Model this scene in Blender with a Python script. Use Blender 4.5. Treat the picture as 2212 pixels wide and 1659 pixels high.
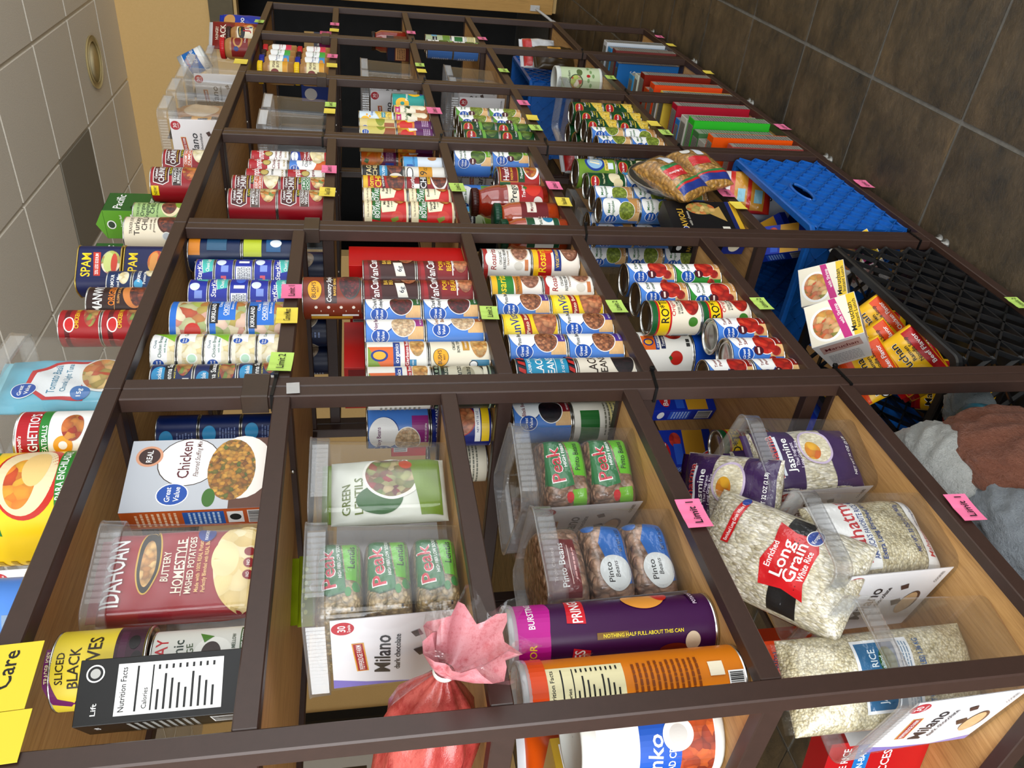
import bpy, bmesh, math, random
from mathutils import Vector, Matrix
random.seed(7)
for o in list(bpy.data.objects): bpy.data.objects.remove(o)
sc = bpy.context.scene
COL = sc.collection
# ------------------------------------------------------------------ camera
F_PX, YAW, PIT, ROLL = 1713.8, 0.6196, 0.19086, -0.01858
CAMP = Vector((0.0, -0.75, 1.49))
FW = Vector((math.cos(PIT)*math.cos(YAW), math.cos(PIT)*math.sin(YAW), -math.sin(PIT)))
r0 = FW.cross(Vector((0, 0, 1))).normalized(); u0 = r0.cross(FW)
cr, sr = math.cos(ROLL), math.sin(ROLL)
RT = cr*r0 + sr*u0; UP = cr*u0 - sr*r0
cam_d = bpy.data.cameras.new('camera'); cam = bpy.data.objects.new('camera', cam_d); COL.objects.link(cam)
cam_d.sensor_width = 36; cam_d.lens = F_PX/2212*36; cam_d.clip_start = 0.02
m = Matrix((-UP, RT, -FW)).transposed().to_4x4(); m.translation = CAMP   # the phone was held on its side
cam.matrix_world = m
sc.camera = cam
# ------------------------------------------------------------------ world, light, exposure
w = bpy.data.worlds.new('world'); sc.world = w; w.use_nodes = True
w.node_tree.nodes['Background'].inputs[0].default_value = (0.92, 0.96, 1.0, 1)
w.node_tree.nodes['Background'].inputs[1].default_value = 0.80
def area(name, loc, rot, sx, sy, power, col=(1, 1, 1)):
    l = bpy.data.lights.new(name, 'AREA'); l.shape = 'RECTANGLE'; l.size = sx; l.size_y = sy; l.energy = power; l.color = col
    o = bpy.data.objects.new(name, l); COL.objects.link(o); o.location = loc; o.rotation_euler = rot
    return o
# daylight through the shop windows behind and to the left of the camera
area('window_daylight_end', (-2.6, -0.9, 1.55), (0, math.radians(-90), 0), 2.5, 4.2, 240, (0.97, 0.985, 1.0))
area('window_daylight_side', (0.9, -3.6, 1.75), (math.radians(90), 0, 0), 5.0, 2.3, 75, (0.97, 0.985, 1.0))
vs = sc.view_settings
vs.view_transform = 'Standard'; vs.look = 'None'; vs.gamma = 1; vs.use_curve_mapping = False; vs.exposure = 0.15
# ------------------------------------------------------------------ pixel helpers (2212 x 1659 frame)
def ray(px, py): return FW*F_PX + RT*(1659-py-829.5) - UP*(px-1106)
def atY(px, py, y):
    d = ray(px, py); return CAMP + d*((y-CAMP.y)/d.y)
def atZ(px, py, z):
    d = ray(px, py); return CAMP + d*((z-CAMP.z)/d.z)
def proj(P):
    d = Vector(P)-CAMP; f = d.dot(FW)/F_PX
    return 1106 - d.dot(UP)/f, 1659-829.5-d.dot(RT)/f
def Xfor(py, y, z):                       # x of the point at depth y, height z that shows at image row py
    a, b = -0.5, 6.2
    for _ in range(40):
        c = (a+b)/2
        if proj((c, y, z))[1] > py: a = c
        else: b = c
    return (a+b)/2
# ------------------------------------------------------------------ materials
MATS = {}
def srgb(h):
    if isinstance(h, str):
        h = h.lstrip('#'); h = [int(h[i:i+2], 16)/255 for i in (0, 2, 4)]
    return tuple((c/12.92 if c <= 0.04045 else ((c+0.055)/1.055)**2.4) for c in h)
def ink(h): return tuple(0.92*c**1.2 for c in srgb(h))      # printing inks are a little denser than the swatch
def newmat(name):
    m = bpy.data.materials.new(name); m.use_nodes = True
    return m, m.node_tree.nodes, m.node_tree.links, m.node_tree.nodes['Principled BSDF']
def pmat(col, rough=0.38, metal=0.0, key=''):
    """printed or painted plain surface with a faint uneven gloss"""
    k = ('p', col, rough, metal, key)
    if k in MATS: return MATS[k]
    m, n, l, b = newmat('print_'+str(len(MATS)))
    b.inputs['Base Color'].default_value = (*ink(col), 1); b.inputs['Metallic'].default_value = metal; b.inputs['Specular IOR Level'].default_value = 0.35
    t = n.new('ShaderNodeTexNoise'); t.inputs['Scale'].default_value = 40
    r = n.new('ShaderNodeMapRange'); r.inputs['To Min'].default_value = max(0.02, rough-0.06); r.inputs['To Max'].default_value = rough+0.06
    l.new(t.outputs[0], r.inputs[0]); l.new(r.outputs[0], b.inputs['Roughness'])
    MATS[k] = m; return m
def vormat(name, cols, scale, stretch=(1, 1, 1), rough=0.4, bump=0.5, dark=0.45, dist=0.004):
    """printed or real heap of small pieces: cells of the given colours with dark joints and relief"""
    k = ('v', name)
    if k in MATS: return MATS[k]
    m, n, l, b = newmat(name)
    tc = n.new('ShaderNodeTexCoord'); mp = n.new('ShaderNodeMapping'); mp.inputs['Scale'].default_value = stretch
    nz = n.new('ShaderNodeTexNoise'); nz.inputs['Scale'].default_value = scale*0.6
    mx = n.new('ShaderNodeMix'); mx.data_type = 'VECTOR'; mx.inputs['Factor'].default_value = 0.012*100/scale
    v = n.new('ShaderNodeTexVoronoi'); v.inputs['Scale'].default_value = scale
    l.new(tc.outputs['Object'], mp.inputs[0]); l.new(mp.outputs[0], nz.inputs['Vector'])
    l.new(mp.outputs[0], mx.inputs[4]); l.new(nz.outputs['Color'], mx.inputs[5]); l.new(mx.outputs[1], v.inputs['Vector'])
    sep = n.new('ShaderNodeSeparateColor'); l.new(v.outputs['Color'], sep.inputs[0])
    cr_ = n.new('ShaderNodeValToRGB'); e = cr_.color_ramp.elements
    e[0].color = (*ink(cols[0]), 1); e[1].color = (*ink(cols[-1]), 1)
    for i, c in enumerate(cols[1:-1]): x = e.new((i+1)/(len(cols)-1)); x.color = (*ink(c), 1)
    l.new(sep.outputs[0], cr_.inputs[0])
    mr = n.new('ShaderNodeMapRange'); mr.inputs['From Min'].default_value = 0.25; mr.inputs['From Max'].default_value = 0.80
    mr.inputs['To Min'].default_value = 1; mr.inputs['To Max'].default_value = dark; l.new(v.outputs['Distance'], mr.inputs[0])
    ml = n.new('ShaderNodeMix'); ml.data_type = 'RGBA'; ml.blend_type = 'MULTIPLY'; ml.inputs[0].default_value = 1
    l.new(cr_.outputs[0], ml.inputs[6]); l.new(mr.outputs[0], ml.inputs[7]); l.new(ml.outputs[2], b.inputs['Base Color'])
    if bump:
        inv = n.new('ShaderNodeMath'); inv.operation = 'SUBTRACT'; inv.inputs[0].default_value = 1; l.new(v.outputs['Distance'], inv.inputs[1])
        bp = n.new('ShaderNodeBump'); bp.inputs['Strength'].default_value = bump; bp.inputs['Distance'].default_value = dist
        l.new(inv.outputs[0], bp.inputs['Height']); l.new(bp.outputs[0], b.inputs['Normal'])
    b.inputs['Roughness'].default_value = rough
    MATS[k] = m; return m
def noisemat(name, cols, scale, stretch=(1, 1, 1), rough=0.5, bump=0.0, dist=0.002, detail=6, coord='Object', metal=0.0, rnd=False):
    k = ('n', name)
    if k in MATS: return MATS[k]
    m, n, l, b = newmat(name)
    tc = n.new('ShaderNodeTexCoord'); mp = n.new('ShaderNodeMapping'); mp.inputs['Scale'].default_value = stretch
    if rnd:
        oi = n.new('ShaderNodeObjectInfo'); vm = n.new('ShaderNodeVectorMath'); vm.operation = 'MULTIPLY_ADD'
        vm.inputs[1].default_value = (37, 53, 71); l.new(oi.outputs['Random'], vm.inputs[0]); l.new(tc.outputs[coord], vm.inputs[2]); l.new(vm.outputs[0], mp.inputs[0])
    else: l.new(tc.outputs[coord], mp.inputs[0])
    t = n.new('ShaderNodeTexNoise'); t.inputs['Scale'].default_value = scale; t.inputs['Detail'].default_value = detail; t.inputs['Roughness'].default_value = 0.80
    l.new(mp.outputs[0], t.inputs['Vector'])
    c = n.new('ShaderNodeValToRGB'); e = c.color_ramp.elements; e[0].position = 0.3; e[1].position = 0.7
    e[0].color = (*srgb(cols[0]), 1); e[1].color = (*srgb(cols[-1]), 1)
    for i, q in enumerate(cols[1:-1]): x = e.new(0.3+0.4*(i+1)/(len(cols)-1)); x.color = (*srgb(q), 1)
    l.new(t.outputs[0], c.inputs[0]); l.new(c.outputs[0], b.inputs['Base Color'])
    if bump:
        bp = n.new('ShaderNodeBump'); bp.inputs['Strength'].default_value = bump; bp.inputs['Distance'].default_value = dist
        l.new(t.outputs[0], bp.inputs['Height']); l.new(bp.outputs[0], b.inputs['Normal'])
    b.inputs['Roughness'].default_value = rough; b.inputs['Metallic'].default_value = metal
    MATS[k] = m; return m
def clearmat(name, tint=(1, 1, 1), refl=0.10, haze=0.06, rough=0.08, bump=0.0):
    """thin clear plastic: see-through, a gloss that grows at grazing angles, a little milky haze"""
    k = ('c', name)
    if k in MATS: return MATS[k]
    m, n, l, b = newmat(name); n.remove(b); out = n['Material Output']
    tr = n.new('ShaderNodeBsdfTransparent'); tr.inputs[0].default_value = (*tint, 1)
    df = n.new('ShaderNodeBsdfDiffuse'); df.inputs[0].default_value = (0.8, 0.82, 0.83, 1)
    gl = n.new('ShaderNodeBsdfGlossy'); gl.inputs['Roughness'].default_value = rough; gl.inputs[0].default_value = (1, 1, 1, 1)
    m1 = n.new('ShaderNodeMixShader'); m1.inputs[0].default_value = haze
    m2 = n.new('ShaderNodeMixShader'); lw = n.new('ShaderNodeLayerWeight'); lw.inputs[0].default_value = 0.25
    mr = n.new('ShaderNodeMapRange'); mr.inputs['To Min'].default_value = refl*0.35; mr.inputs['To Max'].default_value = min(1, refl*5)
    l.new(lw.outputs['Facing'], mr.inputs[0]); l.new(mr.outputs[0], m2.inputs[0])
    l.new(tr.outputs[0], m1.inputs[1]); l.new(df.outputs[0], m1.inputs[2]); l.new(m1.outputs[0], m2.inputs[1]); l.new(gl.outputs[0], m2.inputs[2])
    if bump:
        t = n.new('ShaderNodeTexNoise'); t.inputs['Scale'].default_value = 45; t.inputs['Detail'].default_value = 3
        tc = n.new('ShaderNodeTexCoord'); l.new(tc.outputs['Object'], t.inputs['Vector'])
        bp = n.new('ShaderNodeBump'); bp.inputs['Strength'].default_value = bump; bp.inputs['Distance'].default_value = 0.01
        l.new(t.outputs[0], bp.inputs['Height']); l.new(bp.outputs[0], gl.inputs['Normal'])
    l.new(m2.outputs[0], out.inputs[0]); MATS[k] = m; return m
STEEL = noisemat('brown_steel_paint', ['#32211a', '#39261f'], 60, rough=0.42, bump=0.08, dist=0.0004)
BOLT = pmat('#c9c6c0', 0.25, 1.0)
WOOD = noisemat('wood_board', ['#9a7040', '#b98d55', '#c89d66'], 9, stretch=(0.7, 14, 14), rough=0.5, detail=4)
TAN = noisemat('tan_wall_paint', ['#d8b374', '#deba7c'], 60, rough=0.75, bump=0.12, dist=0.001)
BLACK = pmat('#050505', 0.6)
CLEAR = clearmat('clear_plastic', (0.985, 0.988, 0.99), 0.055, 0.016)
CLEARRIM = clearmat('clear_plastic_rim', (0.95, 0.96, 0.97), 0.10, 0.10, 0.15)
FILM = clearmat('clear_film', (0.99, 0.99, 0.99), 0.055, 0.004, 0.12, 0.6)
# ------------------------------------------------------------------ mesh helpers
class MB:
    def __init__(s): s.v = []; s.f = []; s.mi = []; s.mats = []; s.sm = []
    def m(s, mat):
        if mat not in s.mats: s.mats.append(mat)
        return s.mats.index(mat)
    def add(s, vs, fs, mat, smooth=False):
        o = len(s.v); k = s.m(mat); s.v += [tuple(v) for v in vs]
        for f in fs: s.f.append(tuple(i+o for i in f)); s.mi.append(k); s.sm.append(smooth)
        return s
    def box(s, a, b, mat, bev=0.0, M=None):
        (x0, y0, z0), (x1, y1, z1) = a, b
        if bev <= 0:
            vs = [(x0, y0, z0), (x1, y0, z0), (x1, y1, z0), (x0, y1, z0), (x0, y0, z1), (x1, y0, z1), (x1, y1, z1), (x0, y1, z1)]
            fs = [(0, 3, 2, 1), (4, 5, 6, 7), (0, 1, 5, 4), (1, 2, 6, 5), (2, 3, 7, 6), (3, 0, 4, 7)]
        else:
            vs = []; fs = []; c = Vector(((x0+x1)/2, (y0+y1)/2, (z0+z1)/2)); h = Vector(((x1-x0)/2, (y1-y0)/2, (z1-z0)/2))
            idx = {}
            for sx in (-1, 1):
                for sy in (-1, 1):
                    for sz in (-1, 1):
                        for ax in range(3):
                            d = [h[i]-bev for i in range(3)]; d[ax] = h[ax]
                            idx[(sx, sy, sz, ax)] = len(vs); vs.append((c.x+sx*d[0], c.y+sy*d[1], c.z+sz*d[2]))
            S = (-1, 1)
            for ax in range(3):
                a1, a2 = [(1, 2), (2, 0), (0, 1)][ax]
                for sg in S:
                    q = []
                    for p1, p2 in ((-1, -1), (1, -1), (1, 1), (-1, 1)):
                        k = [0, 0, 0]; k[ax] = sg; k[a1] = p1; k[a2] = p2; q.append(idx[(*k, ax)])
                    fs.append(tuple(q if sg > 0 else q[::-1]))
                for p1 in S:
                    for p2 in S:
                        k0 = [0, 0, 0]; k1 = [0, 0, 0]; k0[ax] = -1; k1[ax] = 1
                        for kk in (k0, k1): kk[a1] = p1; kk[a2] = p2
                        q = (idx[(*k0, a1)], idx[(*k1, a1)], idx[(*k1, a2)], idx[(*k0, a2)])
                        fs.append(q if p1*p2 > 0 else q[::-1])
            for sx in S:
                for sy in S:
                    for sz in S:
                        q = tuple(idx[(sx, sy, sz, a)] for a in range(3)); fs.append(q if sx*sy*sz > 0 else q[::-1])
        if M is not None: vs = [M @ Vector(v) for v in vs]
        return s.add(vs, fs, mat)
    def lathe(s, prof, mat, seg=28, cx=0, cy=0, smooth=True, M=None, cap=True, sq=0.0, sx=1, sy=1):
        """prof: list of (r, z) from bottom to top"""
        vs = []; fs = []
        for r, z in prof:
            for i in range(seg):
                a = 2*math.pi*i/seg
                vs.append((cx+r*sx*math.cos(a), cy+r*sy*math.sin(a), z))
        for j in range(len(prof)-1):
            for i in range(seg):
                k = (i+1) % seg; fs.append((j*seg+i, j*seg+k, (j+1)*seg+k, (j+1)*seg+i))
        if cap:
            fs.append(tuple(range(seg))[::-1]); fs.append(tuple((len(prof)-1)*seg+i for i in range(seg)))
        if M is not None: vs = [M @ Vector(v) for v in vs]
        return s.add(vs, fs, mat, smooth)
    def tube(s, pts, r, mat, seg=8, closed=False, rv=None):
        vs = []; fs = []; n = len(pts); pts = [Vector(p) for p in pts]
        for i, p in enumerate(pts):
            t = (pts[(i+1) % n]-pts[i-1]) if closed else (pts[min(i+1, n-1)]-pts[max(i-1, 0)])
            t.normalize(); a = Vector((0, 0, 1)) if abs(t.z) < 0.9 else Vector((1, 0, 0))
            u = t.cross(a).normalized(); v = t.cross(u); rr = rv[i] if rv else r
            for k in range(seg):
                an = 2*math.pi*k/seg; vs.append(p+u*rr*math.cos(an)+v*rr*math.sin(an))
        for i in range(n if closed else n-1):
            j = (i+1) % n
            for k in range(seg): fs.append((i*seg+k, j*seg+k, j*seg+(k+1) % seg, i*seg+(k+1) % seg))
        if not closed: fs.append(tuple(range(seg))); fs.append(tuple((n-1)*seg+k for k in range(seg))[::-1])
        return s.add(vs, fs, mat, True)
    def prism(s, pts, z0, z1, mat, M=None):
        """polygon in xy lifted from z0 to z1"""
        n = len(pts); vs = [(x, y, z0) for x, y in pts]+[(x, y, z1) for x, y in pts]
        fs = [tuple(range(n))[::-1], tuple(range(n, 2*n))]+[(i, (i+1) % n, n+(i+1) % n, n+i) for i in range(n)]
        if M is not None: vs = [M @ Vector(v) for v in vs]
        return s.add(vs, fs, mat)
    def mesh(s, name):
        me = bpy.data.meshes.new(name); me.from_pydata(s.v, [], s.f)
        for mt in s.mats: me.materials.append(mt)
        me.polygons.foreach_set('material_index', s.mi); me.polygons.foreach_set('use_smooth', s.sm); me.update()
        return me
    def build(s, name, parent=None, **kw): return put(name, s.mesh(name), parent, **kw)
def put(name, me, parent=None, loc=None, rot=None, **props):
    o = bpy.data.objects.new(name, me); COL.objects.link(o)
    if parent: o.parent = parent
    if loc is not None: o.location = loc
    if rot is not None: o.rotation_euler = rot
    for k, v in props.items(): o[k] = v
    return o
def empty(name, loc=(0, 0, 0), rot=(0, 0, 0), **props):
    o = bpy.data.objects.new(name, None); COL.objects.link(o); o.empty_display_size = 0.05
    o.location = loc; o.rotation_euler = rot
    for k, v in props.items(): o[k] = v
    return o
# ------------------------------------------------------------------ room shell
CZ = 1.49
CEIL = CZ+1.60
WX = 6.27                                  # end wall
GX = [3.984+0.607*k-0.607*12 for k in range(16)]; GX = [x for x in GX if -2.7 < x < WX]+[WX]
GY = [1.113-0.75+0.6096*k-0.6096*6 for k in range(18)]
slate = noisemat('slate_tile', ['#141310', '#2c271e', '#453927', '#574833', '#6f5a3c'], 8, stretch=(1, 0.55, 1), rough=0.42, bump=0.9, dist=0.012, detail=12, rnd=True)
grout = noisemat('floor_grout', ['#5a5853', '#76746f'], 50, rough=0.85)
fl = empty('floor', kind='structure')
MB().box((-2.7, -3.7, -0.06), (WX+1.6, 7.2, -0.0065), grout).build('grout_bed', fl)
def tile_mesh(i, sx, sy):
    rng = random.Random(i); mb = MB(); n = 7; vs = []; fs = []
    for a in range(n+1):
        for b in range(n+1):
            edge = a in (0, n) or b in (0, n)
            vs.append((sx*a/n, sy*b/n, -0.0015-0.002*rng.random() if edge else 0.0015*rng.random()))
    for a in range(n):
        for b in range(n): fs.append((a*(n+1)+b, (a+1)*(n+1)+b, (a+1)*(n+1)+b+1, a*(n+1)+b+1))
    k = len(vs)
    ring = [a*(n+1) for a in range(n+1)]+[n*(n+1)+b for b in range(1, n+1)]+[a*(n+1)+n for a in range(n-1, -1, -1)]+[b for b in range(n-1, 0, -1)]
    vs += [(vs[i][0], vs[i][1], -0.02) for i in ring]
    for i in range(len(ring)):
        j = (i+1) % len(ring); fs.append((ring[j], ring[i], k+i, k+j))
    return mb.add(vs, fs, slate, False)
TP = 0.4235; TX0 = 2.205-TP*6; TY0 = -0.258-TP*3
tms = [tile_mesh(i, TP-0.012, TP-0.012).mesh('slate_tile') for i in range(6)]
for i in range(16):
    for j in range(8):
        x = TX0+i*TP; y = TY0+j*TP
        if x < WX: put('slate_tile', tms[(i*5+j*3) % 6], fl, (x+0.006, y+0.006, 0))
rest = MB()
for i in range(-6, 16):
    for j in range(-6, 20):
        if 0 <= i and 0 <= j < 8: continue
        x = TX0+i*TP; y = TY0+j*TP
        if x < WX and -3.7 < y < 6.9: rest.box((x+0.004, y+0.004, -0.02), (x+TP-0.004, y+TP-0.004, 0), slate)
rest.build('slate_tile_field', fl, kind='stuff')
# ceiling: grid of tees with lay-in panels
panel = noisemat('ceiling_panel', ['#d3ccbd', '#f3ecdd'], 220, rough=0.9, bump=0.35, dist=0.003, detail=3)
tee = pmat('#ded7c8', 0.5)
ce = empty('ceiling', kind='structure')
MB().box((-2.7, -3.7, CEIL+0.02), (WX+0.1, 7.2, CEIL+0.06), panel).build('ceiling_deck', ce)
pm = MB().box((0.010, 0.010, -0.014), (0.597, 0.5996, 0.012), panel, 0.002).mesh('ceiling_panel')
vent_i = (4.58, 1.72-0.75)
for x in GX[:-1]:
    for y in GY[:-1]:
        if -0.6 < y < 4.2 and not (abs(x-vent_i[0]) < 0.1 and abs(y-0.975) < 0.15): put('ceiling_panel', pm, ce, (x, y, CEIL))
for x in GX: MB().box((x-0.011, -3.7, CEIL-0.004), (x+0.011, 7.2, CEIL-0.001), tee).build('grid_tee', ce)
for y in GY: MB().box((-2.7, y-0.011, CEIL-0.0042), (WX, y+0.011, CEIL-0.0012), tee).build('grid_tee', ce)
# air vent panel, recessed lamp
vm_ = noisemat('vent_perforated', ['#857f72', '#948e80'], 300, rough=0.8)
MB().box((0.010, 0.010, -0.014), (0.597, 0.5996, 0.010), vm_, 0.003).build('vent_panel', ce, loc=(GX[[i for i, x in enumerate(GX) if abs(x-4.58) < 0.1][0]], GY[[i for i, y in enumerate(GY) if abs(y-0.975) < 0.1][0]], CEIL))
ld = empty('ceiling_lamp', (5.54, 0.68, CEIL-0.012), label='round recessed ceiling lamp with a brass coloured ring', category='lamp')
MB().lathe([(0.155, -0.014), (0.155, -0.004), (0.120, -0.004), (0.120, -0.014)], pmat('#c9b88a', 0.35), 40, cap=False).build('trim_ring', ld)
MB().lathe([(0.119, -0.005), (0.09, 0.03), (0.06, 0.08)], pmat('#e8dcb6', 0.3), 32).build('reflector', ld)
MB().lathe([(0.035, -0.002), (0.04, 0.02), (0.03, 0.07)], pmat('#f4ecd4', 0.4), 20).build('bulb', ld)
# end wall with a dark doorway
DY0, DY1, DZ = 0.36, 2.35, 2.28
wl = MB()
wl.box((WX, -3.7, 0), (WX+0.12, DY0-0.02, CEIL+0.02), TAN); wl.box((WX, DY1, 0), (WX+0.12, 7.2, CEIL+0.02), TAN); wl.box((WX, DY0-0.02, DZ), (WX+0.12, DY1, CEIL+0.02), TAN)
wl.build('wall_end', kind='structure')
MB().box((-2.7, 7.0, 0), (WX, 7.12, CEIL+0.02), TAN).build('wall_back', kind='structure')
dk = MB(); dk.box((WX+1.5, -0.2, 0), (WX+1.55, 3.0, 2.6), BLACK); dk.box((WX+0.12, -0.25, 0), (WX+1.55, -0.2, 2.6), BLACK); dk.box((WX+0.12, 3.0, 0), (WX+1.55, 3.05, 2.6), BLACK); dk.box((WX+0.12, -0.25, 2.6), (WX+1.55, 3.05, 2.65), BLACK)  # black wall colour stands in for the darkness of the unlit room
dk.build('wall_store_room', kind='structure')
oak = noisemat('oak_door', ['#a9803f', '#c79a55', '#b98c48'], 6, stretch=(6, 6, 0.5), rough=0.45)
d1 = empty('door_1', (WX-0.02, 0.34, 0.04), kind='structure')
MB().box((-0.045, -0.88, 0), (0, 0, 2.1), oak, 0.003).build('door_leaf', d1)
MB().box((-0.055, -0.86, 0.92), (-0.045, -0.82, 1.08), pmat('#b8b2a4', 0.3, 1)).build('handle_plate', d1)
MB().tube([(-0.055, -0.84, 1.0), (-0.10, -0.84, 1.0), (-0.10, -0.72, 1.0)], 0.009, pmat('#b8b2a4', 0.3, 1)).build('door_handle', d1)
st = empty('door_stop', (WX-0.075, 0.30, 0), label='white kick down door stop low on the oak door', category='door stop')
MB().box((-0.004, -0.02, 0.14), (0.006, 0.02, 0.21), pmat('#dcdcda', 0.35), 0.002).build('bracket', st)
MB().tube([(-0.01, 0, 0.17), (-0.06, 0.05, 0.08), (-0.08, 0.065, 0.055)], 0.009, pmat('#dcdcda', 0.35)).build('arm', st)
MB().tube([(-0.08, 0.065, 0.055), (-0.105, 0.085, 0.006)], 0.012, pmat('#cfcfcd', 0.5)).build('rubber_foot', st)
MB().box((WX-0.05, 0.30, 2.30), (WX-0.002, 0.70, 2.46), noisemat('trim_brown', ['#5a5038', '#62573d'], 30, rough=0.6)).build('trim_1', kind='structure')
# glazed shop front behind and beside the camera, where the daylight comes in
ALU = pmat('#6a6660', .4, .6); PANE = clearmat('window_glass', (.98, .99, .985), .05, .0, .03)
def glazing(name, a, b, n, h):
    r = empty(name, a, kind='structure'); d = Vector(b)-Vector(a); r.rotation_euler = (0, 0, math.atan2(d.y, d.x)); L = d.length
    for i in range(n+1): MB().box((L*i/n-.025, -.03, 0), (L*i/n+.025, .03, h), ALU, .003).build('mullion', r)
    for z in (0.03, 2.25, h-.03): MB().box((0, -.025, z-.03), (L, .025, z+.03), ALU, .003).build('rail', r)
    for i in range(n): MB().box((L*i/n+.025, -.003, .06), (L*(i+1)/n-.025, .003, h-.06), PANE).build('pane', r)
glazing('window_1', (-2.72, -3.72, 0), (-2.72, 7.1, 0), 9, CEIL); glazing('window_2', (-2.72, -3.72, 0), (WX, -3.72, 0), 7, CEIL)
# ------------------------------------------------------------------ racks
RX0, RW, RD, PS = 0.447, 0.6105, 0.582, 0.026
LV = [[.380, .130, -.129, -.437, -.840, -1.430], [.380, .1335, -.231, -.490, -.806, -1.430], [.380, .074, -.237, -.499, -.979, -1.430],
      [.380, .080, -.234, -.5475, -.974, -1.430], [.380, .084, -.230, -.547, -.982, -1.430], [.380, .084, -.231, -.530, -.962, -1.430]]
def SZ(u, s): return CZ+LV[u][s-1]-0.004          # top of the board of unit u, shelf s (1 = top)
ordn = ['nearest', 'second', 'third', 'fourth', 'fifth', 'farthest']
BH = 0.026
post_me = MB().box((0, 0, 0.028), (PS, PS, CZ+0.354), STEEL, 0.002).mesh('post')
xb_me = MB().box((0, 0, -BH), (RW-2*PS, 0.020, 0), STEEL, 0.0015).mesh('beam')
yb_me = MB().box((0, 0, -BH), (0.020, RD-2*PS, 0), STEEL, 0.0015).mesh('end_beam')
xt_me = MB().box((0, 0, -BH), (RW-0.001, PS, 0), STEEL, 0.0015).mesh('beam')
yt_me = MB().box((0, 0, -BH), (PS, RD-2*PS, 0), STEEL, 0.0015).mesh('end_beam')
bd_me = MB().box((0, 0, -0.016), (RW-2*0.021, RD-2*0.021, -0.004), WOOD, 0.001).mesh('shelf_board')
ft_me = MB().lathe([(0.012, 0), (0.014, 0.004), (0.006, 0.008), (0.006, 0.03)], pmat('#8a8984', 0.4, 0.6), 12).mesh('foot')
bo_me = MB().lathe([(0.0045, 0), (0.004, 0.002), (0.002, 0.0032)], BOLT, 10).mesh('bolt')
for u in range(6):
    x0 = RX0+u*RW
    rk = empty('storage_rack', (x0, 0, 0), label=['nearest brown steel rack with the rice and bean tubs', 'second brown steel rack, holding tuna, beans and tomatoes', 'third brown steel rack, holding soups and pasta sauces', 'fourth brown steel rack, holding canned vegetables and cereal', 'fifth brown steel rack, holding peanut butter jars', 'farthest brown steel rack beside the dark doorway'][u], category='rack', group='brown steel racks in a row')
    for px_, py_ in ((0, 0), (RW-PS-0.001, 0), (0, RD-PS), (RW-PS-0.001, RD-PS)):
        pst = put('post', post_me, rk, (px_, py_, 0)); put('foot', ft_me, pst, (PS/2, PS/2, 0))
    for s in range(6):
        z = CZ+LV[u][s]
        if s in (0, 5):
            put('beam', xt_me, rk, (0, -0.001, z)); put('beam', xt_me, rk, (0, RD-PS+0.001, z)); put('end_beam', yt_me, rk, (0, PS, z)); eb = put('end_beam', yt_me, rk, (RW-PS-0.001, PS, z))
        else:
            put('beam', xb_me, rk, (PS, 0.001, z)); put('beam', xb_me, rk, (PS, RD-0.021, z)); put('end_beam', yb_me, rk, (0.002, PS, z)); eb = put('end_beam', yb_me, rk, (RW-0.022, PS, z))
        put('shelf_board', bd_me, rk, (0.021, 0.021, z))
        if s < 3:
            for yy in (0.16, 0.42): put('bolt', bo_me, eb, (0, yy-PS, -0.019), (0, -math.pi/2, 0))
# steel sleeves over the joints of paired posts
def ptsX(k): return RX0+k*RW                       # middle of the pair between units k-1 and k
sl = noisemat('sleeve_paint', ['#33271f', '#3a2c24'], 50, rough=0.35)
for k, z0, z1 in ((1, .138, .178), (2, .078, .111), (4, .089, .121), (5, .089, .121)):
    mb = MB(); x = ptsX(k); h = PS+0.003
    mb.box((x-h, -0.0035, CZ+z0), (x+h, -0.001, CZ+z1), sl, 0.0008); mb.box((x-h-0.0025, -0.0035, CZ+z0), (x-h, PS+0.003, CZ+z1), sl, 0.0008); mb.box((x+h, -0.0035, CZ+z0), (x+h+0.0025, PS+0.003, CZ+z1), sl, 0.0008)
    mb.build('post_sleeve', label='dark steel sleeve clamped round the %s pair of front posts' % {1: 'first', 2: 'second', 4: 'fourth', 5: 'fifth'}[k], category='clamp', group='post sleeves')
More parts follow.
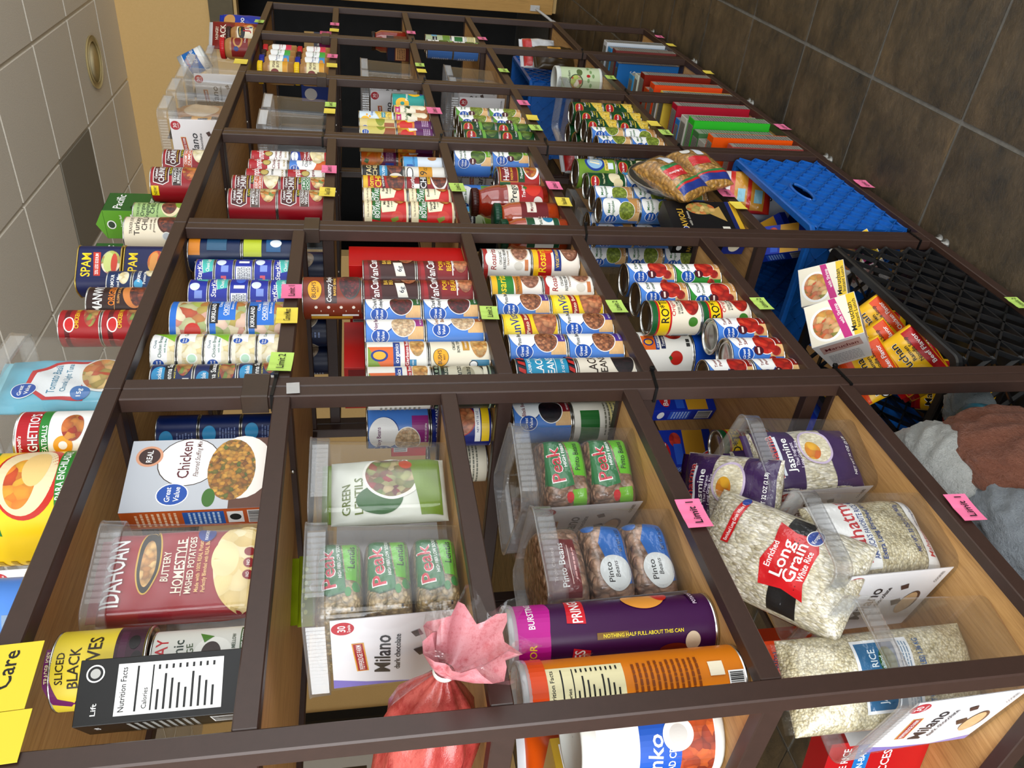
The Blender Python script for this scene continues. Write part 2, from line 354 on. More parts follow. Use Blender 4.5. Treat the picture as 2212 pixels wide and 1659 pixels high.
# zip ties
tie = pmat('#111214', 0.35)
ZT = [(1, .1305, 'just below the sleeve on the first post pair'), (1, -.50, 'at tomato shelf level on the first post pair'), (1, -.86, 'at noodle crate level on the first post pair'),
      (2, -.53, 'at middle height on the second post pair'), (2, -1.40, 'near the floor on the second post pair'),
      (3, .085, 'high on the third post pair'), (3, -.245, 'at chilli can level on the third post pair'), (3, -.985, 'at corn shelf level on the third post pair'),
      (4, -.243, 'upper one on the fourth post pair'), (4, -.99, 'lower one on the fourth post pair'), (5, -.241, 'upper one on the fifth post pair'), (5, -.97, 'lower one on the fifth post pair'), (3, -.56, 'beside the jar shelf on the third post pair')]
for k, z, t in ZT:
    mb = MB(); x = ptsX(k); a = random.uniform(-0.006, 0.006); h = PS+0.0022
    P = [(x-h, -0.0022, CZ+z-a), (x+h, -0.0022, CZ+z+a), (x+h, PS+0.002, CZ+z+a), (x-h, PS+0.002, CZ+z-a)]
    for i in range(4):
        A, B = Vector(P[i]), Vector(P[(i+1) % 4]); d = 0.0026
        n = Vector((0, -1, 0)) if i % 2 == 0 else Vector((1, 0, 0))
        mb.add([A-n*0.0008+Vector((0, 0, -d)), B-n*0.0008+Vector((0, 0, -d)), B-n*0.0008+Vector((0, 0, d)), A-n*0.0008+Vector((0, 0, d)), A+n*0.0008+Vector((0, 0, -d)), B+n*0.0008+Vector((0, 0, -d)), B+n*0.0008+Vector((0, 0, d)), A+n*0.0008+Vector((0, 0, d))],
               [(0, 3, 2, 1), (4, 5, 6, 7), (0, 1, 5, 4), (1, 2, 6, 5), (2, 3, 7, 6), (3, 0, 4, 7)], tie)
    r = empty('zip_tie', label='black zip tie '+t, category='zip tie', group='zip ties on the posts')
    mb.build('strap', r)
    MB().box((x+h-0.006, -0.0085, CZ+z+a-0.004), (x+h+0.002, -0.002, CZ+z+a+0.004), tie, 0.001).build('tie_head', r)
# ------------------------------------------------------------------ printed labels: flat shapes and lettering laid on real surfaces
W_ = '#f6f6f4'; K_ = '#17171a'
SPM = {}
def special():
    v = vormat; S = SPM
    S['@pinto'] = v('pinto_print', ['#8a5236', '#b27650', '#c48a62'], 210, dark=0.35, bump=0)
    S['@kidney'] = v('kidney_print', ['#3d0b10', '#6a141c', '#85242b'], 190, dark=0.3, bump=0)
    S['@navy'] = v('navy_print', ['#cfae8a', '#e2c6a2', '#eed8b8'], 200, dark=0.55, bump=0)
    S['@bigbean'] = v('bigbean_print', ['#b56a44', '#d08a5f', '#dba073'], 110, dark=0.45, bump=0)
    S['@garb'] = v('garbanzo_print', ['#c48d44', '#e0b069', '#e9c687'], 120, dark=0.5, bump=0)
    S['@black'] = v('blackbean_print', ['#160d12', '#2a161d', '#3b2028'], 190, dark=0.3, bump=0)
    S['@chili'] = v('chili_print', ['#4a1d10', '#7c3216', '#a0542c', '#5e2412'], 150, dark=0.4, bump=0)
    S['@refried'] = v('refried_print', ['#8c5c44', '#a9765a', '#c4937a'], 160, dark=0.6, bump=0)
    S['@tom'] = v('tomato_print', ['#a81f18', '#cf3423', '#e0573c'], 70, dark=0.5, bump=0)
    S['@salad'] = v('salad_print', ['#86a83a', '#e9dcc0', '#f1e7d2', '#c2402c', '#b9c968'], 55, dark=0.75, bump=0)
    S['@chick'] = v('chicken_print', ['#e2d19c', '#efe3bd', '#f5edd2'], 75, dark=0.75, bump=0)
    S['@saus'] = v('sausage_print', ['#a8482e', '#c56b46', '#d88a60', '#7a9a44'], 90, dark=0.5, bump=0)
    S['@soup'] = v('soup_print', ['#d59a3a', '#c9642e', '#7d9440', '#ecd9a4', '#d98a3a'], 85, dark=0.6, bump=0)
    S['@pasta'] = v('pasta_print', ['#c9571f', '#b63a1c', '#e0a04a', '#a92c18'], 80, dark=0.5, bump=0)
    S['@corn'] = v('corn_print', ['#e8c13a', '#f2d45c', '#f6e288'], 190, dark=0.6, bump=0)
    S['@peas'] = v('peas_print', ['#7a8c2a', '#94a53c', '#a9b856'], 170, dark=0.55, bump=0)
    S['@gbean'] = v('greenbean_print', ['#4c6a22', '#6b8a34', '#8aa64a'], 110, stretch=(1, 1, 0.35), dark=0.5, bump=0)
    S['@stuff'] = v('stuffing_print', ['#8a5a18', '#c08a2e', '#d8aa4c', '#a06a20', '#6d7a28'], 160, dark=0.5, bump=0)
    S['@potato'] = v('potato_print', ['#e2c77e', '#efdca2', '#f4e8c0'], 45, dark=0.85, bump=0)
    S['@fried'] = v('fried_print', ['#8a3412', '#b8501c', '#d4702e', '#a3411a'], 75, dark=0.6, bump=0)
    S['@cookie'] = noisemat('cookie_print', ['#c9a070', '#dcb98c'], 90, rough=0.45)
    S['@wood'] = noisemat('print_wood', ['#c79a62', '#dcb47c'], 40, stretch=(1, 1, 8), rough=0.4)
    S['@fruit'] = v('fruit_print', ['#e0761f', '#f09a34', '#e9b840', '#c8481e'], 60, dark=0.7, bump=0)
    S['@grape'] = noisemat('fruit_print_leaf', ['#4c6b2e', '#7a9a46'], 60, rough=0.4)
    S['@ricep'] = v('rice_print', ['#d9cfb0', '#ebe4cb', '#f2ecd8'], 330, stretch=(1, 1, 0.5), dark=0.75, bump=0)
    S['@salad2'] = v('lentil_salad_print', ['#6f8a38', '#a3283a', '#c4b48a', '#8a9a4a', '#7d1f30'], 85, dark=0.6, bump=0)
    S['@pizza'] = v('tuna_dish_print', ['#d9a45e', '#c4542c', '#e8c98a', '#7a8a3a', '#e2b878'], 70, dark=0.65, bump=0)
    S['@noodle'] = v('noodle_print', ['#d8b25a', '#e2683a', '#ead39a', '#c94a34', '#8aa04a'], 75, dark=0.6, bump=0)
    S['@rice'] = v('rice_grains', ['#cfc6a8', '#e6dfc8', '#f3eee0', '#bcb294'], 300, stretch=(1, 1, 0.42), dark=0.62, bump=0.6, dist=0.003, rough=0.35)
    S['@rice2'] = v('rice_grains_jasmine', ['#c2b692', '#d9cfae', '#e4dcc2', '#b0a47e'], 300, stretch=(1, 0.45, 1), dark=0.6, bump=0.6, dist=0.003, rough=0.35)
    S['@lentil'] = v('lentils', ['#9a8458', '#b59c6c', '#c6b084', '#8a7a50'], 165, dark=0.5, bump=0.8, dist=0.004, rough=0.35)
    S['@beans'] = v('dry_pinto_beans', ['#a8836a', '#c29c80', '#8f6a54', '#cdaa8e'], 105, stretch=(1, 1, 0.75), dark=0.42, bump=0.9, dist=0.006, rough=0.33)
    S['@shells'] = v('pasta_shapes', ['#b8893e', '#d0a352', '#c0904a'], 85, dark=0.5, bump=0.9, dist=0.006, rough=0.35)
    S['@meat'] = v('meat_print', ['#7d6a55', '#a08c74', '#b8a68e', '#8d7760'], 130, dark=0.75, bump=0)
    for n in ('@rice', '@rice2', '@lentil', '@beans', '@shells'): S[n].node_tree.nodes['Principled BSDF'].inputs['Coat Weight'].default_value = 0.7; S[n].node_tree.nodes['Principled BSDF'].inputs['Coat Roughness'].default_value = 0.15
special()
def cm(c, rough=0.36): return SPM[c] if c[0] == '@' else pmat(c, rough)
TXT = {}
def text_geo(s):
    if s in TXT: return TXT[s]
    c = bpy.data.curves.new('t', 'FONT'); c.body = s; c.size = 1; c.resolution_u = 2; c.align_x = 'CENTER'; c.offset = 0.012
    o = bpy.data.objects.new('t', c); COL.objects.link(o)
    me = bpy.data.meshes.new_from_object(o)
    vs = [(v.co.x, v.co.y) for v in me.vertices]; fs = [tuple(p.vertices) for p in me.polygons]
    bpy.data.objects.remove(o); bpy.data.curves.remove(c); bpy.data.meshes.remove(me)
    if vs:
        x0 = min(v[0] for v in vs); x1 = max(v[0] for v in vs); cx = (x0+x1)/2
        vs = [((x-cx)/0.70, (y-0.35)/0.70) for x, y in vs]; w = (x1-x0)/0.70
    else: w = 1
    TXT[s] = (vs, fs, w); return TXT[s]
def cut(vs, fs, su, sv):
    bm = bmesh.new(); bv = [bm.verts.new((x, y, 0)) for x, y in vs]
    for f in fs:
        try: bm.faces.new([bv[i] for i in f])
        except ValueError: pass
    for ax, st in ((0, su), (1, sv)):
        if not st: continue
        a = min(v[ax] for v in vs); b = max(v[ax] for v in vs); k = math.floor(a/st)+1
        while k*st < b:
            no = (1, 0, 0) if ax == 0 else (0, 1, 0); co = (k*st, 0, 0) if ax == 0 else (0, k*st, 0)
            bmesh.ops.bisect_plane(bm, geom=bm.verts[:]+bm.edges[:]+bm.faces[:], plane_co=co, plane_no=no, dist=1e-5); k += 1
    bm.verts.index_update(); r = ([(v.co.x, v.co.y) for v in bm.verts], [tuple(v.index for v in f.verts) for f in bm.faces]); bm.free()
    return r
def R(u0_, v0, u1, v1, c): return ('r', u0_, v0, u1, v1, c)
def E(u, v, ru, rv, c): return ('e', u, v, ru, rv, c)
def T(s, u, v, h, c, w=None, rot=0, sl=0): return ('t', s, u, v, h, c, w, rot, sl)
def P(pts, c): return ('p', pts, c)
def FP(u0_, v0, u1, v1, c, n=6, seed=1):
    rng = random.Random(seed); out = []; st = (v1-v0)/n
    for i in range(n):
        u = u0_
        while u < u1-2:
            l = rng.uniform(3, 9); out.append(R(u, v0+i*st, min(u1, u+l), v0+i*st+st*0.45, c)); u += l+1.2
    return out
def BC(u0_, v0, u1, v1, vert=True):
    out = [R(u0_, v0, u1, v1, W_)]; rng = random.Random(3); m_ = 1.2; n = 15; L = (v1-v0-2*m_) if not vert else (u1-u0_-2*m_)
    for i in range(n):
        t = i/n*L; wd = L/n*rng.uniform(0.3, 0.7)
        out.append(R(u0_+m_+t, v0+m_+1.2, u0_+m_+t+wd, v1-m_, K_) if vert else R(u0_+m_, v0+m_+t, u1-m_, v0+m_+t+wd, K_))
    return out
def NF(u0_, v0, u1, v1, bg=W_, fg=K_):
    w = u1-u0_; h = v1-v0; out = [R(u0_, v0, u1, v1, bg), T('Nutrition Facts', (u0_+u1)/2, v1-h*0.06, h*0.055, fg, w*0.86)]
    out += [R(u0_+w*.06, v1-h*0.20, u1-w*.06, v1-h*0.18, fg), T('Calories', u0_+w*.3, v1-h*0.27, h*0.045, fg, w*.4)]
    out += [R(u0_+w*.06, v1-h*0.34, u1-w*.06, v1-h*0.325, fg)]
    for i in range(9):
        y = v1-h*(0.40+0.065*i); out.append(R(u0_+w*.06, y, u0_+w*(.45+.1*((i*7) % 4)), y+h*.022, fg)); out.append(R(u1-w*.16, y, u1-w*.07, y+h*.022, fg))
    return out
def GV(u, v, s=1.0): return [E(u, v, 11.5*s, 13*s, W_), E(u, v, 10.6*s, 12.1*s, '#1c5cb0'), T('Great', u, v+3.6*s, 4.4*s, W_, 15*s, 0, .15), T('Value', u, v-3.6*s, 4.4*s, W_, 15*s, 0, .15)]
def decal(mb, mapf, layers, su=None, sv=None, off=0.00028, doff=0.00009):
    if not (su or sv) and doff == 0.00009: doff = 0.00002
    k = -1
    for L in layers:
        kind = L[0]
        if not (kind == 'r' and abs(L[3]-L[1]) < 12 and abs(L[4]-L[2]) < 8 and k >= 0): k += 1      # fine print shares one level
        o = off+doff*(k+0.5*(kind == 'r' and abs(L[3]-L[1]) < 12 and abs(L[4]-L[2]) < 8))
        if kind == 't' and not L[1]: continue
        if kind == 'r':
            _, a, b, c, d, col = L
            nu = max(1, math.ceil(abs(c-a)/su)) if su else 1; nv = max(1, math.ceil(abs(d-b)/sv)) if sv else 1
            vs = [(a+(c-a)*i/nu, b+(d-b)*j/nv) for i in range(nu+1) for j in range(nv+1)]
            fs = [(i*(nv+1)+j, (i+1)*(nv+1)+j, (i+1)*(nv+1)+j+1, i*(nv+1)+j+1) for i in range(nu) for j in range(nv)]
        elif kind == 'e':
            _, cu, cv, ru, rv, col = L; n = 24 if not (su or sv) else (40 if max(ru, rv) > 14 else 28); rg = 1 if not (su or sv) else max(1, math.ceil(max(ru, rv)/4.2))
            vs = [(cu, cv)]; fs = []
            for q in range(1, rg+1): vs += [(cu+ru*q/rg*math.cos(2*math.pi*i/n), cv+rv*q/rg*math.sin(2*math.pi*i/n)) for i in range(n)]
            fs += [(0, 1+i, 1+(i+1) % n) for i in range(n)]
            for q in range(1, rg): fs += [(1+(q-1)*n+i, 1+q*n+i, 1+q*n+(i+1) % n, 1+(q-1)*n+(i+1) % n) for i in range(n)]
        elif kind == 'p':
            _, pts, col = L; vs = list(pts); fs = [tuple(range(len(pts)))]
            ar = sum(pts[i][0]*pts[(i+1) % len(pts)][1]-pts[(i+1) % len(pts)][0]*pts[i][1] for i in range(len(pts)))
            if ar < 0: fs = [tuple(range(len(pts)))[::-1]]
            if su or sv: vs, fs = cut(vs, fs, su, sv)
        else:
            _, s, cu, cv, h, col, w, rot, sl = L; g, fs, gw = text_geo(s); sx = (w/gw) if w else h
            ca, sa = math.cos(math.radians(rot)), math.sin(math.radians(rot)); vs = []
            for x, y in g:
                x, y = (x*sx+sl*y*h, y*h); vs.append((cu+x*ca-y*sa, cv+x*sa+y*ca))
            if (su or sv) and max(sx, h) > 4.5: vs, fs = cut(vs, fs, su, sv)
        mb.add([mapf(u/1000, v/1000, o) for u, v in vs], fs, cm(col))
def cylmap(r):
    return lambda u, v, o: ((r+o)*math.sin(u/r), -(r+o)*math.cos(u/r), v)
def conemap(r0_, r1, h):
    def f(u, v, o):
        r = r0_+(r1-r0_)*v/h; return ((r+o)*math.sin(u/r0_), -(r+o)*math.cos(u/r0_), v)
    return f
def front(w, d): return lambda u, v, o: (u, -d/2-o, v)
def left(w, d): return lambda u, v, o: (-w/2-o, -u, v)
def topm(w, d, h): return lambda u, v, o: (u, v, h+o)
# ------------------------------------------------------------------ product kinds: each is built once, copies share its meshes
KIND = {}
TIN = noisemat('tin', ['#b9b9b6', '#cfcfcb'], 70, rough=0.24, metal=1.0)
GOLDT = noisemat('gold_tin', ['#b39a4e', '#cbb468'], 70, rough=0.28, metal=1.0)
def reg(key, name, cat, desc, h, r, parts): KIND[key] = dict(name=name, cat=cat, desc=desc, h=h, r=r, parts=parts)
def can(key, name, desc, base, layers, r=37, h=111, tin=None, cat='can', wrap=3.2):
    r /= 1000; tin = tin or TIN; H = h/1000; q = wrap/1000
    b = MB(); b.lathe([(r-.0015, 0), (r+.0006, .0006), (r+.0006, .0022), (r-.0006, .0032), (r-.0006, H-.0032), (r+.0006, H-.0022), (r+.0006, H-.0006), (r-.001, H), (r-.0022, H-.0004), (r-.0026, H-.004)], tin, 30, cap=False)
    b.lathe([(r-.0015, 0), (r-.003, .001), (r-.004, .003)], tin, 30, cap=False)
    b.add([(0, 0, .003)]+[((r-.004)*math.cos(2*math.pi*i/30), (r-.004)*math.sin(2*math.pi*i/30), .003) for i in range(30)], [(0, 1+(i+1) % 30, 1+i) for i in range(30)], tin)
    l = MB(); z = H-.004; l.lathe([(r-.0026, z), (r*.86, z), (r*.84, z+.0008), (r*.72, z+.0008), (r*.70, z), (r*.2, z), (.0003, z)], tin, 30, cap=False)
    a = MB(); n = 36; zz = [q, H-q]
    a.lathe([(r+.0002, zz[0]), (r+.0002, zz[1])], cm(base), n, cap=False)
    decal(a, cylmap(r), layers, 4.6, None)
    reg(key, name, cat, desc, H, r, [('can_body', b.mesh(key+'_body')), ('lid', l.mesh(key+'_lid')), ('label', a.mesh(key+'_label'))])
def box(key, name, desc, w, d, h, base, fl_=(), ll=(), tl=(), side=None, cat='box', bev=0.6, rl=()):
    b = MB(); b.box((-w/2000, -d/2000, 0), (w/2000, d/2000, h/1000), cm(base), bev/1000)
    if side: b.add([(-w/2000-.0001, -d/2000+.0005, .0005), (-w/2000-.0001, d/2000-.0005, .0005), (-w/2000-.0001, d/2000-.0005, h/1000-.0005), (-w/2000-.0001, -d/2000+.0005, h/1000-.0005)], [(0, 3, 2, 1)], cm(side))
    W2, D2 = w/1000, d/1000; parts = [('carton', b.mesh(key+'_carton'))]
    for nm, mf, L in (('front_print', front(W2, D2), fl_), ('side_print', left(W2, D2), ll), ('top_print', topm(W2, D2, h/1000), tl), ('side_print', lambda u, v, o: (W2/2+o, u, v), rl)):
        if L: a = MB(); decal(a, mf, list(L)); parts.append((nm, a.mesh(key+'_print')))
    reg(key, name, cat, desc, h/1000, max(w, d)/2000, parts)
def bagshape(Wd, H, Tk, pw=2.6, seed=0, sag=0.0):
    ex = .55 if pw < 4 else .30; pw = pw if pw < 4 else 6
    rng = random.Random(seed); ph = [rng.uniform(0, 6.28) for _ in range(6)]
    def prof(u, v):
        a = min(1, abs(2*u/Wd)); b = min(1, abs(2*v/H-1)); t = max(0, 1-a**pw)**ex*max(0, 1-b**(pw+.6))**ex
        if sag: t *= 1+sag*(0.5-v/H)
        return Tk/2*t
    def wr(u, v, s): return 0.0016*(math.sin(60*u+40*v+ph[0])*math.sin(90*v+ph[1])+.7*math.sin(130*u-70*v+ph[2]))
    return prof, wr
def bagmap(Wd, H, Tk, pw=2.6, seed=0, sag=0.0):
    prof, wr = bagshape(Wd, H, Tk, pw, seed, sag)
    def f(u, v, o):
        t = prof(u, v); return (u, -(t+wr(u, v, -1)*min(1, t/.01))-o, v)
    return f
def bag(key, name, desc, w, h, t, base, layers=(), cat='bag', pw=2.6, seed=0, film=False, sag=0.0, seal=None, back=None):
    Wd, H, Tk = w/1000, h/1000, t/1000; prof, wr = bagshape(Wd, H, Tk, pw, seed, sag); b = MB(); nu, nv = 36, 40; vs = []; fs = []
    def us(i): x = -1+2*i/nu; return Wd/2*math.copysign(abs(math.sin(x*math.pi/2)), x)*1.0
    def vs_(j): return H/2*(1+math.sin((-1+2*j/nv)*math.pi/2))
    for sgn in (-1, 1):
        for i in range(nu+1):
            for j in range(nv+1):
                u, v = us(i), vs_(j); tt = prof(u, v); vs.append((u, sgn*(tt+wr(u, v, sgn)*min(1, tt/.01)), v))
    k = (nu+1)*(nv+1)
    for i in range(nu):
        for j in range(nv):
            q = (i*(nv+1)+j, (i+1)*(nv+1)+j, (i+1)*(nv+1)+j+1, i*(nv+1)+j+1); fs.append(q); fs.append(tuple(x+k for x in q[::-1]))
    b.add(vs, fs, cm(base, .3), True)
    parts = [('bag', b.mesh(key+'_bag'))]
    a = MB(); mp = bagmap(Wd, H, Tk, pw, seed, sag)
    if layers: decal(a, mp, list(layers), 5, 5, off=.0008, doff=.00012)
    if back:
        a2 = MB(); decal(a2, mp, list(back), 7, 7, off=.0006, doff=.00012)
        for vv, ff, mi in [(a2.v, a2.f, a2.mi)]:
            o = len(a.v); a.v += [(-x, -y, z) for x, y, z in vv]
            for f_, m_ in zip(ff, mi): a.f.append(tuple(i+o for i in f_)); a.mi.append(a.m(a2.mats[m_])); a.sm.append(False)
    if a.v: parts.append(('printing', a.mesh(key+'_print')))
    if seal:
        s_ = MB(); n = 16
        for z0, z1 in ((H-.004, H+.012), (-.0, -.008)):
            for sg in (-1, 1):
                pass
        z0, z1 = H-.006, H+.013; vv = []; ff = []
        for i in range(n+1):
            x = -Wd/2*.94+Wd*.94*i/n; y = .0006*math.sin(i*.9+seed); vv += [(x, y-.0008, z0), (x, y*1.8-.0008, z1), (x, y+.0008, z0), (x, y*1.8+.0008, z1)]
        for i in range(n): o = 4*i; ff += [(o, o+4, o+5, o+1), (o+2, o+3, o+7, o+6), (o+1, o+5, o+7, o+3)]
        s_.add(vv, ff, cm(seal, .25) if isinstance(seal, str) else seal, True); parts.append(('seal', s_.mesh(key+'_seal')))
    if film:
        f_ = MB(); vv = [(x*1.012, y*1.03+math.copysign(.0015, y), z) for x, y, z in vs]; f_.add(vv, fs, FILM, True); parts.append(('film', f_.mesh(key+'_film')))
    reg(key, name, cat, desc, H, max(Wd, Tk)/2, parts)
def rrect(w, d, r, n=5):
    P_ = []
    for cx, cy, a0 in ((w/2-r, d/2-r, 0), (-w/2+r, d/2-r, 90), (-w/2+r, -d/2+r, 180), (w/2-r, -d/2+r, 270)):
        for i in range(n+1): a = math.radians(a0+90*i/n); P_.append((cx+r*math.cos(a), cy+r*math.sin(a)))
    return P_
def ringshell(mb, rings, mat, smooth=True, close_bottom=False):
    n = len(rings[0][0]); vs = []; fs = []
    for pts, z in rings: vs += [(x, y, z) for x, y in pts]
    for j in range(len(rings)-1):
        for i in range(n): k = (i+1) % n; fs.append((j*n+i, j*n+k, (j+1)*n+k, (j+1)*n+i))
    if close_bottom: fs.append(tuple(range(n))[::-1])
    mb.add(vs, fs, mat, smooth)
def cmap_poly(a, b, z0=0): pass
MIL = '#f2f1f3'
def milano(u, v0, h, w):
    """front of the cookie card"""
    s = h/150; o = [E(u+w*.38, v0+h*.90, 13*s, 13*s, '#c2273c'), T('30', u+w*.38, v0+h*.91, 9*s, W_, 13*s), T('2-packs', u+w*.38, v0+h*.855, 3.4*s, W_, 15*s)]
    o += [P([(u-w*.26, v0+h*.80), (u+w*.16, v0+h*.84), (u+w*.16, v0+h*.745), (u-w*.26, v0+h*.705)], '#e8b24a'), P([(u-w*.25, v0+h*.79), (u+w*.15, v0+h*.83), (u+w*.15, v0+h*.755), (u-w*.25, v0+h*.715)], '#b4252f'), T('PEPPERIDGE FARM', u-w*.05, v0+h*.772, 6*s, W_, w*.37, 5)]
    o += [T('Milano', u-w*.03, v0+h*.60, 19*s, '#2b2730', w*.55, 0, .18), T('dark chocolate', u-w*.02, v0+h*.48, 7*s, '#3a3540', w*.52)]
    o += [P([(u-w*.1+x*s, v0+h*.30+y*s) for x, y in ((0, 0), (14, 8), (20, -4), (6, -13))], '#4a2c24'), P([(u+w*.18+x*s, v0+h*.34+y*s) for x, y in ((0, 0), (11, 6), (16, -4), (4, -9))], '#5a372c')]
    o += [E(u-w*.05, v0+h*.15, 28*s, 13*s, '#6a4632'), E(u-w*.07, v0+h*.165, 28*s, 12*s, '@cookie'), T('COOKIES', u+w*.36, v0+h*.05, 4*s, '#3a3540', w*.18)]
    return o
def tub(key, card=True, w=146, d=206, h=205, purple=False, desc='clear plastic cookie tub', cards='lb'):
    """clear cookie tub with flared rim, ribs under the rim and printed cards slipped inside the walls"""
    w, d, h = w/1000, d/1000, h/1000; t = 0.93; R_ = 0.022
    b = MB(); o1 = rrect(w*t, d*t, R_); o2 = rrect(w, d, R_); 
    def L(k, ins=0): return rrect(w*(t+(1-t)*k)-2*ins, d*(t+(1-t)*k)-2*ins, R_-ins)
    ringshell(b, [(L(0), 0.0), (L(.1), h*.1), (L(.5), h*.5), (L(.86), h*.86)], CLEAR, True, True)
    rim = MB(); ringshell(rim, [(L(.86), h*.86), (rrect(w+.005, d+.005, R_), h*.862), (rrect(w+.007, d+.007, R_), h*.985), (rrect(w+.010, d+.010, R_+.002), h*.99), (rrect(w+.010, d+.010, R_+.002), h), (rrect(w+.002, d+.002, R_), h), (L(.9, .001), h*.87)], CLEARRIM)
    RB = []
    for ax in (0, 1):
        L_ = (w if ax == 0 else d)-2*R_; n = int(L_/.0085)
        for sg in (-1, 1):
            ribs = MB(); vs = []; fs = []; N = 2*n+1
            for i in range(N):                      # one folded strip per side
                c = -L_/2+L_*i/(N-1); e = .0034+(.0022 if i % 2 else 0)
                for z in (h*.868, h*.98): vs.append((c, sg*(d/2+e), z) if ax == 0 else (sg*(w/2+e), c, z))
            fs = [(2*i, 2*i+2, 2*i+3, 2*i+1) for i in range(N-1)]
            ribs.add(vs, fs, CLEARRIM); RB.append(('ribbed_strip', ribs.mesh(key+'_ribs')))
    parts = [('tub_wall', b.mesh(key+'_wall')), ('rim', rim.mesh(key+'_rim'))]+RB
    if card:
        c = MB(); ch = h*.84
        def side(k, v, o): return -(w*(t+(1-t)*v/h)/2)+.002-o
        def lm(u, v, o): return (side(0, v, o), -u, v)
        def bk(u, v, o): return (u, (d*(t+(1-t)*v/h)/2)-.002+o, v)
        cw = d*t/2*1000-14
        if 'l' in cards:
            decal(c, lm, [R(-cw, 6, cw, ch*1000, MIL)]+([P([(-cw, ch*1000*.35), (-cw, ch*1000), (-cw+22, ch*1000), (-cw+10, ch*1000*.75)], '#8f84cf'), P([(-cw, 6), (-cw, ch*400), (-cw+14, 6)], '#a79ddb')] if purple else [])+milano(0, 10, ch*1000*.95, 2*cw), off=.0, doff=.00008)
            c.add([lm(u, v, -.0008) for u, v in ((-cw/1000, .006), (cw/1000, .006), (cw/1000, ch), (-cw/1000, ch))], [(0, 3, 2, 1)], pmat(MIL))
        if 'b' in cards:
            bw = w*t/2*1000-14; decal(c, bk, [R(-bw, 6, bw, ch*1000, '#e9e9ea')], off=.0)
        if 'f' in cards:
            bw = w*t/2-.014; c.add([(u, -(d*t/2)+.004, v) for u, v in ((-bw, .006), (bw, .006), (bw, .03), (-bw, .03))], [(0, 1, 2, 3)], pmat(MIL))
        parts.append(('printed_card', c.mesh(key+'_card')))
    reg(key, 'cookie_tub', 'tub', desc, h, max(w, d)/2, parts)
# ------------------------------------------------------------------ placing
LABELS = {}
def place(key, loc, rz=0.0, label=None, rx=0.0, ry=0.0, group=None, scale=1.0):
    k = KIND[key]; lb = label or k['desc']
    r = empty(k['name'], loc, (rx, ry, rz), label=lb, category=k['cat'])
    if scale != 1: r.scale = (scale,)*3
    if group: r['group'] = group
    LABELS.setdefault(lb, []).append((r, key))
    for n, me in k['parts']: put(n, me, r)
    return r
LW = {1: [''], 2: ['lower', 'upper'], 3: ['bottom', 'middle', 'top'], 4: ['bottom', 'second lowest', 'second highest', 'top'], 5: ['bottom', 'second lowest', 'middle', 'second highest', 'top'], 6: ['bottom', 'second lowest', 'third lowest', 'third highest', 'second highest', 'top']}
ROWS = {}
def stack(u, s, pe, y, keys, where, rot=38, x=None, grp=None, rots=None, dz=0.0):
    """a column of things on shelf s of unit u; pe is the image row of its far edge, x overrides it"""
    z = SZ(u, s)+.0008+dz; r = max(KIND[k]['r'] for k in keys); X = x
    if X is None:
        X = Xfor(pe, y, z)
        for _ in range(4):
            d = (Vector((X, y, z+.05))-CAMP).dot(FW); X = Xfor(pe+r*F_PX/d, y, z+.05)
        for X2, y2, r2 in ROWS.get((u, s), []):
            g = r+r2+.0012; dy = abs(y-y2)
            if dy < g and abs(X-X2) < math.sqrt(g*g-dy*dy): X = X2+math.copysign(math.sqrt(g*g-dy*dy), X-X2)
    ROWS.setdefault((u, s), []).append((X, y, r))
    for i, k in enumerate(keys):
        K = KIND[k]; a = (rots[i] if rots else rot)-(19 if u else 0)+random.uniform(-3, 3); lw = LW[len(keys)][i]
        lb = K['desc']+', '+((lw+' in '+where) if lw else where)
        place(k, (X+random.uniform(-.0006, .0006), y+random.uniform(-.0006, .0006), z), -math.radians(a), lb, group=grp)
        z += K['h']+.0006
    return X
# ------------------------------------------------------------------ cans
def gvcan(key, desc, l1, l2, food, foot, base='#5b8fd6', tc='#23303c', name='bean_can', r=37, h=111, seal=None, food2=None):
    s = h/111; L = [R(-26, 3.3, 0, 32*s, '@wood'), R(0, 3.3, 52, 32*s, foot), E(18, 80*s, 33, 27*s, '#1c4f9a'), E(18, 81*s, 32, 26*s, W_)]
    L += GV(-20, 82*s, 1.25*s)+[T(l1, 12, 90*s, 7*s, tc, min(40, 5.2*len(l1)*s))]+([T(l2, 12, 79*s, 7*s, tc, min(42, 5.2*len(l2)*s))] if l2 else [])
    L += [E(5, 40*s, 27, 23*s, W_), E(5, 40*s, 25.5, 21.5*s, food), T('NET WT 15.5 OZ (439g)', 20, 8*s, 3*s, W_, 34)]
    if seal: L += [E(-14, 56*s, 9, 10*s, '#5a1a2a'), R(-20, 54*s, -8, 58*s, '#e8d8d0')]
    if food2: L += [E(-14, 20*s, 10, 10*s, food2), E(-34, 28*s, 9, 9*s, food2)]
    L += FP(-100, 20, -66, 92*s, '#dfe8f4', 9)+[R(-102, 58*s, -86, 90*s, W_)]
    can(key, name, desc, base, L, r, h)
gvcan('gv_pinto', 'blue pinto bean can with purple foot', 'Pinto Beans', '', '@pinto', '#5b3f98')
gvcan('gv_kidney', 'blue kidney bean can with green foot', 'Dark Red', 'Kidney Beans', '@kidney', '#2f6a3a')
gvcan('gv_navy', 'blue navy bean can with magenta foot', 'Navy Beans', '', '@navy', '#a03a8c', tc='#7a2d6e')
gvcan('gv_gnorth', 'blue northern bean can with brown foot', 'Great Northern', 'Beans', '@navy', '#a8643c', tc='#b07a3a')
gvcan('gv_black', 'blue black bean can with red foot', 'Black Beans', '', '@black', '#8a2430', tc='#8a2430')
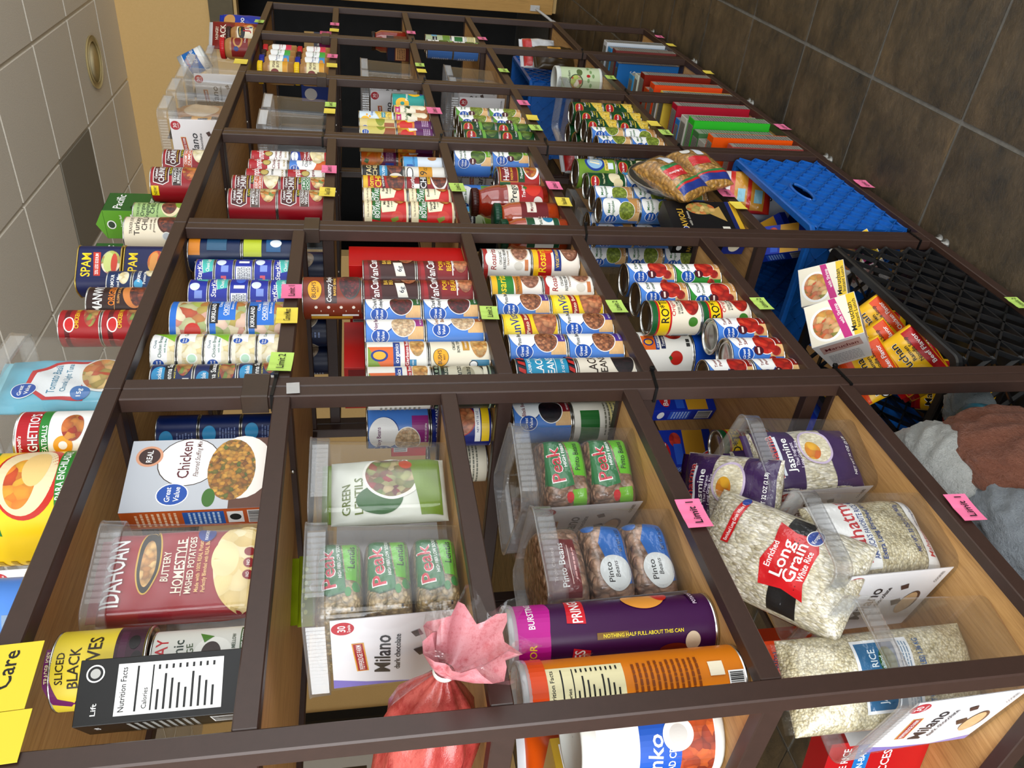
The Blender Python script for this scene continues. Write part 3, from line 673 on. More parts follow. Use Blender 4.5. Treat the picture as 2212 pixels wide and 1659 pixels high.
gvcan('gv_tomato', 'blue diced tomato can', 'Diced', 'Tomatoes', '@tom', '#c79a62', tc='#2b5a34', name='tomato_can', seal=1, food2='@tom')
gvcan('gv_tomgreen', 'green no salt tomato can', 'Diced', 'Tomatoes', '@tom', '#c79a62', base='#3f9a43', tc='#2b5a34', name='tomato_can', seal=1, food2='@tom')
gvcan('gv_sauce', 'blue tomato sauce can', 'Tomato', 'Sauce', '@tom', '#8f2018', tc='#8f2018', name='tomato_can', seal=1, food2='@tom')
gvcan('gv_paste', 'small blue tomato paste can', 'Tomato', 'Paste', '@tom', '#8f2018', tc='#8f2018', name='tomato_paste_can', r=33, h=92, seal=1)
gvcan('gv_fgreen', 'blue french green bean can', 'French Style', 'Green Beans', '@gbean', '#7fae3a', tc='#2b6a34', name='green_bean_can', seal=1)
gvcan('gv_sweet', 'green and white sweet pea can', 'Sweet', 'Peas', '@peas', '#c79a62', base='#6fa746', tc='#2b7a34', name='pea_can', r=34, seal=1)
gvcan('gv_corn', 'blue mixed vegetable can', 'Mixed', 'Vegetables', '@peas', '#c79a62', tc='#2b7a34', name='vegetable_can', r=34)
can('o_garb', 'bean_can', 'white organic garbanzo can with orange square', '#ecebe4', [P([(-30, 62), (8, 62), (8, 106), (-30, 106)], '#e0742a'), P([(-30, 84), (8, 106), (-30, 106)], '#8aa63a'), E(-10, 86, 11, 15, '#1f3f92'), E(-10, 86, 7.5, 11, '#efb63a'), R(-30, 50, 24, 62, '#27509c'), T('organics', -4, 56, 7, W_, 40), R(-36, 34, 40, 42, '#b1202c'), T('Garbanzo Beans', 2, 38, 5, W_, 60), E(14, 20, 26, 13, '@garb'), R(-40, 22, -18, 34, '#3b8fb8'), T('NO SALT ADDED', -29, 28, 2.6, W_, 20)]+FP(-100, 20, -60, 92, '#9a9a92', 9))
can('o_tom', 'tomato_can', 'large white organic tomato sauce can', '#efede6', [P([(-16, 84), (20, 84), (20, 112), (-16, 112)], '#e0742a'), E(2, 98, 9, 11, '#1f3f92'), E(2, 98, 6, 8, '#efb63a'), R(-16, 76, 28, 84, '#27509c'), T('organics', 6, 80, 5, W_, 36), R(-14, 62, 40, 72, '#23305c'), T('Tomato Sauce', 14, 67, 6, W_, 46), E(30, 40, 22, 22, '@tom'), E(-34, 40, 15, 14, '#c22a1c'), P([(-40, 52), (-34, 48), (-28, 53), (-33, 57)], '#3f6a2a'), R(-10, 8, -2, 16, '#3a3a38'), R(0, 8, 8, 16, '#3a3a38')]+FP(-130, 20, -70, 92, '#b9b8b0', 8), r=50, h=117)
can('bush_bowl', 'bean_can', 'cream bean bowl topper can with yellow badge', '#ebe3cf', [E(-16, 90, 17, 14, '#1d3f33'), E(-16, 90, 16, 13, '#f2b31f'), T("BUSH'S", -16, 92, 7, K_, 26), T('BEST', -16, 84, 3, K_, 10), T('ORGANIC', 12, 66, 5, '#2a4a40', 30), T('BOWL TOPPER', 12, 58, 5, '#2a4a40', 40), R(-4, 38, 46, 50, '#c99a3a'), T('CHERISHED CHICKPEAS', 20, 44, 3.4, W_, 40), E(12, 20, 30, 15, '@garb'), R(-60, 4, -22, 36, '#4a8fae'), E(-30, 32, 7, 8, K_), E(-30, 32, 5.5, 6.5, W_)])
can('garb_dark', 'bean_can', 'dark green garbanzo can with grey oval', '#1f2b24', [E(0, 56, 44, 34, '#b9b6a4'), E(0, 56, 41, 31, '#cfcbb8'), E(-2, 50, 30, 12, '#a8a48e'), T('Garbanzo', -2, 66, 10, '#26302a', 62), T('Beans', 4, 50, 9, '#26302a', 40), R(-20, 84, 26, 92, '#26402e'), T('TRADER JOES', 2, 88, 4, '#d9d6c4', 40), R(-80, 96, 80, 99, '#8a9a86'), R(-80, 10, 80, 13, '#8a9a86'), R(-18, 16, 24, 23, '#d9d6c4')]+[E(-60+10*i, 104, 3.5, 3, '#8a9a86') for i in range(12)])
can('vc_pork', 'bean_can', 'red pork and beans can', '#8f1620', [R(-55, 88, 60, 102, '#a8202a'), P([(-46, 66), (40, 72), (40, 98), (-46, 92)], '#6f0f18'), T("VanCamp's", -2, 82, 16, W_, 78, 4), T('PORK', 2, 60, 9, '#f2c832', 36), T('and', 2, 52, 4, '#f2c832', 10), T('BEANS', 4, 43, 10, '#f2c832', 44), R(-28, 34, 40, 36, W_), E(14, 18, 36, 16, '@bigbean'), T('IN TOMATO SAUCE', 6, 33, 3, W_, 46)])
can('vc_baked', 'bean_can', 'dark brown baked bean can with red top', '#4a1a12', [R(-60, 88, 60, 107.5, '#8f1620'), P([(-46, 72), (40, 78), (40, 102), (-46, 96)], '#6f0f18'), T("VanCamp's", -2, 88, 15, W_, 78, 4), T('BAKED', 16, 66, 8, '#e9c35a', 34), T('BEANS', 16, 56, 8, '#e9c35a', 34), P([(-30, 22), (4, 30), (4, 48), (-30, 42)], '#e9e6dc'), T('6g', -14, 35, 9, '#1c2a4a', 14), E(28, 20, 26, 16, '@bigbean'), R(-40, 20, -34, 52, '#6a2a1a')])
can('bush_country', 'bean_can', 'copper brown baked bean can with yellow badge', '#8a3c22', [E(-6, 92, 22, 14, '#3a140c'), E(-6, 92, 21, 13, '#f2b31f'), T("BUSH'S", -6, 94, 8, K_, 34), T('BEST', -6, 86, 3.4, K_, 12), P([(-34, 50), (36, 50), (36, 76), (-34, 72)], '#3f1710'), T('Country Style', 0, 65, 9, W_, 62, 0, .25), T('BAKED BEANS', 2, 54, 4.6, '#f2c45a', 42), E(10, 24, 36, 21, '#4a4a48'), E(10, 25, 33, 19, '@kidney')]+[E(-42, 90-24*i, 3, 3, '#f0e6da') for i in range(4)]+[FP(-52, 80-24*i, -44, 86-24*i, '#e8d8c8', 2)[0] for i in range(4)]+[R(-74, 20, -64, 100, '#d8a83a'), R(-63, 66, -58, 100, '#efe8da'), R(-63, 8, -58, 40, W_)], r=42, h=117)
can('ros_org', 'bean_can', 'white organic refried bean can', '#efece6', [R(-90, 98, 90, 107.6, '#b5322c'), E(-4, 94, 17, 10, '#efece6'), T('Rosarita', 0, 86, 12, '#a8282a', 56, 0, .1), T('ORGANIC', 0, 70, 6, '#5a5a52', 34), T('REFRIED BEANS', 0, 61, 6, '#3a3a34', 54), T('TRADITIONAL', 0, 53, 4, '#8a6a4a', 40), E(18, 26, 28, 20, '#d9c8b4'), E(18, 26, 25, 18, '@refried'), E(-20, 30, 9, 10, '#d8d4ca'), R(-30, 8, -6, 16, '#d08a5a')]+FP(-100, 20, -56, 80, '#cfc4a4', 7))
can('ros_yel', 'bean_can', 'red and yellow vegetarian refried bean can', '#efe8de', [R(-90, 96, 90, 107.6, '#f2c21c'), R(-90, 66, 90, 96, '#c32a22'), E(24, 74, 22, 20, '#e0562a'), E(24, 70, 12, 10, '#f0a83a'), T('Rosarita', -6, 88, 17, '#f7d51e', 74, 0, .1), R(-40, 44, 26, 60, '#27408a'), T('VEGETARIAN', -6, 53, 7, '#f2d24a', 54), E(14, 22, 32, 19, '#6a3a26'), E(14, 23, 29, 17, '@refried')])
can('ros_grn', 'bean_can', 'green and yellow refried bean can', '#efe8de', [R(-90, 96, 90, 107.6, '#f2c21c'), R(-90, 62, 90, 96, '#2f8a3a'), T('Rosarita', -6, 86, 16, '#f7d51e', 74, 0, .1), P([(-24, 44), (28, 46), (28, 62), (-24, 58)], '#c8842a'), T('TRADITIONAL', 2, 53, 5, '#2a4a2a', 44), E(20, 26, 30, 20, '@refried'), R(-50, 84, -42, 94, W_)]+BC(-60, 10, -40, 40))
can('sunv', 'bean_can', 'yellow can of big pinto beans', '#f2cf1e', [E(0, 86, 40, 18, '#f7df4a'), T('SunVista', -4, 86, 17, '#1f3f92', 76, 6), P([(-36, 52), (36, 60), (30, 66), (36, 74), (-36, 66)], '#a3261f'), T('Pinto Beans', 0, 63, 7, '#f5e6c8', 56, 6), E(6, 26, 42, 23, '@bigbean')])
can('tj_black', 'bean_can', 'turquoise black bean can with striped ends', '#2f9cc0', [R(-110, 92, 110, 107.6, '#1c2a3a'), R(-110, 3.4, 110, 16, '#1c2a3a'), T('TRADER JOES', 0, 86, 5, W_, 44), T('BLACK', 0, 68, 13, W_, 54), T('BEANS', 0, 48, 13, W_, 54), R(-40, 38, 40, 39, W_), T('15.5 OZ (439g)', 0, 26, 4.4, W_, 40)]+[P([(-80+16*i, 94), (-72+16*i, 94), (-66+16*i, 106), (-74+16*i, 106)], '#c2342a') for i in range(11)]+[P([(-80+16*i, 5), (-72+16*i, 5), (-66+16*i, 15), (-74+16*i, 15)], '#c2342a') for i in range(11)])
can('w_black', 'bean_can', 'cream black bean can with brown lettering', '#e6dfd0', [T('BLACK', -2, 82, 16, '#3a2a22', 60), T('BEANS', 0, 62, 13, '#3a2a22', 54), E(10, 24, 34, 20, '@black'), T('NET WT 15 OZ', 38, 8, 3, '#5a4a40', 26)])
def chunky(key, desc, f1, f2, badge, food, new=False):
    L = [P([(-34, 82), (-28, 104), (28, 104), (36, 82), (28, 68), (-26, 68)], W_), P([(-32, 82), (-26.5, 102.5), (26.5, 102.5), (34, 82), (27, 69.5), (-25, 69.5)], '#5a0d16'), T("Campbell's", -2, 97, 6, W_, 34, 0, .2), T('CHUNKY', 0, 85, 13, W_, 54), T('SOUP THAT EATS LIKE A MEAL', 0, 75, 2.6, '#e9c832', 44), R(-10, 60, 30, 68, K_), T('17g PROTEIN', 10, 64, 4, '#e9d832', 32)]
    L += [R(-34, 40, 38, 59, badge), T(f1, 2, 54, 6.5, W_, 58), T(f2, 2, 45.5, 6.5, W_, 62), R(-34, 59, 38, 60, W_), R(-34, 39, 38, 40, W_), E(12, 20, 34, 18, food)]+FP(44, 6, 70, 14, '#e8c8c8', 2)
    if new: L += [R(-60, 92, -36, 109, '#f2dc1e'), T('NEW!', -48, 100, 7, K_, 20)]
    can(key, 'soup_can', desc, '#a3182a', L, r=42, h=113)
chunky('ch_mine', 'large dark red minestrone soup can', 'MINESTRONE', 'WITH ITALIAN SAUSAGE', '#5a3a26', '@soup')
chunky('ch_veg', 'large dark red old fashioned vegetable soup can', 'OLD FASHIONED', 'VEGETABLE BEEF', '#5a3a26', '@soup')
chunky('ch_chick', 'large dark red chicken noodle soup can, orange badge', 'BEEF-STYLE', 'CHICKEN NOODLE', '#c65a26', '@chick')
chunky('ch_green', 'large dark red chicken noodle soup can, green badge', 'CHICKEN', 'NOODLE', '#2a7a3a', '@soup')
chunky('ch_buf', 'large dark red buffalo style soup can with NEW flash', 'TEXAS-STYLE', 'BUFFALO CHICKEN', '#3a1a12', '@pasta', True)
chunky('ch_cream', 'large dark red creamy dumpling soup can', 'CREAMY CHICKEN', 'DUMPLINGS', '#c65a26', '@chick')
def campbell(key, desc, l1, l2, c='#2a2a2a'):
    can(key, 'soup_can', desc, '#eeece8', [R(-104, 52, 104, 98, '#b5182a'), T("Campbell's", 2, 76, 17, W_, 74, 4, .25), E(0, 54, 11, 11, '#7a6a3a'), E(0, 54, 9, 9, '#c9b46a'), T(l1, 2, 36, 7, c, 6*len(l1)), T(l2, 2, 24, 6, c, 5*len(l2)), T('CONDENSED', -20, 94, 2.6, '#e0b0a8', 20), T('SOUP', 0, 10, 5, '#b9a05a', 26)], r=33, h=101)
campbell('cam_tom', 'red and white tomato soup can', 'Tomato', '')
campbell('cam_chick', 'red and white chicken soup can', 'Chicken', 'with Rice', '#8a2430')
campbell('cam_cream', 'red and white cream soup can', 'Cream of', 'Chicken', '#8a2430')
campbell('cam_veg', 'red and white vegetable soup can', 'Vegetable', '', '#8a2430')
can('cre_chick', 'soup_can', 'blue and red cream soup can', '#1f4fae', [P([(-60, 30), (60, 60), (60, 80), (-60, 66)], '#9a1c24'), T('Cream of', 0, 62, 6, W_, 34), T('Chicken', 2, 52, 6, W_, 34), E(10, 24, 36, 24, '#efe6b8'), E(10, 24, 32, 20, '@chick'), R(-104, 3.4, 104, 10, '#b5282a'), E(-4, 88, 18, 9, W_), T('BEST CHOICE', -4, 88, 4, '#1f4fae', 28)], r=33, h=101)
can('gv_noodle', 'soup_can', 'blue and orange chicken noodle soup can', '#5b8fd6', [R(-104, 3.4, 104, 40, '#d86a24'), E(8, 54, 36, 26, W_), T('Homestyle', 8, 64, 5, '#23303c', 34), T('Chicken', 8, 55, 8, '#23303c', 40), T('SOUP', 8, 45, 6, '#23303c', 24), E(22, 26, 22, 14, '@chick'), T('NET WT 10.75 OZ', 34, 8, 3, W_, 30)]+GV(-18, 84, .9), r=33, h=101)
def boy(key, desc, l1, l2):
    can(key, 'pasta_can', desc, '#cf2a26', [R(-116, 90, 116, 107.6, '#efe6c4'), T('No Artificial Flavors', -2, 99, 4, '#6a4a2a', 56), R(-116, 3.4, 116, 8, '#efe6c4'), P([(-16, 34), (40, 18), (44, 72), (-20, 66)], '#f5ecd0'), P([(-40, 70), (36, 66), (40, 88), (-36, 90)], '#2a7a3a'), T('Chef', -14, 86, 7, W_, 24, 0, .3), T('BOYARDEE', 0, 76, 11, W_, 66, -3), T(l1, 12, 60, 6, '#2a2a24', 5*len(l1)), T(l2, 12, 51, 6, '#2a2a24', 5*len(l2)), T('in tomato sauce', 12, 43, 3.4, '#2a7a5a', 34), E(26, 24, 20, 14, '@pasta'), E(-30, 30, 14, 14, '#d9483a'), E(-50, 28, 13, 13, '#c8322a'), P([(-44, 40), (-34, 46), (-28, 28), (-36, 26)], '#8a9a3a')])
boy('boy_rav', 'red pasta can with ravioli picture', 'Mini', 'Ravioli')
boy('boy_rav2', 'red pasta can with beef ravioli picture', 'Beef', 'Ravioli')
boy('boy_beef', 'red pasta can with beefaroni picture', 'Beefaroni', '')
boy('boy_spag', 'red pasta can with spaghetti and meatballs picture', 'Spaghetti &', 'Meatballs')
can('hormel', 'chili_can', 'red chili can with big yellow lettering', '#b81f1c', [R(-116, 96, 116, 107.6, '#e9c23a'), T('Hormel', -6, 88, 13, '#f7e03a', 56), T('CHILI', 2, 70, 15, '#f7e03a', 52), P([(-40, 50), (40, 58), (40, 66), (-40, 58)], '#4a120c'), T('WITH BEANS', 0, 58, 5, W_, 44, 5), E(6, 26, 42, 23, '@chili'), E(20, 28, 12, 10, '#e9c23a')])
can('south', 'chili_can', 'dark red chili can with CHILI in white', '#9a1a26', [T('Southgate', 0, 94, 11, K_, 70), T('Southgate', .5, 94.6, 10.4, W_, 68), R(-30, 70, -14, 90, W_), R(-50, 56, 50, 76, '#2a1a16'), T('CHILI', 2, 66, 15, W_, 56), R(-14, 48, 20, 55, '#e9c832'), T('WITH BEANS', 3, 51.5, 4, K_, 30), E(8, 24, 40, 22, W_), E(12, 24, 36, 20, '@chili')])
can('zag', 'chili_can', 'black chili can with blue band', '#1c1814', [T('STAGG', -4, 92, 13, '#e9d8a4', 62), T('CHILI', 0, 76, 11, '#e9d8a4', 48), R(-70, 44, 70, 64, '#4a9cc4'), T('SILVERADO', 2, 54, 7, W_, 60), E(16, 24, 36, 21, '@chili'), E(-26, 22, 12, 18, '#e8e4d8')])
can('nine', 'soup_can', 'pale grey can with mustard middle band', '#e6e4de', [R(-116, 36, 116, 72, '#d9a022'), T('9', -4, 60, 18, '#4a3a14', 13), T('OZ', 12, 54, 9, '#4a3a14', 14), E(-6, 96, 24, 9, K_), E(-6, 96, 20, 6.5, W_)])
can('peach', 'fruit_can', 'orange and purple peach can', '#7a1f5c', [R(-116, 56, 116, 107.6, '#d9731f'), E(-10, 66, 26, 26, '@fruit'), P([(-30, 90), (-18, 84), (-14, 96), (-24, 100)], '#3f7a2e'), R(-20, 14, 30, 40, '#7a1f5c'), R(-46, 10, -26, 36, '#2a4fae'), T('Peaches', 8, 46, 7, W_, 38)]+FP(-20, 12, 26, 36, '#d8b8cc', 5)+BC(-90, 8, -60, 100, False))
can('peach2', 'fruit_can', 'orange and purple can with white sticker', '#7a1f5c', [R(-116, 50, 116, 107.6, '#df8a2c'), E(-6, 78, 30, 24, '@fruit'), P([(-34, 92), (-20, 88), (-18, 100), (-28, 102)], '#3f7a2e'), P([(-2, 46), (26, 50), (22, 78), (-6, 74)], W_)]+FP(0, 52, 20, 72, '#8a8a88', 4)+[R(-40, 10, -18, 34, '#2a4fae')])
can('bluew', 'vegetable_can', 'sky blue and white can with mushrooms', '#d9e2ec', [R(-116, 70, 116, 107.6, '#5aa6d8'), T('Mushrooms', 0, 82, 7, '#2a5a9a', 48), E(10, 30, 10, 12, '#b98a62'), E(22, 24, 9, 9, '#cfa27a'), R(-30, 84, -14, 100, '#2a5fae')])
can('pine', 'fruit_can', 'teal pineapple can with yellow rings', '#1fa39a', [E(-22, 76, 20, 22, '#f2c21c'), E(-22, 76, 6, 7, '#1fa39a'), E(26, 34, 21, 22, '#f2c21c'), E(26, 34, 6, 7, '#1fa39a'), E(-52, 26, 18, 20, '#f2c21c'), E(-52, 26, 6, 7, '#1fa39a'), E(40, 88, 16, 16, '#f2c21c'), T('Pineapple', 12, 62, 8, W_, 50), E(20, 12, 6, 6, '#2a4fae')], r=40)
can('sunp', 'fruit_can', 'pale blue pineapple tidbit can with a sun', '#dbe8f0', [E(-20, 90, 14, 14, '#f2c32a')]+[E(-20+20*math.cos(a), 90+18*math.sin(a), 4, 3, '#f2b32a') for a in (3.4, 4.0, 4.7, 5.4, 6.0)]+[T('Dole', 8, 70, 7, '#3a7ac4', 22), P([(-30, 8), (40, 8), (40, 56), (10, 60), (-20, 44)], '@corn'), R(-10, 28, 16, 40, '#2a9aa8'), T('IN JUICE', 3, 34, 5, W_, 20), R(46, 10, 70, 100, W_)], r=36)
can('pearl', 'fruit_can', 'cream pear halves can with pink flag', '#f0ead6', [R(-116, 92, 116, 107.6, '#f2dc6a'), P([(-30, 90), (10, 90), (4, 98), (10, 106), (-30, 106)], '#c22a7a'), T('LITE', -14, 98, 6, W_, 22), T('Halves', -2, 74, 8, '#4a7a3a', 40), P([(-4, 60), (12, 56), (18, 68), (4, 72)], '#2a4a24'), R(-60, 3.4, 60, 40, '#b5763e'), E(14, 32, 20, 18, '#f0e6c8'), E(4, 20, 12, 12, '#f4ecd4')])
can('pearc', 'fruit_can', 'yellow green pear can with barcode strip', '#e2d39a', [R(-116, 4, 10, 40, '#a8643c'), E(6, 60, 34, 26, '#dcd07a'), E(24, 46, 26, 14, '#9aa63a')]+GV(-10, 92, .8)+BC(-60, 10, -40, 100, False)+[R(-58, 50, -42, 72, '#2a5fae')])
can('cock', 'fruit_can', 'purple fruit cocktail can with fruit picture', '#6f2470', [R(-116, 54, 116, 107.6, '@fruit'), E(-10, 80, 22, 20, '#d9382a'), E(14, 70, 14, 12, '#f2c832'), P([(-40, 96), (-28, 90), (-26, 104)], '#4f8a2e'), P([(8, 50), (36, 54), (32, 78), (4, 74)], W_), R(-40, 10, -20, 34, '#2a4fae')]+FP(-14, 12, 20, 34, '#d8c0d8', 4), r=36)
can('dm_gbean', 'green_bean_can', 'dark green cut green bean can', '#14582c', [E(-14, 88, 22, 15, '#e0b23a'), E(-14, 88, 20.5, 13.5, '#b5242a'), T('Del Monte', -14, 88, 7, W_, 34), R(-44, 62, -20, 88, '#5ab0dc'), R(-14, 48, 40, 70, '#0f4422'), T('Cut Green Beans', 12, 60, 5, W_, 48), E(16, 26, 34, 20, '@gbean'), P([(-40, 40), (20, 46), (20, 56), (-40, 50)], '#7ab04a')])
can('dm_corn', 'corn_can', 'dark green kernel corn can', '#14582c', [E(-14, 88, 22, 15, '#e0b23a'), E(-14, 88, 20.5, 13.5, '#b5242a'), T('Del Monte', -14, 88, 7, W_, 34), R(-52, 76, -36, 100, '#5ab0dc'), R(-20, 46, 44, 72, '#0f4422'), T('Fresh Cut', 10, 66, 6, W_, 34, 0, .3), T('WHOLE', 12, 58, 5, '#e9d85a', 28), T('KERNEL CORN', 12, 50, 5, '#e9d85a', 44), E(18, 22, 34, 20, '@corn'), E(-16, 14, 14, 12, '@corn')])
can('dm_new', 'potato_can', 'dark green new potato can', '#14582c', [E(-6, 92, 20, 13, '#e0b23a'), E(-6, 92, 18.5, 11.5, '#b5242a'), T('Del Monte', -6, 92, 6, W_, 30), R(-40, 70, -18, 96, '#5ab0dc'), R(-14, 56, 30, 76, '#0f4422'), T('New Potatoes', 8, 66, 6, '#e8e4b8', 40), E(10, 34, 20, 17, '#e6dcbc'), E(-10, 24, 15, 14, '#ddd0a8'), R(-104, 6, -50, 100, '#2a7a46')]+FP(-100, 12, -56, 92, '#dfe8d8', 8))
can('palm', 'vegetable_can', 'lime green hearts of palm can', '#7da03a', [E(10, 64, 30, 30, '#2a4fa0'), E(10, 64, 23, 23, '#9cc0dc'), P([(0, 52), (6, 50), (14, 78), (8, 80)], '#efe6c8'), P([(12, 50), (18, 50), (24, 76), (18, 78)], '#e8dcb8'), R(-18, 24, 46, 36, '#e9cf6a'), T('HEARTS of PALM', 14, 30, 6, '#4a3a1a', 56), E(-36, 96, 9, 9, '#e8e8da'), R(-14, 10, 8, 26, '#dfe8f0'), R(-116, 4, -52, 106, '#89ad42'), R(-100, 6, -76, 104, '#e8e6d2')], r=42, h=117)
can('leaf', 'vegetable_can', 'pale green vegetable can with bamboo leaves', '#b9c4a0', [P([(-60, 40), (-20, 56), (-60, 60)], '#5a7a34'), P([(-50, 20), (-6, 40), (-46, 36)], '#6f8f3a'), R(-24, 60, 10, 80, K_), T('Bamboo', -7, 70, 7, W_, 28), R(14, 60, 44, 84, '#5ab0dc'), E(10, 20, 40, 16, '#7a9a3a')])
can('hunts', 'sauce_can', 'large red and green pasta sauce can', '#b9302a', [R(-140, 84, 140, 114, '#1f6a34'), P([(-30, 62), (26, 62), (34, 88), (26, 112), (-30, 112)], '#e0a03a'), P([(-28, 64), (25, 64), (32, 88), (25, 110), (-28, 110)], '#8a1c1c'), T("Hunt's", -2, 96, 16, W_, 48), T('PASTA SAUCE', -2, 80, 6, '#f0c84a', 44), R(-30, 44, 34, 62, '#1f5a2e'), T('Traditional', 2, 53, 7, W_, 46, 0, .2), E(14, 24, 36, 22, W_), E(16, 26, 32, 18, '@pasta'), E(-50, 24, 18, 18, '#c8382a'), E(-66, 40, 12, 12, '#7a9a3a')], r=43, h=119)
can('rotel', 'tomato_can', 'cream tomato and chilli can with yellow band', '#ece4d2', [R(-116, 96, 116, 107.6, '#1f6a3a'), R(-116, 92, 116, 96, '#c8282a'), R(-116, 70, 116, 92, '#f2d21e'), T('RO*TEL', 0, 81, 17, K_, 76), R(-36, 56, 36, 69, '#ece4d2'), R(-116, 66, 116, 70, '#c8282a'), T('Original', 0, 62, 8, '#c8282a', 48), T('DICED TOMATOES', 4, 50, 4.4, '#2a2a24', 46), T('& GREEN CHILIES', 4, 44, 4.4, '#2a2a24', 46), E(12, 22, 34, 18, '@tom'), E(-36, 20, 10, 10, '#4f8a34')]+BC(-90, 20, -66, 60), r=36)
can('bluebig', 'tomato_can', 'large bright blue tomato can', '#1f5fc4', [R(-150, 4, 150, 12, '#c8282a'), T('Tomatoes', 0, 80, 12, W_, 60), E(10, 34, 34, 24, '@tom')]+FP(-110, 20, -70, 96, '#c8daf2', 9), r=50, h=117)
can('yelcan', 'bean_can', 'cream and yellow can with small print', '#ece6d2', [R(-116, 84, 116, 107.6, '#d8a832')]+FP(-60, 20, 40, 80, '#8a8a7a', 9)+BC(-90, 30, -66, 70), r=36)
can('bushnavy', 'bean_can', 'deep blue chili bean can with red beans', '#1c2f86', [E(6, 60, 34, 30, '#b8281f'), E(6, 60, 32, 28, '@bigbean'), T('CHILI BEANS', 0, 98, 7, W_, 60), R(-40, 6, 40, 20, '#f0d02a'), R(-40, 22, 40, 32, W_), T('NET WT 16 OZ', 0, 27, 4, '#1c2f86', 40)])
can('greyveg', 'vegetable_can', 'cream can with green and yellow label', '#eeece2', [R(-116, 4, 116, 40, '#f0e6a8'), R(-60, 60, 20, 96, '#2f7a3a'), T('Nutrition Facts', -70, 94, 5, K_, 30)]+FP(-100, 12, -50, 88, '#6a6a62', 9)+FP(-30, 12, 40, 54, '#8a8a7a', 6))
can('navynf', 'meat_can', 'navy can with printed nutrition panel', '#14305c', NF(-90, 10, -40, 100, '#16335f', '#dfe8f2')+[R(-30, 70, 20, 107, '#c4d03a'), R(-20, 30, 40, 60, '#2a6a9a'), E(0, 40, 10, 12, '#e8eef4')])
can('navynf2', 'meat_can', 'navy can with orange corner', '#14305c', NF(-90, 10, -40, 100, '#16335f', '#dfe8f2')+[R(-30, 84, 20, 107, '#e0942a'), R(-20, 30, 40, 70, '#3a6a8a')])
can('cornbeef', 'meat_can', 'navy hash can with meat picture', '#16264a', [E(-74, 58, 30, 34, '#dcd6c8'), E(-74, 58, 28, 32, '@meat'), E(20, 58, 30, 34, '#dcd6c8'), E(20, 58, 28, 32, '@meat')]+FP(-30, 20, -14, 90, '#8a9ac0', 8), r=40, h=108)
can('cornbeef2', 'meat_can', 'navy hash can with white small print', '#16264a', FP(-100, 16, -50, 70, '#b8c4dc', 8)+[R(-84, 84, -64, 98, W_), E(20, 58, 28, 32, '@meat')], r=40, h=108)
def small(key, desc, base, L, r, h, name): can(key, name, desc, base, L, r, h, wrap=2.4)
small('vien', 'navy vienna sausage can', '#16306a', [E(-14, 52, 20, 12, '#3aa0d0'), T('Brookdale', -14, 52, 7, W_, 32), P([(-34, 30), (40, 30), (40, 44), (-34, 44)], K_), T('Vienna Sausage', 2, 37, 8, W_, 66), T('MADE WITH CHICKEN', 2, 28, 2.6, '#e9d84a', 44), E(10, 15, 26, 12, '@saus'), R(-34, 6, -20, 16, W_)], 33, 68, 'sausage_can')
small('vien_nf', 'navy vienna sausage can turned to its small print', '#16306a', NF(-100, 6, -60, 62, '#b9c0cc', '#1c2436')+[E(-30, 50, 14, 11, '#3aa0d0')]+FP(-54, 8, -20, 36, '#7a8ab4', 6), 33, 68, 'sausage_can')
small('gvchick', 'pale chunk chicken breast can', '#efe9d6', [R(-132, 2.5, 132, 22, '@chick'), P([(-30, 14), (30, 14), (44, 40), (-44, 40)], W_), P([(6, 3), (44, 3), (50, 40), (36, 40)], '#8fc43a'), T('Chunk', 2, 34, 4.4, '#2a6a7a', 18), T('Chicken Breast', 0, 26, 5.6, '#2a6a5a', 46), T('with Rib Meat', 0, 18, 3.4, '#4a8a7a', 30), E(-58, 16, 9, 9, '#dff0e0'), E(-58, 16, 7.5, 7.5, '#3a9a6a')]+GV(-34, 28, .74), 42, 43, 'chicken_can')
small('gvchick2', 'pale chunk chicken breast can turned to its picture', '#efe9d6', [R(-132, 2.5, 132, 34, '@chick'), E(-20, 18, 9, 9, '#f2f6ee'), E(-20, 18, 7, 7, '#bfe0c8'), P([(10, 14), (60, 14), (60, 41), (20, 41)], W_), T('Chicken', 40, 30, 5, '#2a6a5a', 26)]+GV(14, 31, .62), 42, 43, 'chicken_can')
small('kirk', 'blue chicken breast can with salad picture', '#1f7ad0', [R(-157, 2.5, 157, 54, '@salad'), R(-34, 20, 44, 54, '#1f7ad0'), T('Chunk', 6, 47, 5, W_, 22), T('CHICKEN BREAST', 6, 37, 8, W_, 62), R(-24, 31, 36, 31.8, W_), T('Extra Lean', 6, 26, 4, W_, 34), R(-40, 50, 8, 64, K_), T('KIRKLAND', -16, 58, 7, W_, 42)], 50, 67, 'chicken_can')
small('kirk2', 'blue chicken breast can turned to its salad picture', '#1f7ad0', [R(-157, 2.5, 157, 54, '@salad'), R(-46, 6, -40, 40, W_), E(-20, 26, 16, 14, '#c8382a'), E(-50, 34, 14, 10, '#f0e8d4')], 50, 67, 'chicken_can')
small('stark', 'blue and teal chunk light tuna can', '#1634a8', [P([(-10, 2.6), (60, 2.6), (60, 22), (26, 25), (-14, 20)], '#5ac4bc'), P([(-14, 20), (26, 25), (26, 26), (-15, 21)], W_), T('StarKist', -6, 27, 9, W_, 46, 0, .15), T('Chunk Light', 10, 12, 6.4, W_, 42, 0, .1), R(-70, 6, -62, 16, '#d8546a')], 42.5, 37, 'tuna_can')
small('stark2', 'blue tuna can turned to its small print', '#1634a8', [R(-40, 4, 0, 33, '#e8eaee')]+FP(-38, 6, -2, 31, '#3a4258', 8)+[R(10, 8, 18, 28, W_), E(36, 16, 12, 9, '#4a74d8')], 42.5, 37, 'tuna_can')
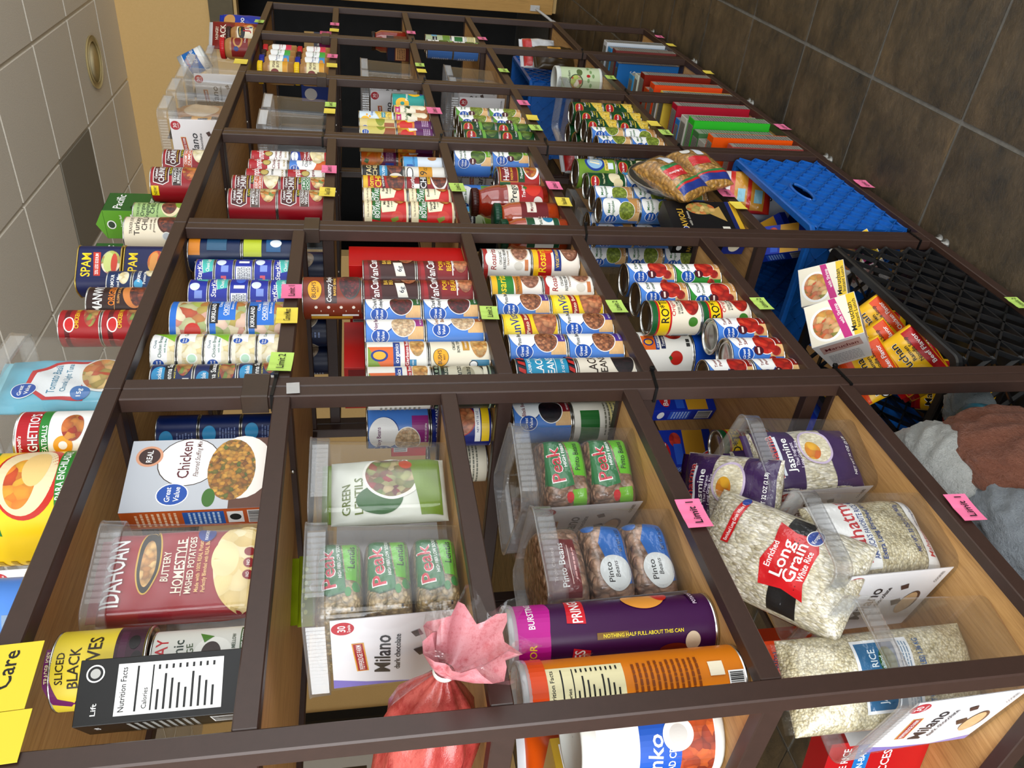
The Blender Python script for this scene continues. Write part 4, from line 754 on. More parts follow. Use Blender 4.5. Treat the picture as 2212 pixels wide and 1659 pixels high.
small('stark3', 'blue tuna can with small flag', '#1634a8', [R(-30, 14, -20, 24, '#e0687a'), R(-30, 19, -25, 24, '#2a4ab0'), R(-12, 10, 4, 24, '#8aa0e0'), E(14, 24, 10, 9, '#dfe8f4'), P([(30, 2.6), (70, 2.6), (70, 26), (34, 22)], '#5ac4bc')], 42.5, 37, 'tuna_can')
can('manwich', 'sauce_can', 'dark brown sloppy joe sauce can', '#3a1a14', [T('MANWICH', 0, 90, 16, W_, 78), T('ORIGINAL', 2, 66, 11, '#e88a2a', 58), T('SLOPPY JOE SAUCE', 2, 54, 4, '#e8b06a', 50), R(-34, 60, 38, 60.8, '#e8b06a'), E(6, 26, 38, 22, '#d08a4a'), E(6, 22, 34, 14, '@chili')])
can('chvien', 'sausage_can', 'red chicken vienna sausage can', '#a81c24', [R(-104, 50, 104, 58, '#6a0f14'), E(-20, 50, 14, 9, W_), E(-20, 50, 12, 7, '#c8282a'), T('CHICKEN VIENNA', 4, 38, 7, '#f0cf2a', 62), E(10, 16, 34, 12, '@saus')], r=33, h=70, wrap=2.4)
can('bluesm', 'meat_can', 'small navy potted meat can', '#1c3a6a', [R(-70, 8, -46, 40, '#24487e'), FP(-68, 10, -48, 38, '#c8d4e4', 7)[0], E(-20, 34, 10, 8, '#5ab0d8'), T('ARMOUR', 0, 34, 6, W_, 34), T('Potted Meat', 0, 24, 5, W_, 40), E(12, 14, 16, 9, '@chick')], r=33, h=46, wrap=2.4)
can('turkey', 'chili_can', 'cream turkey chili can', '#e6dcc6', [T("TRADER JOE'S", 0, 96, 6, '#4a3a2a', 48), T('Turkey', -2, 84, 11, '#3a2a20', 50), T('CHILI', 4, 69, 11, '#3a2a20', 40), T('made with', 0, 57, 4.4, '#6a5a4a', 28, 0, .2), T('ground turkey', 0, 50, 4.4, '#6a5a4a', 40, 0, .2), E(12, 24, 34, 20, '#5a2a1a'), E(12, 25, 29, 16, '@chili'), P([(34, 4), (60, 4), (50, 44), (40, 40)], '#d9a04a'), E(-28, 24, 9, 9, '#d8d8d0'), E(-28, 24, 7, 7, '#b0b4b8')], r=42, h=113)
can('vegchili', 'chili_can', 'pale green vegetarian chili can', '#a9c487', [T("TRADER JOE'S", 0, 98, 5, '#2a4a2a', 40), T('Organic', 0, 89, 8, '#1f3a24', 40), T('Vegetarian', 0, 79, 8, '#1f3a24', 52), T('CHILI', 4, 68, 9, '#1f3a24', 36), T('with red beans & onions', 0, 58, 4, '#3a5a3a', 50), E(6, 30, 26, 20, '#e8dcb8'), E(8, 33, 22, 16, '@chili'), E(24, 12, 22, 10, '#8aa83a')], r=37, h=111)
LP = [T('Las Palmas', -14, 104, 15, '#c8242a', 76), P([(-40, 58), (60, 76), (60, 96), (-34, 84)], '#2f8a34'), T('GREEN CHILE', 12, 84, 7, W_, 56, 9), T('ENCHILADA SAUCE', 12, 73, 7, W_, 66, 9), E(18, 40, 44, 28, '#c8301f'), E(18, 42, 40, 24, '#e8d8b4'), E(10, 46, 26, 13, '@fruit'), E(26, 36, 22, 11, '#e8c98a'), P([(-40, 6), (60, 6), (60, 20), (-40, 14)], '#2f8a34'), T('SALSA PARA ENCHILADAS', 10, 13, 6, W_, 80, 2)]
def scl(L, k):
    o = []
    for l in L:
        if l[0] == 'p': o.append(P([(a*k, b*k) for a, b in l[1]], l[2]))
        elif l[0] == 't': o.append(T(l[1], l[2]*k, l[3]*k, l[4]*k, l[5], l[6]*k if l[6] else None, l[7], l[8]))
        else: o.append((l[0],)+tuple(v*k for v in l[1:5])+(l[5],))
    return o
can('laspal', 'sauce_can', 'catering size yellow enchilada sauce can', '#f7d51c', scl(LP, 1.5)+FP(-190, 14, -110, 150, '#c8a818', 8), r=78, h=178)
can('spago', 'pasta_can', 'white, red and green ring pasta can', '#efeeec', [R(-120, 76, 120, 108, '#b5182a'), T("Campbell's", -14, 104, 5, W_, 34, 0, .2), P([(-116, 66), (116, 66), (116, 80), (-116, 76)], '#2f8a3a'), T("SPAGHETTIO'S", 0, 86, 14, K_, 86), T("SPAGHETTIO'S", .4, 86.5, 13, W_, 84), T('MEATBALLS', -6, 71, 7, W_, 48), E(-12, 46, 14, 13, '#e8a82a'), E(-12, 46, 6, 6, '#efeeec'), E(16, 34, 22, 15, '@pasta')]+FP(-30, 8, 10, 16, '#6a6a66', 2), r=42, h=113)
can('tjolive', 'olive_can', 'yellow sliced black olive can with purple ribbon', '#e4cf4a', [P([(-60, 60), (-34, 44), (-18, 50), (-30, 66), (-50, 78), (-44, 96), (-20, 104), (20, 104), (20, 98), (-14, 97), (-36, 90), (-42, 76)], '#7a2a6a'), T("TRADER JOE'S", 0, 100, 5, '#e8dcb0', 34), T('SLICED', -2, 88, 8, '#3a2a14', 34), T('BLACK', -2, 74, 11, '#3a2a14', 44), T('OLIVES', 4, 55, 14, '#3a2a14', 58), R(-116, 3.4, 116, 34, '#4a2238'), R(-30, 22, 40, 30, '#5a2a48'), E(-20, 14, 9, 6, '#1c1216'), E(2, 10, 9, 6, '#2a1a20'), E(22, 14, 9, 6, '#1c1216'), P([(-34, 44), (-24, 36), (-18, 48)], '#5a7a34')], r=43, h=100)
can('lindsay', 'olive_can', 'pale grey organic olive can', '#dcdcd6', [T('LiNDSAY', -2, 98, 13, '#c2303a', 66), T('Organic', 2, 80, 11, '#3a4a40', 52), T('LARGE', 6, 66, 7, '#5a6a4a', 32, 8), E(8, 42, 21, 21, '#e9e9e4'), E(8, 44, 15, 11, '#3a2018'), E(0, 44, 5, 7, '#6a4a36'), P([(22, 52), (36, 58), (30, 42)], '#5a8a3a'), T('SMOOTH & MELLOW', 10, 20, 4, '#5a6a5a', 44), R(-14, 6, 44, 13, '#4a6a3a'), T('BLACK RIPE PITTED', 15, 9.5, 4, W_, 50)]+FP(-60, 20, -34, 60, '#b9b9b2', 6), r=36, h=111)
# ------------------------------------------------------------------ jars, tins, tubes
def spam(key, desc, picture, flash):
    w, d, h = .102, .060, .085
    b = MB(); P0 = rrect(w, d, .022, 6); ringshell(b, [(P0, .003), (P0, h-.003)], cm('#12205a'))
    a = MB(); fm = lambda u, v, o: (u, -d/2-o, v)
    L = [R(-28, 3, 28, 80, '#12205a'), T('SPAM', 0, 66, 17, '#f2d21e', 52)]
    if flash: L += [P([(-24, 38), (28, 40), (28, 54), (-24, 50)], '#c8402a'), T('25% LESS SODIUM', 2, 46, 6, W_, 46, 2)]
    L += [E(6, 20, 26, 18, '@fruit' if picture else '@salad'), E(6, 24, 22, 10, '#dba05a' if picture else '#c8d08a'), E(4, 14, 22, 6, '#c8503a')]
    decal(a, fm, L)
    lm = lambda u, v, o: (-w/2-o, -u, v)
    decal(a, lm, BC(-7, 20, 7, 60, False)+[E(-0, 10, 6, 4, '#d8e4f2')])
    rr_ = []
    for z0, z1 in ((0, .004), (h-.004, h)):
        r = MB(); rr_.append(r); ringshell(r, [(rrect(w-.002, d-.002, .021, 6), z0), (rrect(w+.003, d+.003, .023, 6), z0+.001), (rrect(w+.003, d+.003, .023, 6), z1-.001), (rrect(w-.002, d-.002, .021, 6), z1), (rrect(w-.008, d-.008, .018, 6), z1-.0025)], GOLDT)
    n = len(P0); rr_[1].add([(x*.93, y*.93, h-.003) for x, y in rrect(w, d, .022, 6)], [tuple(range(n))], GOLDT); rr_[0].add([(x*.97, y*.97, .001) for x, y in rrect(w, d, .022, 6)], [tuple(range(n))[::-1]], GOLDT)
    reg(key, 'luncheon_meat_tin', 'tin', desc, h, .055, [('tin_body', b.mesh(key)), ('printing', a.mesh(key+'p')), ('bottom_rim', rr_[0].mesh(key+'r')), ('top_lid', rr_[1].mesh(key+'t'))])
spam('spam1', 'navy luncheon meat tin with red flash', False, True); spam('spam2', 'navy luncheon meat tin with burger picture', True, False)
def jar(key, name, desc, prof, fill, lidc, lid, lab, cat='jar'):
    """prof radius/height list of the filled glass, lid (r, z0, z1), lab (z0, z1, base colour, layers)"""
    b = MB(); b.lathe(prof, fill, 30)
    l = MB(); r, z0, z1 = lid; l.lathe([(r-.001, z0), (r, z0+.001), (r, z1-.0015), (r-.0015, z1), (.001, z1)], pmat(lidc, .35), 30, cap=False)
    for i in range(30):
        a = 2*math.pi*i/30; l.box((-.0006, -.0006, z0+.002), (.0006, .0006, z1-.002), pmat(lidc, .35), M=Matrix.Translation((r*math.cos(a), r*math.sin(a), 0)))
    parts = [('jar_body', b.mesh(key)), ('lid', l.mesh(key+'l'))]
    if lab:
        lz0, lz1, base, L, arc, lr = lab; a = MB(); n = 24; vs = []; 
        for i in range(n+1):
            t = -arc+2*arc*i/n
            for z in (lz0, lz1): vs.append(((lr+.0004)*math.sin(t), -(lr+.0004)*math.cos(t), z))
        a.add(vs, [(2*i, 2*i+2, 2*i+3, 2*i+1) for i in range(n)], cm(base), True); decal(a, cylmap(lr+.0003), L, 6, None); parts.append(('label', a.mesh(key+'lb')))
    reg(key, name, cat, desc, z1, max(p[0] for p in prof), parts)
SAUCE = noisemat('tomato_sauce_in_glass', ['#6a1408', '#8a2210', '#7a1a0c'], 40, rough=0.12); SAUCE.node_tree.nodes['Principled BSDF'].inputs['Coat Weight'].default_value = 1
SAUCE2 = noisemat('marinara_in_glass', ['#8a2a0c', '#a33a14', '#94300f'], 40, rough=0.12); SAUCE2.node_tree.nodes['Principled BSDF'].inputs['Coat Weight'].default_value = 1
PBUT = noisemat('peanut_butter', ['#9a6a34', '#a87a42'], 30, rough=0.3); PBUT.node_tree.nodes['Principled BSDF'].inputs['Coat Weight'].default_value = .8
jar('prego', 'sauce_jar', 'big red sauce jar with white and red label', [(.040, 0), (.047, .006), (.047, .115), (.045, .125), (.047, .135), (.040, .165), (.033, .178), (.033, .185)], SAUCE, '#4a1a10', (.036, .186, .203), (.018, .112, '#b8262a', [R(-80, 82, 80, 111, '#efe9d8'), T('Prego', -4, 97, 17, K_, 62), T('Traditional', 6, 70, 9, W_, 52, 0, .2), E(14, 44, 30, 22, '#d8402c'), P([(4, 62), (14, 58), (24, 66), (12, 70)], '#4f7a34'), E(-30, 32, 14, 12, '#e8e0d8')], 1.9, .047))
jar('marin', 'sauce_jar', 'red sauce jar with dark green lid', [(.036, 0), (.041, .006), (.041, .100), (.038, .125), (.031, .138), (.031, .145)], SAUCE2, '#14503a', (.036, .146, .163), (.030, .098, '#7a1620', FP(-60, 34, -20, 60, '#c89a94', 4)+[R(-10, 60, 30, 84, '#e8e0d4'), T('Marinara', 10, 72, 8, '#7a1620', 34)], 1.9, .041))
jar('gvsauce', 'sauce_jar', 'red sauce jar with green and white label', [(.036, 0), (.041, .006), (.041, .100), (.038, .125), (.031, .138), (.031, .145)], SAUCE2, '#14503a', (.036, .146, .163), (.024, .104, '#efeee8', [R(-78, 84, 78, 103.5, '#1f5a3a'), R(-78, 24.5, 78, 38, '#1f5a3a'), T('Pasta Sauce', 0, 70, 8, '#1f5a3a', 44), E(4, 50, 15, 12, '#2a8ab0'), E(24, 34, 9, 8, '#c8342a')]+GV(-28, 88, .8), 1.9, .041))
def pb(key, desc, lidc, base, L):
    jar(key, 'peanut_butter_jar', desc, [(.034, 0), (.041, .005), (.041, .088), (.040, .096), (.034, .106), (.034, .110)], PBUT, lidc, (.039, .110, .128), (.022, .084, base, L, 1.6, .041))
gvl = lambda c: [E(6, 68, 40, 26, W_), T('Peanut Butter', 10, 66, 7, c, 46), T('Creamy', 10, 57, 5, c, 30)]+GV(-24, 68, .85)
pb('pb_blue', 'peanut butter jar with blue lid', '#1c2f9a', '#4fa3d8', gvl('#23508a')+[E(-10, 34, 10, 7, '#d89a4a')]); pb('pb_brown', 'peanut butter jar with brown lid', '#3a1c14', '#4fae4a', gvl('#2a6a34')); pb('pb_red', 'peanut butter jar with red lid', '#c8242c', '#d83a5a', gvl('#a8244a'))
pb('pb_yel', 'peanut butter jar with yellow lid', '#f2cf1c', '#efe6b8', [R(-66, 22.5, 66, 40, '#e0a82a'), T('PEANUT', 8, 70, 9, '#5a2a14', 48), T('BUTTER', 8, 56, 9, '#5a2a14', 48), E(-34, 66, 13, 14, '#8a2a1a')])
pb('jif', 'large peanut butter jar with white and red label', '#4a2a1c', '#efe8d0', [E(-8, 66, 34, 14, K_), T('CREAMY', -8, 72, 6, '#e8c83a', 40), T('Jif', 4, 48, 24, '#b8202a', 44), E(20, 30, 12, 6, '#2a4a9a')])
pb('krpb', 'peanut butter jar with dark red label', '#c8242c', '#8a1c1a', [E(0, 60, 30, 18, '#c89a5a'), E(0, 60, 22, 12, '#8a1c1a'), E(-34, 66, 9, 9, '#1c3f8a'), T('Creamy', 6, 34, 6, W_, 30)])
def pringles(key, desc, base, L, h=.268, lidc=None):
    r = .039; b = MB(); b.lathe([(r-.001, 0), (r+.0005, .001), (r+.0005, .004), (r-.0003, .005), (r-.0003, h-.006)], TIN, 32)
    a = MB(); a.lathe([(r, .005), (r, h-.006)], cm(base), 36, cap=False); decal(a, cylmap(r), L, 6, None)
    l = MB(); l.lathe([(r+.0012, h-.010), (r+.0022, h-.008), (r+.0022, h), (r+.001, h+.0015), (r-.003, h+.0015), (r-.004, h-.002), (.001, h-.002)], clearmat('snap_lid', (.9, .9, .9), .12, .35, .2), 32, cap=False)
    m_ = MB(); m_.lathe([(.001, h-.0075), (r-.002, h-.0075)], pmat('#b0686a', .3, .3), 32, cap=False)
    reg(key, 'chip_canister', 'canister', desc, h, r, [('tube', b.mesh(key)), ('label', a.mesh(key+'a')), ('snap_lid', l.mesh(key+'l')), ('seal', m_.mesh(key+'s'))])
pringles('chip_purple', 'tall purple chip canister', '#4a1250', [R(-124, 218, 124, 262, '#c21f9a'), P([(-124, 216), (-60, 222), (0, 214), (60, 224), (124, 216), (124, 236), (-124, 236)], '#c21f9a'), T('FLAVOR', -66, 240, 9, '#f2d83a', 44, 0, .1), T('BURSTING', -4, 240, 8, W_, 44), P([(-24, 172), (34, 168), (38, 190), (-22, 196)], '#d02a3a'), T('PRINGLES', 6, 182, 13, W_, 56), P([(-112, 172), (-56, 168), (-52, 190), (-110, 196)], '#d02a3a'), T('PRINGLES', -82, 182, 13, W_, 54), R(-44, 120, -36, 160, '#8a6a2a'), T('NOTHING HALF FULL ABOUT THIS CAN', -40, 100, 4.4, '#f2e03a', 104, -90), E(10, 90, 20, 28, '#e0a04a'), E(16, 66, 14, 10, '#c8301f'), E(-64, 60, 9, 20, '#7a2a1a'), E(-54, 36, 12, 10, '#d8c8b0'), R(-6, 20, 30, 30, '#3a0e40'), T('POTATO CRISPS', 12, 25, 5, '#e8d8e8', 40)])
pringles('chip_orange', 'tall orange chip canister showing its nutrition panel', '#d8861e', NF(-60, 150, -8, 240, '#e6dfb8')+[R(-124, 240, 124, 262, '#e0591e')]+FP(-60, 60, -10, 144, '#8a4a10', 12)+[R(-34, 30, -18, 48, '#efe6d0')]+BC(-60, 6, -30, 26)+[T('PRINGLES', 50, 180, 13, W_, 56)])
def canister(key, desc, base, L, r=.060, h=.175, lid='#d8dcd8', cat='canister', name='crumb_canister', top=None):
    b = MB(); b.lathe([(r*.96, 0), (r, .003), (r, .008), (r*.985, .010), (r*.985, h-.012)], pmat('#d9dcd8', .4), 36)
    a = MB(); a.lathe([(r*.99, .012), (r*.99, h-.016)], cm(base), 40, cap=False); decal(a, cylmap(r*.99), L, 7, None)
    l = MB(); l.lathe([(r*1.02, h-.018), (r*1.03, h-.016), (r*1.03, h-.002), (r*1.01, h), (r*.9, h), (r*.88, h-.004), (.001, h-.004)], top or pmat(lid, .35), 36, cap=False)
    reg(key, name, cat, desc, h, r, [('tube', b.mesh(key)), ('label', a.mesh(key+'a')), ('lid', l.mesh(key+'l'))])
canister('panko', 'white panko bread crumb canister with fried chicken picture', '#f1f0ec', [R(-190, 14, 190, 70, '@fried'), R(-60, 58, 40, 112, '#1f5fb8'), T('Panko', -10, 92, 19, W_, 74, 0, .15), T('BREAD CRUMBS', -2, 70, 9, W_, 78), E(-50, 116, 26, 17, K_), T('fake', -50, 118, 10, W_, 26), E(24, 62, 20, 20, '#e8e8e4'), E(24, 62, 12, 12, '#c8c8c4')], h=.185)
canister('floral', 'pale green biscuit canister with leaf print', '#c9d6b4', [E(-30, 110, 30, 28, '#4a5a3a'), E(-30, 110, 26, 24, '@salad'), E(10, 96, 16, 12, '#6a7a4a'), E(-6, 60, 6, 8, '#b8302a'), T('Crackers', -10, 140, 10, '#3a4a34', 50)]+[E(-60+18*i, 40+10*(i % 3), 8, 5, '#8aa874') for i in range(8)], r=.055, h=.19, name='cracker_canister')
canister('rkris', 'blue and white cereal cup', '#f0f0ee', [R(-90, 30, 60, 84, '#1f78c0'), T("Kellogg's", -20, 76, 9, '#d8303a', 34, 0, .2), T('RICE', -10, 62, 13, W_, 36), T('KRISPIES', -2, 44, 13, W_, 66), R(-130, 20, -100, 84, '#1f78c0')]+BC(-90, 6, -70, 26), r=.046, h=.105, name='cereal_cup', cat='cup', top=pmat('#c8ccd0', .3, .6))
# ------------------------------------------------------------------ cartons
box('lift', 'broth_carton', 'black broth carton showing its nutrition panel', 66, 62, 166, '#121214', NF(-26, 22, 26, 128)+[T('Lift', -18, 148, 5, W_, 12), E(18, 150, 9, 9, W_), E(18, 150, 7.5, 7.5, K_), E(18, 150, 5, 5, '#b8b8b4')], [T('Lift', 8, 148, 5, W_, 12)]+FP(-26, 50, 26, 120, '#a8a8a4', 9)+BC(-14, 8, 22, 34)+[R(-31, 30, -29, 130, '#6a3a1a')], cat='carton')
box('lift2', 'broth_carton', 'black broth carton with white small print and barcode', 66, 62, 166, '#121214', [T('Lift', 14, 148, 5, W_, 12)]+FP(-26, 50, 26, 128, '#b8b8b4', 11)+BC(-20, 8, 24, 38), [T('Lift', 8, 148, 5, W_, 12)]+FP(-26, 40, 26, 120, '#a8a8a4', 9), cat='carton')
def gable(key, desc, front_l, side_l, base, sidec):
    box(key, 'soup_carton', desc, 72, 60, 176, base, front_l, side_l, [R(-20, -10, 20, -8, '#dfe8c8')], side=sidec, cat='carton')
    b = MB(); b.add([(-.036, -.030, .176), (.036, -.030, .176), (.036, .030, .176), (-.036, .030, .176), (-.036, 0, .192), (.036, 0, .192)], [(0, 1, 5, 4), (2, 3, 4, 5), (0, 4, 3), (1, 2, 5)], cm(sidec))
    KIND[key]['parts'].append(('folded_top', b.mesh(key+'t')))
pacs = NF(-26, 30, 22, 128, '#e9ece0')+[T('Organic Tomato Basil', 0, 146, 4, '#f0f4e4', 40), T('Soup', 0, 139, 4, '#f0f4e4', 12), E(0, 164, 9, 8, W_), E(0, 164, 7, 6, '#4a5a4a')]
gable('pacific', 'tall green tomato soup carton with nutrition panel', [T('Pacific', 0, 152, 15, W_, 56, 0, .2), T('Tomato', 2, 96, 10, '#e8f0d8', 34), T('Basil', 6, 84, 10, '#e8f0d8', 24), E(6, 46, 30, 24, '#b8422a'), E(6, 46, 26, 20, '#d05a34'), E(-20, 22, 12, 12, '#c8301f'), R(-30, 6, -4, 14, W_), E(-22, 124, 6, 5, '#1f3a1f')], pacs, '#2f6a2a', '#6fa83a')
gable('pacific2', 'green soup carton behind the turkey chili', [T('Pacific', 0, 152, 15, W_, 56, 0, .2), E(6, 46, 30, 24, '#8a5a34')], pacs, '#2f6a2a', '#6fa83a')
box('stuffing', 'stuffing_box', 'white and grey chicken stuffing mix box', 128, 42, 205, '#b8bcc2', [R(-64, 0, 64, 60, '#6a4634'), R(-64, 60, 64, 205, '#c2c6cc'), E(22, 122, 44, 44, '#4a3a30'), E(22, 122, 42.5, 42.5, W_), T('Chicken', 26, 128, 16, '#6a2430', 68), T('Flavored Stuffing Mix', 28, 110, 7, '#6a3a30', 66, 0, .2), E(10, 46, 58, 44, '#ece8e2'), E(6, 60, 56, 34, '@stuff'), E(-44, 88, 16, 9, '#4a7a2e'), E(34, 178, 19, 19, '#d8a486'), E(34, 178, 15, 15, '#4a2f28'), T('REAL', 34, 178, 8, W_, 22), T('NET WT 6 OZ (170g)', -30, 8, 5, W_, 54)]+GV(-36, 138, 1.7), [R(-21, 0, 21, 205, '#c9672a'), R(-16, 66, 16, 122, '#2a6ab8')]+FP(-14, 72, 14, 118, '#c8dcf0', 7)+FP(-16, 130, 16, 190, '#f0d0b0', 8)+[R(-14, 40, 14, 62, W_), E(0, 51, 8, 8, K_)]+BC(-16, 6, 16, 34))
box('redpack', 'pasta_multipack', 'red shrink wrapped multipack of pasta cans', 165, 110, 165, '#cf2420', FP(-60, 90, -10, 150, '#f0c8c0', 7)+[R(0, 70, 60, 150, '#e8dfcc')]+FP(4, 74, 56, 146, '#6a5a4a', 9)+[R(-70, 10, -20, 60, '#e0b23a'), E(30, 34, 30, 22, '@pasta')], BC(-40, 130, 10, 160)+[E(20, 40, 12, 14, '#9a1a18'), R(-30, 60, 40, 120, '#b81c1a')]+FP(-24, 66, 34, 114, '#e8b8b0', 7), cat='multipack')
box('redtall', 'pasta_multipack', 'tall red pasta carton wedged against the second posts', 165, 100, 250, '#c8201e', BC(-70, 206, -30, 244)+[R(-14, 150, 30, 230, '#e8dfcc')]+FP(-10, 156, 26, 224, '#6a5a4a', 9)+FP(-72, 130, -24, 200, '#f0c8c0', 8)+[E(50, 110, 26, 34, '@pasta'), R(-70, 60, -20, 110, '#e0b23a'), R(20, 14, 70, 60, '#e4e0d8')]+FP(24, 18, 66, 56, '#5a5a54', 5), [R(-40, 60, 40, 160, '#a81a18')], cat='carton')
box('redpack2', 'pasta_multipack', 'red and pink multipack carton with a green chef banner', 150, 110, 262, '#c9302c', [R(-60, 20, 60, 60, '#e0b23a'), P([(-40, 150), (40, 144), (40, 176), (-40, 180)], '#2a7a3a'), T('Chef', -8, 166, 12, W_, 30, 0, .3), T('12 PACK', 0, 40, 12, '#8a1a18', 70)], [E(0, 190, 34, 36, '#d8606a'), P([(-32, 164), (30, 158), (30, 184), (-32, 186)], '#2a7a3a'), T('Chef', 0, 174, 15, W_, 40, 0, .3), R(-40, 222, 6, 254, '#8f1816'), R(14, 222, 50, 254, '#8f1816'), R(-40, 8, 30, 40, '#efe0d0'), T('PACK', -6, 24, 10, '#8a1a18', 34)], cat='multipack')
def pastabox(key, desc, base='#1f3fae', tilt=None):
    box(key, 'pasta_box', desc, 90, 42, 160, base, [E(-10, 120, 26, 14, '#c8242a'), T('Barilla', -10, 120, 12, W_, 44), R(-44, 20, 44, 70, '#d8a83a'), E(20, 90, 18, 14, '@tom'), R(-40, 76, 10, 96, '#3a6ad0')], [R(-16, 60, 16, 110, '#3a6ad0'), E(0, 130, 14, 8, W_)]+FP(-14, 64, 14, 106, '#b8d0f0', 6)+BC(-16, 8, 16, 44))
pastabox('pbox', 'blue spaghetti box')
box('blacklong', 'pasta_box', 'black pasta box with gold lettering', 190, 70, 110, '#17161a', [T('RAVIOLI', 0, 86, 12, '#d8b24a', 80), T('100% CHEESE', -20, 70, 7, '#c8a84a', 60), E(50, 30, 34, 22, '#c9a86a'), R(-30, 6, 0, 26, '#e8e4d8')], [T('RAVIOLI', 0, 84, 10, '#d8b24a', 44), E(-10, 60, 9, 7, W_)], [P([(-60, -20), (-20, 24), (10, -30)], '#2a282c')])
box('ravbox', 'stuffed_pasta_box', 'black boxed pasta meal with a gold foot, leaning', 140, 56, 195, '#17161a', [R(-70, 0, 70, 14, '#d8b23a'), R(-70, 14, 70, 26, '#23306a'), T('RAVIOLI', -6, 160, 16, '#d8b24a', 84), E(-44, 160, 13, 9, W_), E(-44, 160, 11.5, 7.5, '#1f3f92'), T('with cheese', 0, 142, 7, '#c8c4b8', 56), P([(-10, 40), (50, 46), (24, 86)], '#b89a5a'), E(40, 100, 24, 40, '@pizza'), R(-50, 40, -30, 60, '#e8e4d8')], [T('RAVIOLI', 0, 150, 10, '#d8b24a', 44), E(-10, 178, 9, 7, W_), R(-28, 0, 28, 60, '#2a3a8a'), E(0, 30, 20, 16, '#e8dfc8')])
def cereal(key, desc, front_c, spine, l1, tc=W_, w=190, d=55, h=285, f2=None):
    box(key, 'cereal_box', desc, w, d, h, front_c, [E(0, h*.35, w*.36, h*.2, f2 or '@soup'), T(l1, 0, h*.75, h*.09, tc, w*.7)], [T(l1, 0, h*.6, min(16, d*.34), tc, h*.45, 90), R(-d*.34, h*.06, d*.34, h*.34, '#cfcdc6')]+FP(-d*.3, h*.08, d*.3, h*.32, '#55554f', 8), [R(-w*.4, -d*.4, w*.4, d*.4, '#9c9a92')]+FP(-w*.38, -d*.34, w*.38, d*.36, '#55554f', 5), side=spine, cat='box', rl=[R(-d*.5, 2, d*.5, h-2, '#a3a199'), R(-d*.5, h*.28, d*.5, h*.285, K_), R(-d*.5, h*.6, d*.5, h*.607, K_)]+FP(-d*.42, h*.04, d*.42, h*.95, '#6a6a64', 26, len(key))+[R(-d*.5, 2, -d*.42, h-2, front_c), R(d*.42, 2, d*.5, h-2, front_c)])
cereal('cer_red', 'dark red cereal box with navy flash', '#b8203c', '#8a1626', 'FIBER'); cereal('cer_chex', 'white and rust cereal box', '#d8d4cc', '#9a3a1a', 'Chex', '#a8242a'); cereal('cer_green', 'bright green snack cracker box', '#3fc23c', '#1f7a2e', 'GRAHAM'); cereal('cer_dgreen', 'dark green cereal box behind the orange one', '#5a8a5a', '#1c4a2a', 'GRANOLA')
cereal('cer_multi', 'red and blue striped cracker box', '#b8b4ac', '#a8242a', 'CRACKERS'); cereal('cer_orange', 'bright orange cereal box with leaf print', '#f26a1c', '#b8421a', 'PUMPKIN', d=48, f2='#e8802c'); cereal('cer_pink', 'dusty pink pastry box', '#b8605a', '#a84a46', 'PASTRY', d=40, h=250); cereal('cer_blue', 'slim light blue cereal box', '#3a8ad0', '#2a6ab8', 'FLAKES', d=40)
cereal('cer_yel', 'rust and yellow honey roasted cereal box', '#8a2a18', '#a8361a', 'HONEY ROASTED', '#e8b86a', f2='@corn'); cereal('cer_rust', 'orange cracker box with grey side', '#e85a24', '#b0421a', 'CRISPS'); cereal('cer_purp', 'white and purple wafer box', '#e4e0da', '#5a2a92', 'RAISIN', '#5a2a92', d=36); cereal('cer_fruit', 'yellow and red fruit print cereal box', '#efd25a', '#b8242c', 'BERRY', '#b8242c', f2='@fruit'); cereal('cer_cow', 'green and white milk biscuit box', '#dfe8d8', '#3a8a3a', 'MILK', '#2a6a2a', d=45); cereal('cer_brown', 'dark brown cereal box with orange flap', '#c85a24', '#5a2014', 'COCOA', d=50)
cereal('cer_white', 'white and blue cereal box', '#d8dce0', '#8aa0c8', 'OATS', '#2a4a9a'); cereal('cer_sky', 'sky blue cereal box with lime corner', '#4aa3d8', '#2a7ab8', 'CRUNCH'); cereal('cer_maroon', 'dusty maroon cereal box with white diamond', '#8a4a46', '#6a3430', 'CEREAL')
box('mac', 'macaroni_box', 'pink boxed side dish lying on its side', 150, 60, 26, '#b8488a', [R(-75, 16, 75, 26, '#d8588a'), R(-40, 4, 20, 14, '#4a5ab0')], (), [R(-60, -20, 60, 20, '#a87a5a')]); box('bread', 'bread_mix_box', 'navy and gold bread mix box', 80, 50, 125, '#3a3a4a', [R(-40, 84, 40, 125, '#a8884a'), E(6, 26, 34, 26, '@fruit'), T('Bob & Jake', 0, 66, 8, '#d8d4c4', 56), E(6, 100, 14, 10, '#8a8a88')], [R(-25, 84, 25, 125, '#a8884a')])
box('penneb', 'pasta_box', 'blue pasta box lying above the peanut butter', 60, 160, 120, '#2a4fae', [E(0, 80, 24, 30, '@corn')], [E(-50, 84, 24, 24, W_), E(30, 50, 34, 30, '@fruit')]+BC(50, 10, 76, 50), [R(-25, -60, 25, 60, '#3a4a6a')])
box('choc', 'cookie_box', 'navy and brown snack box with red jar beside', 120, 60, 90, '#6a2a1c', [R(-60, 60, 60, 90, '#1c2444'), R(-40, 20, 20, 54, '#c89a6a')]+FP(-36, 24, 16, 50, '#5a3a1a', 5), [R(-30, 60, 30, 90, '#1c2444'), R(-26, 14, 26, 56, '#c89a6a')]+FP(-22, 18, 22, 52, '#5a3a1a', 5))
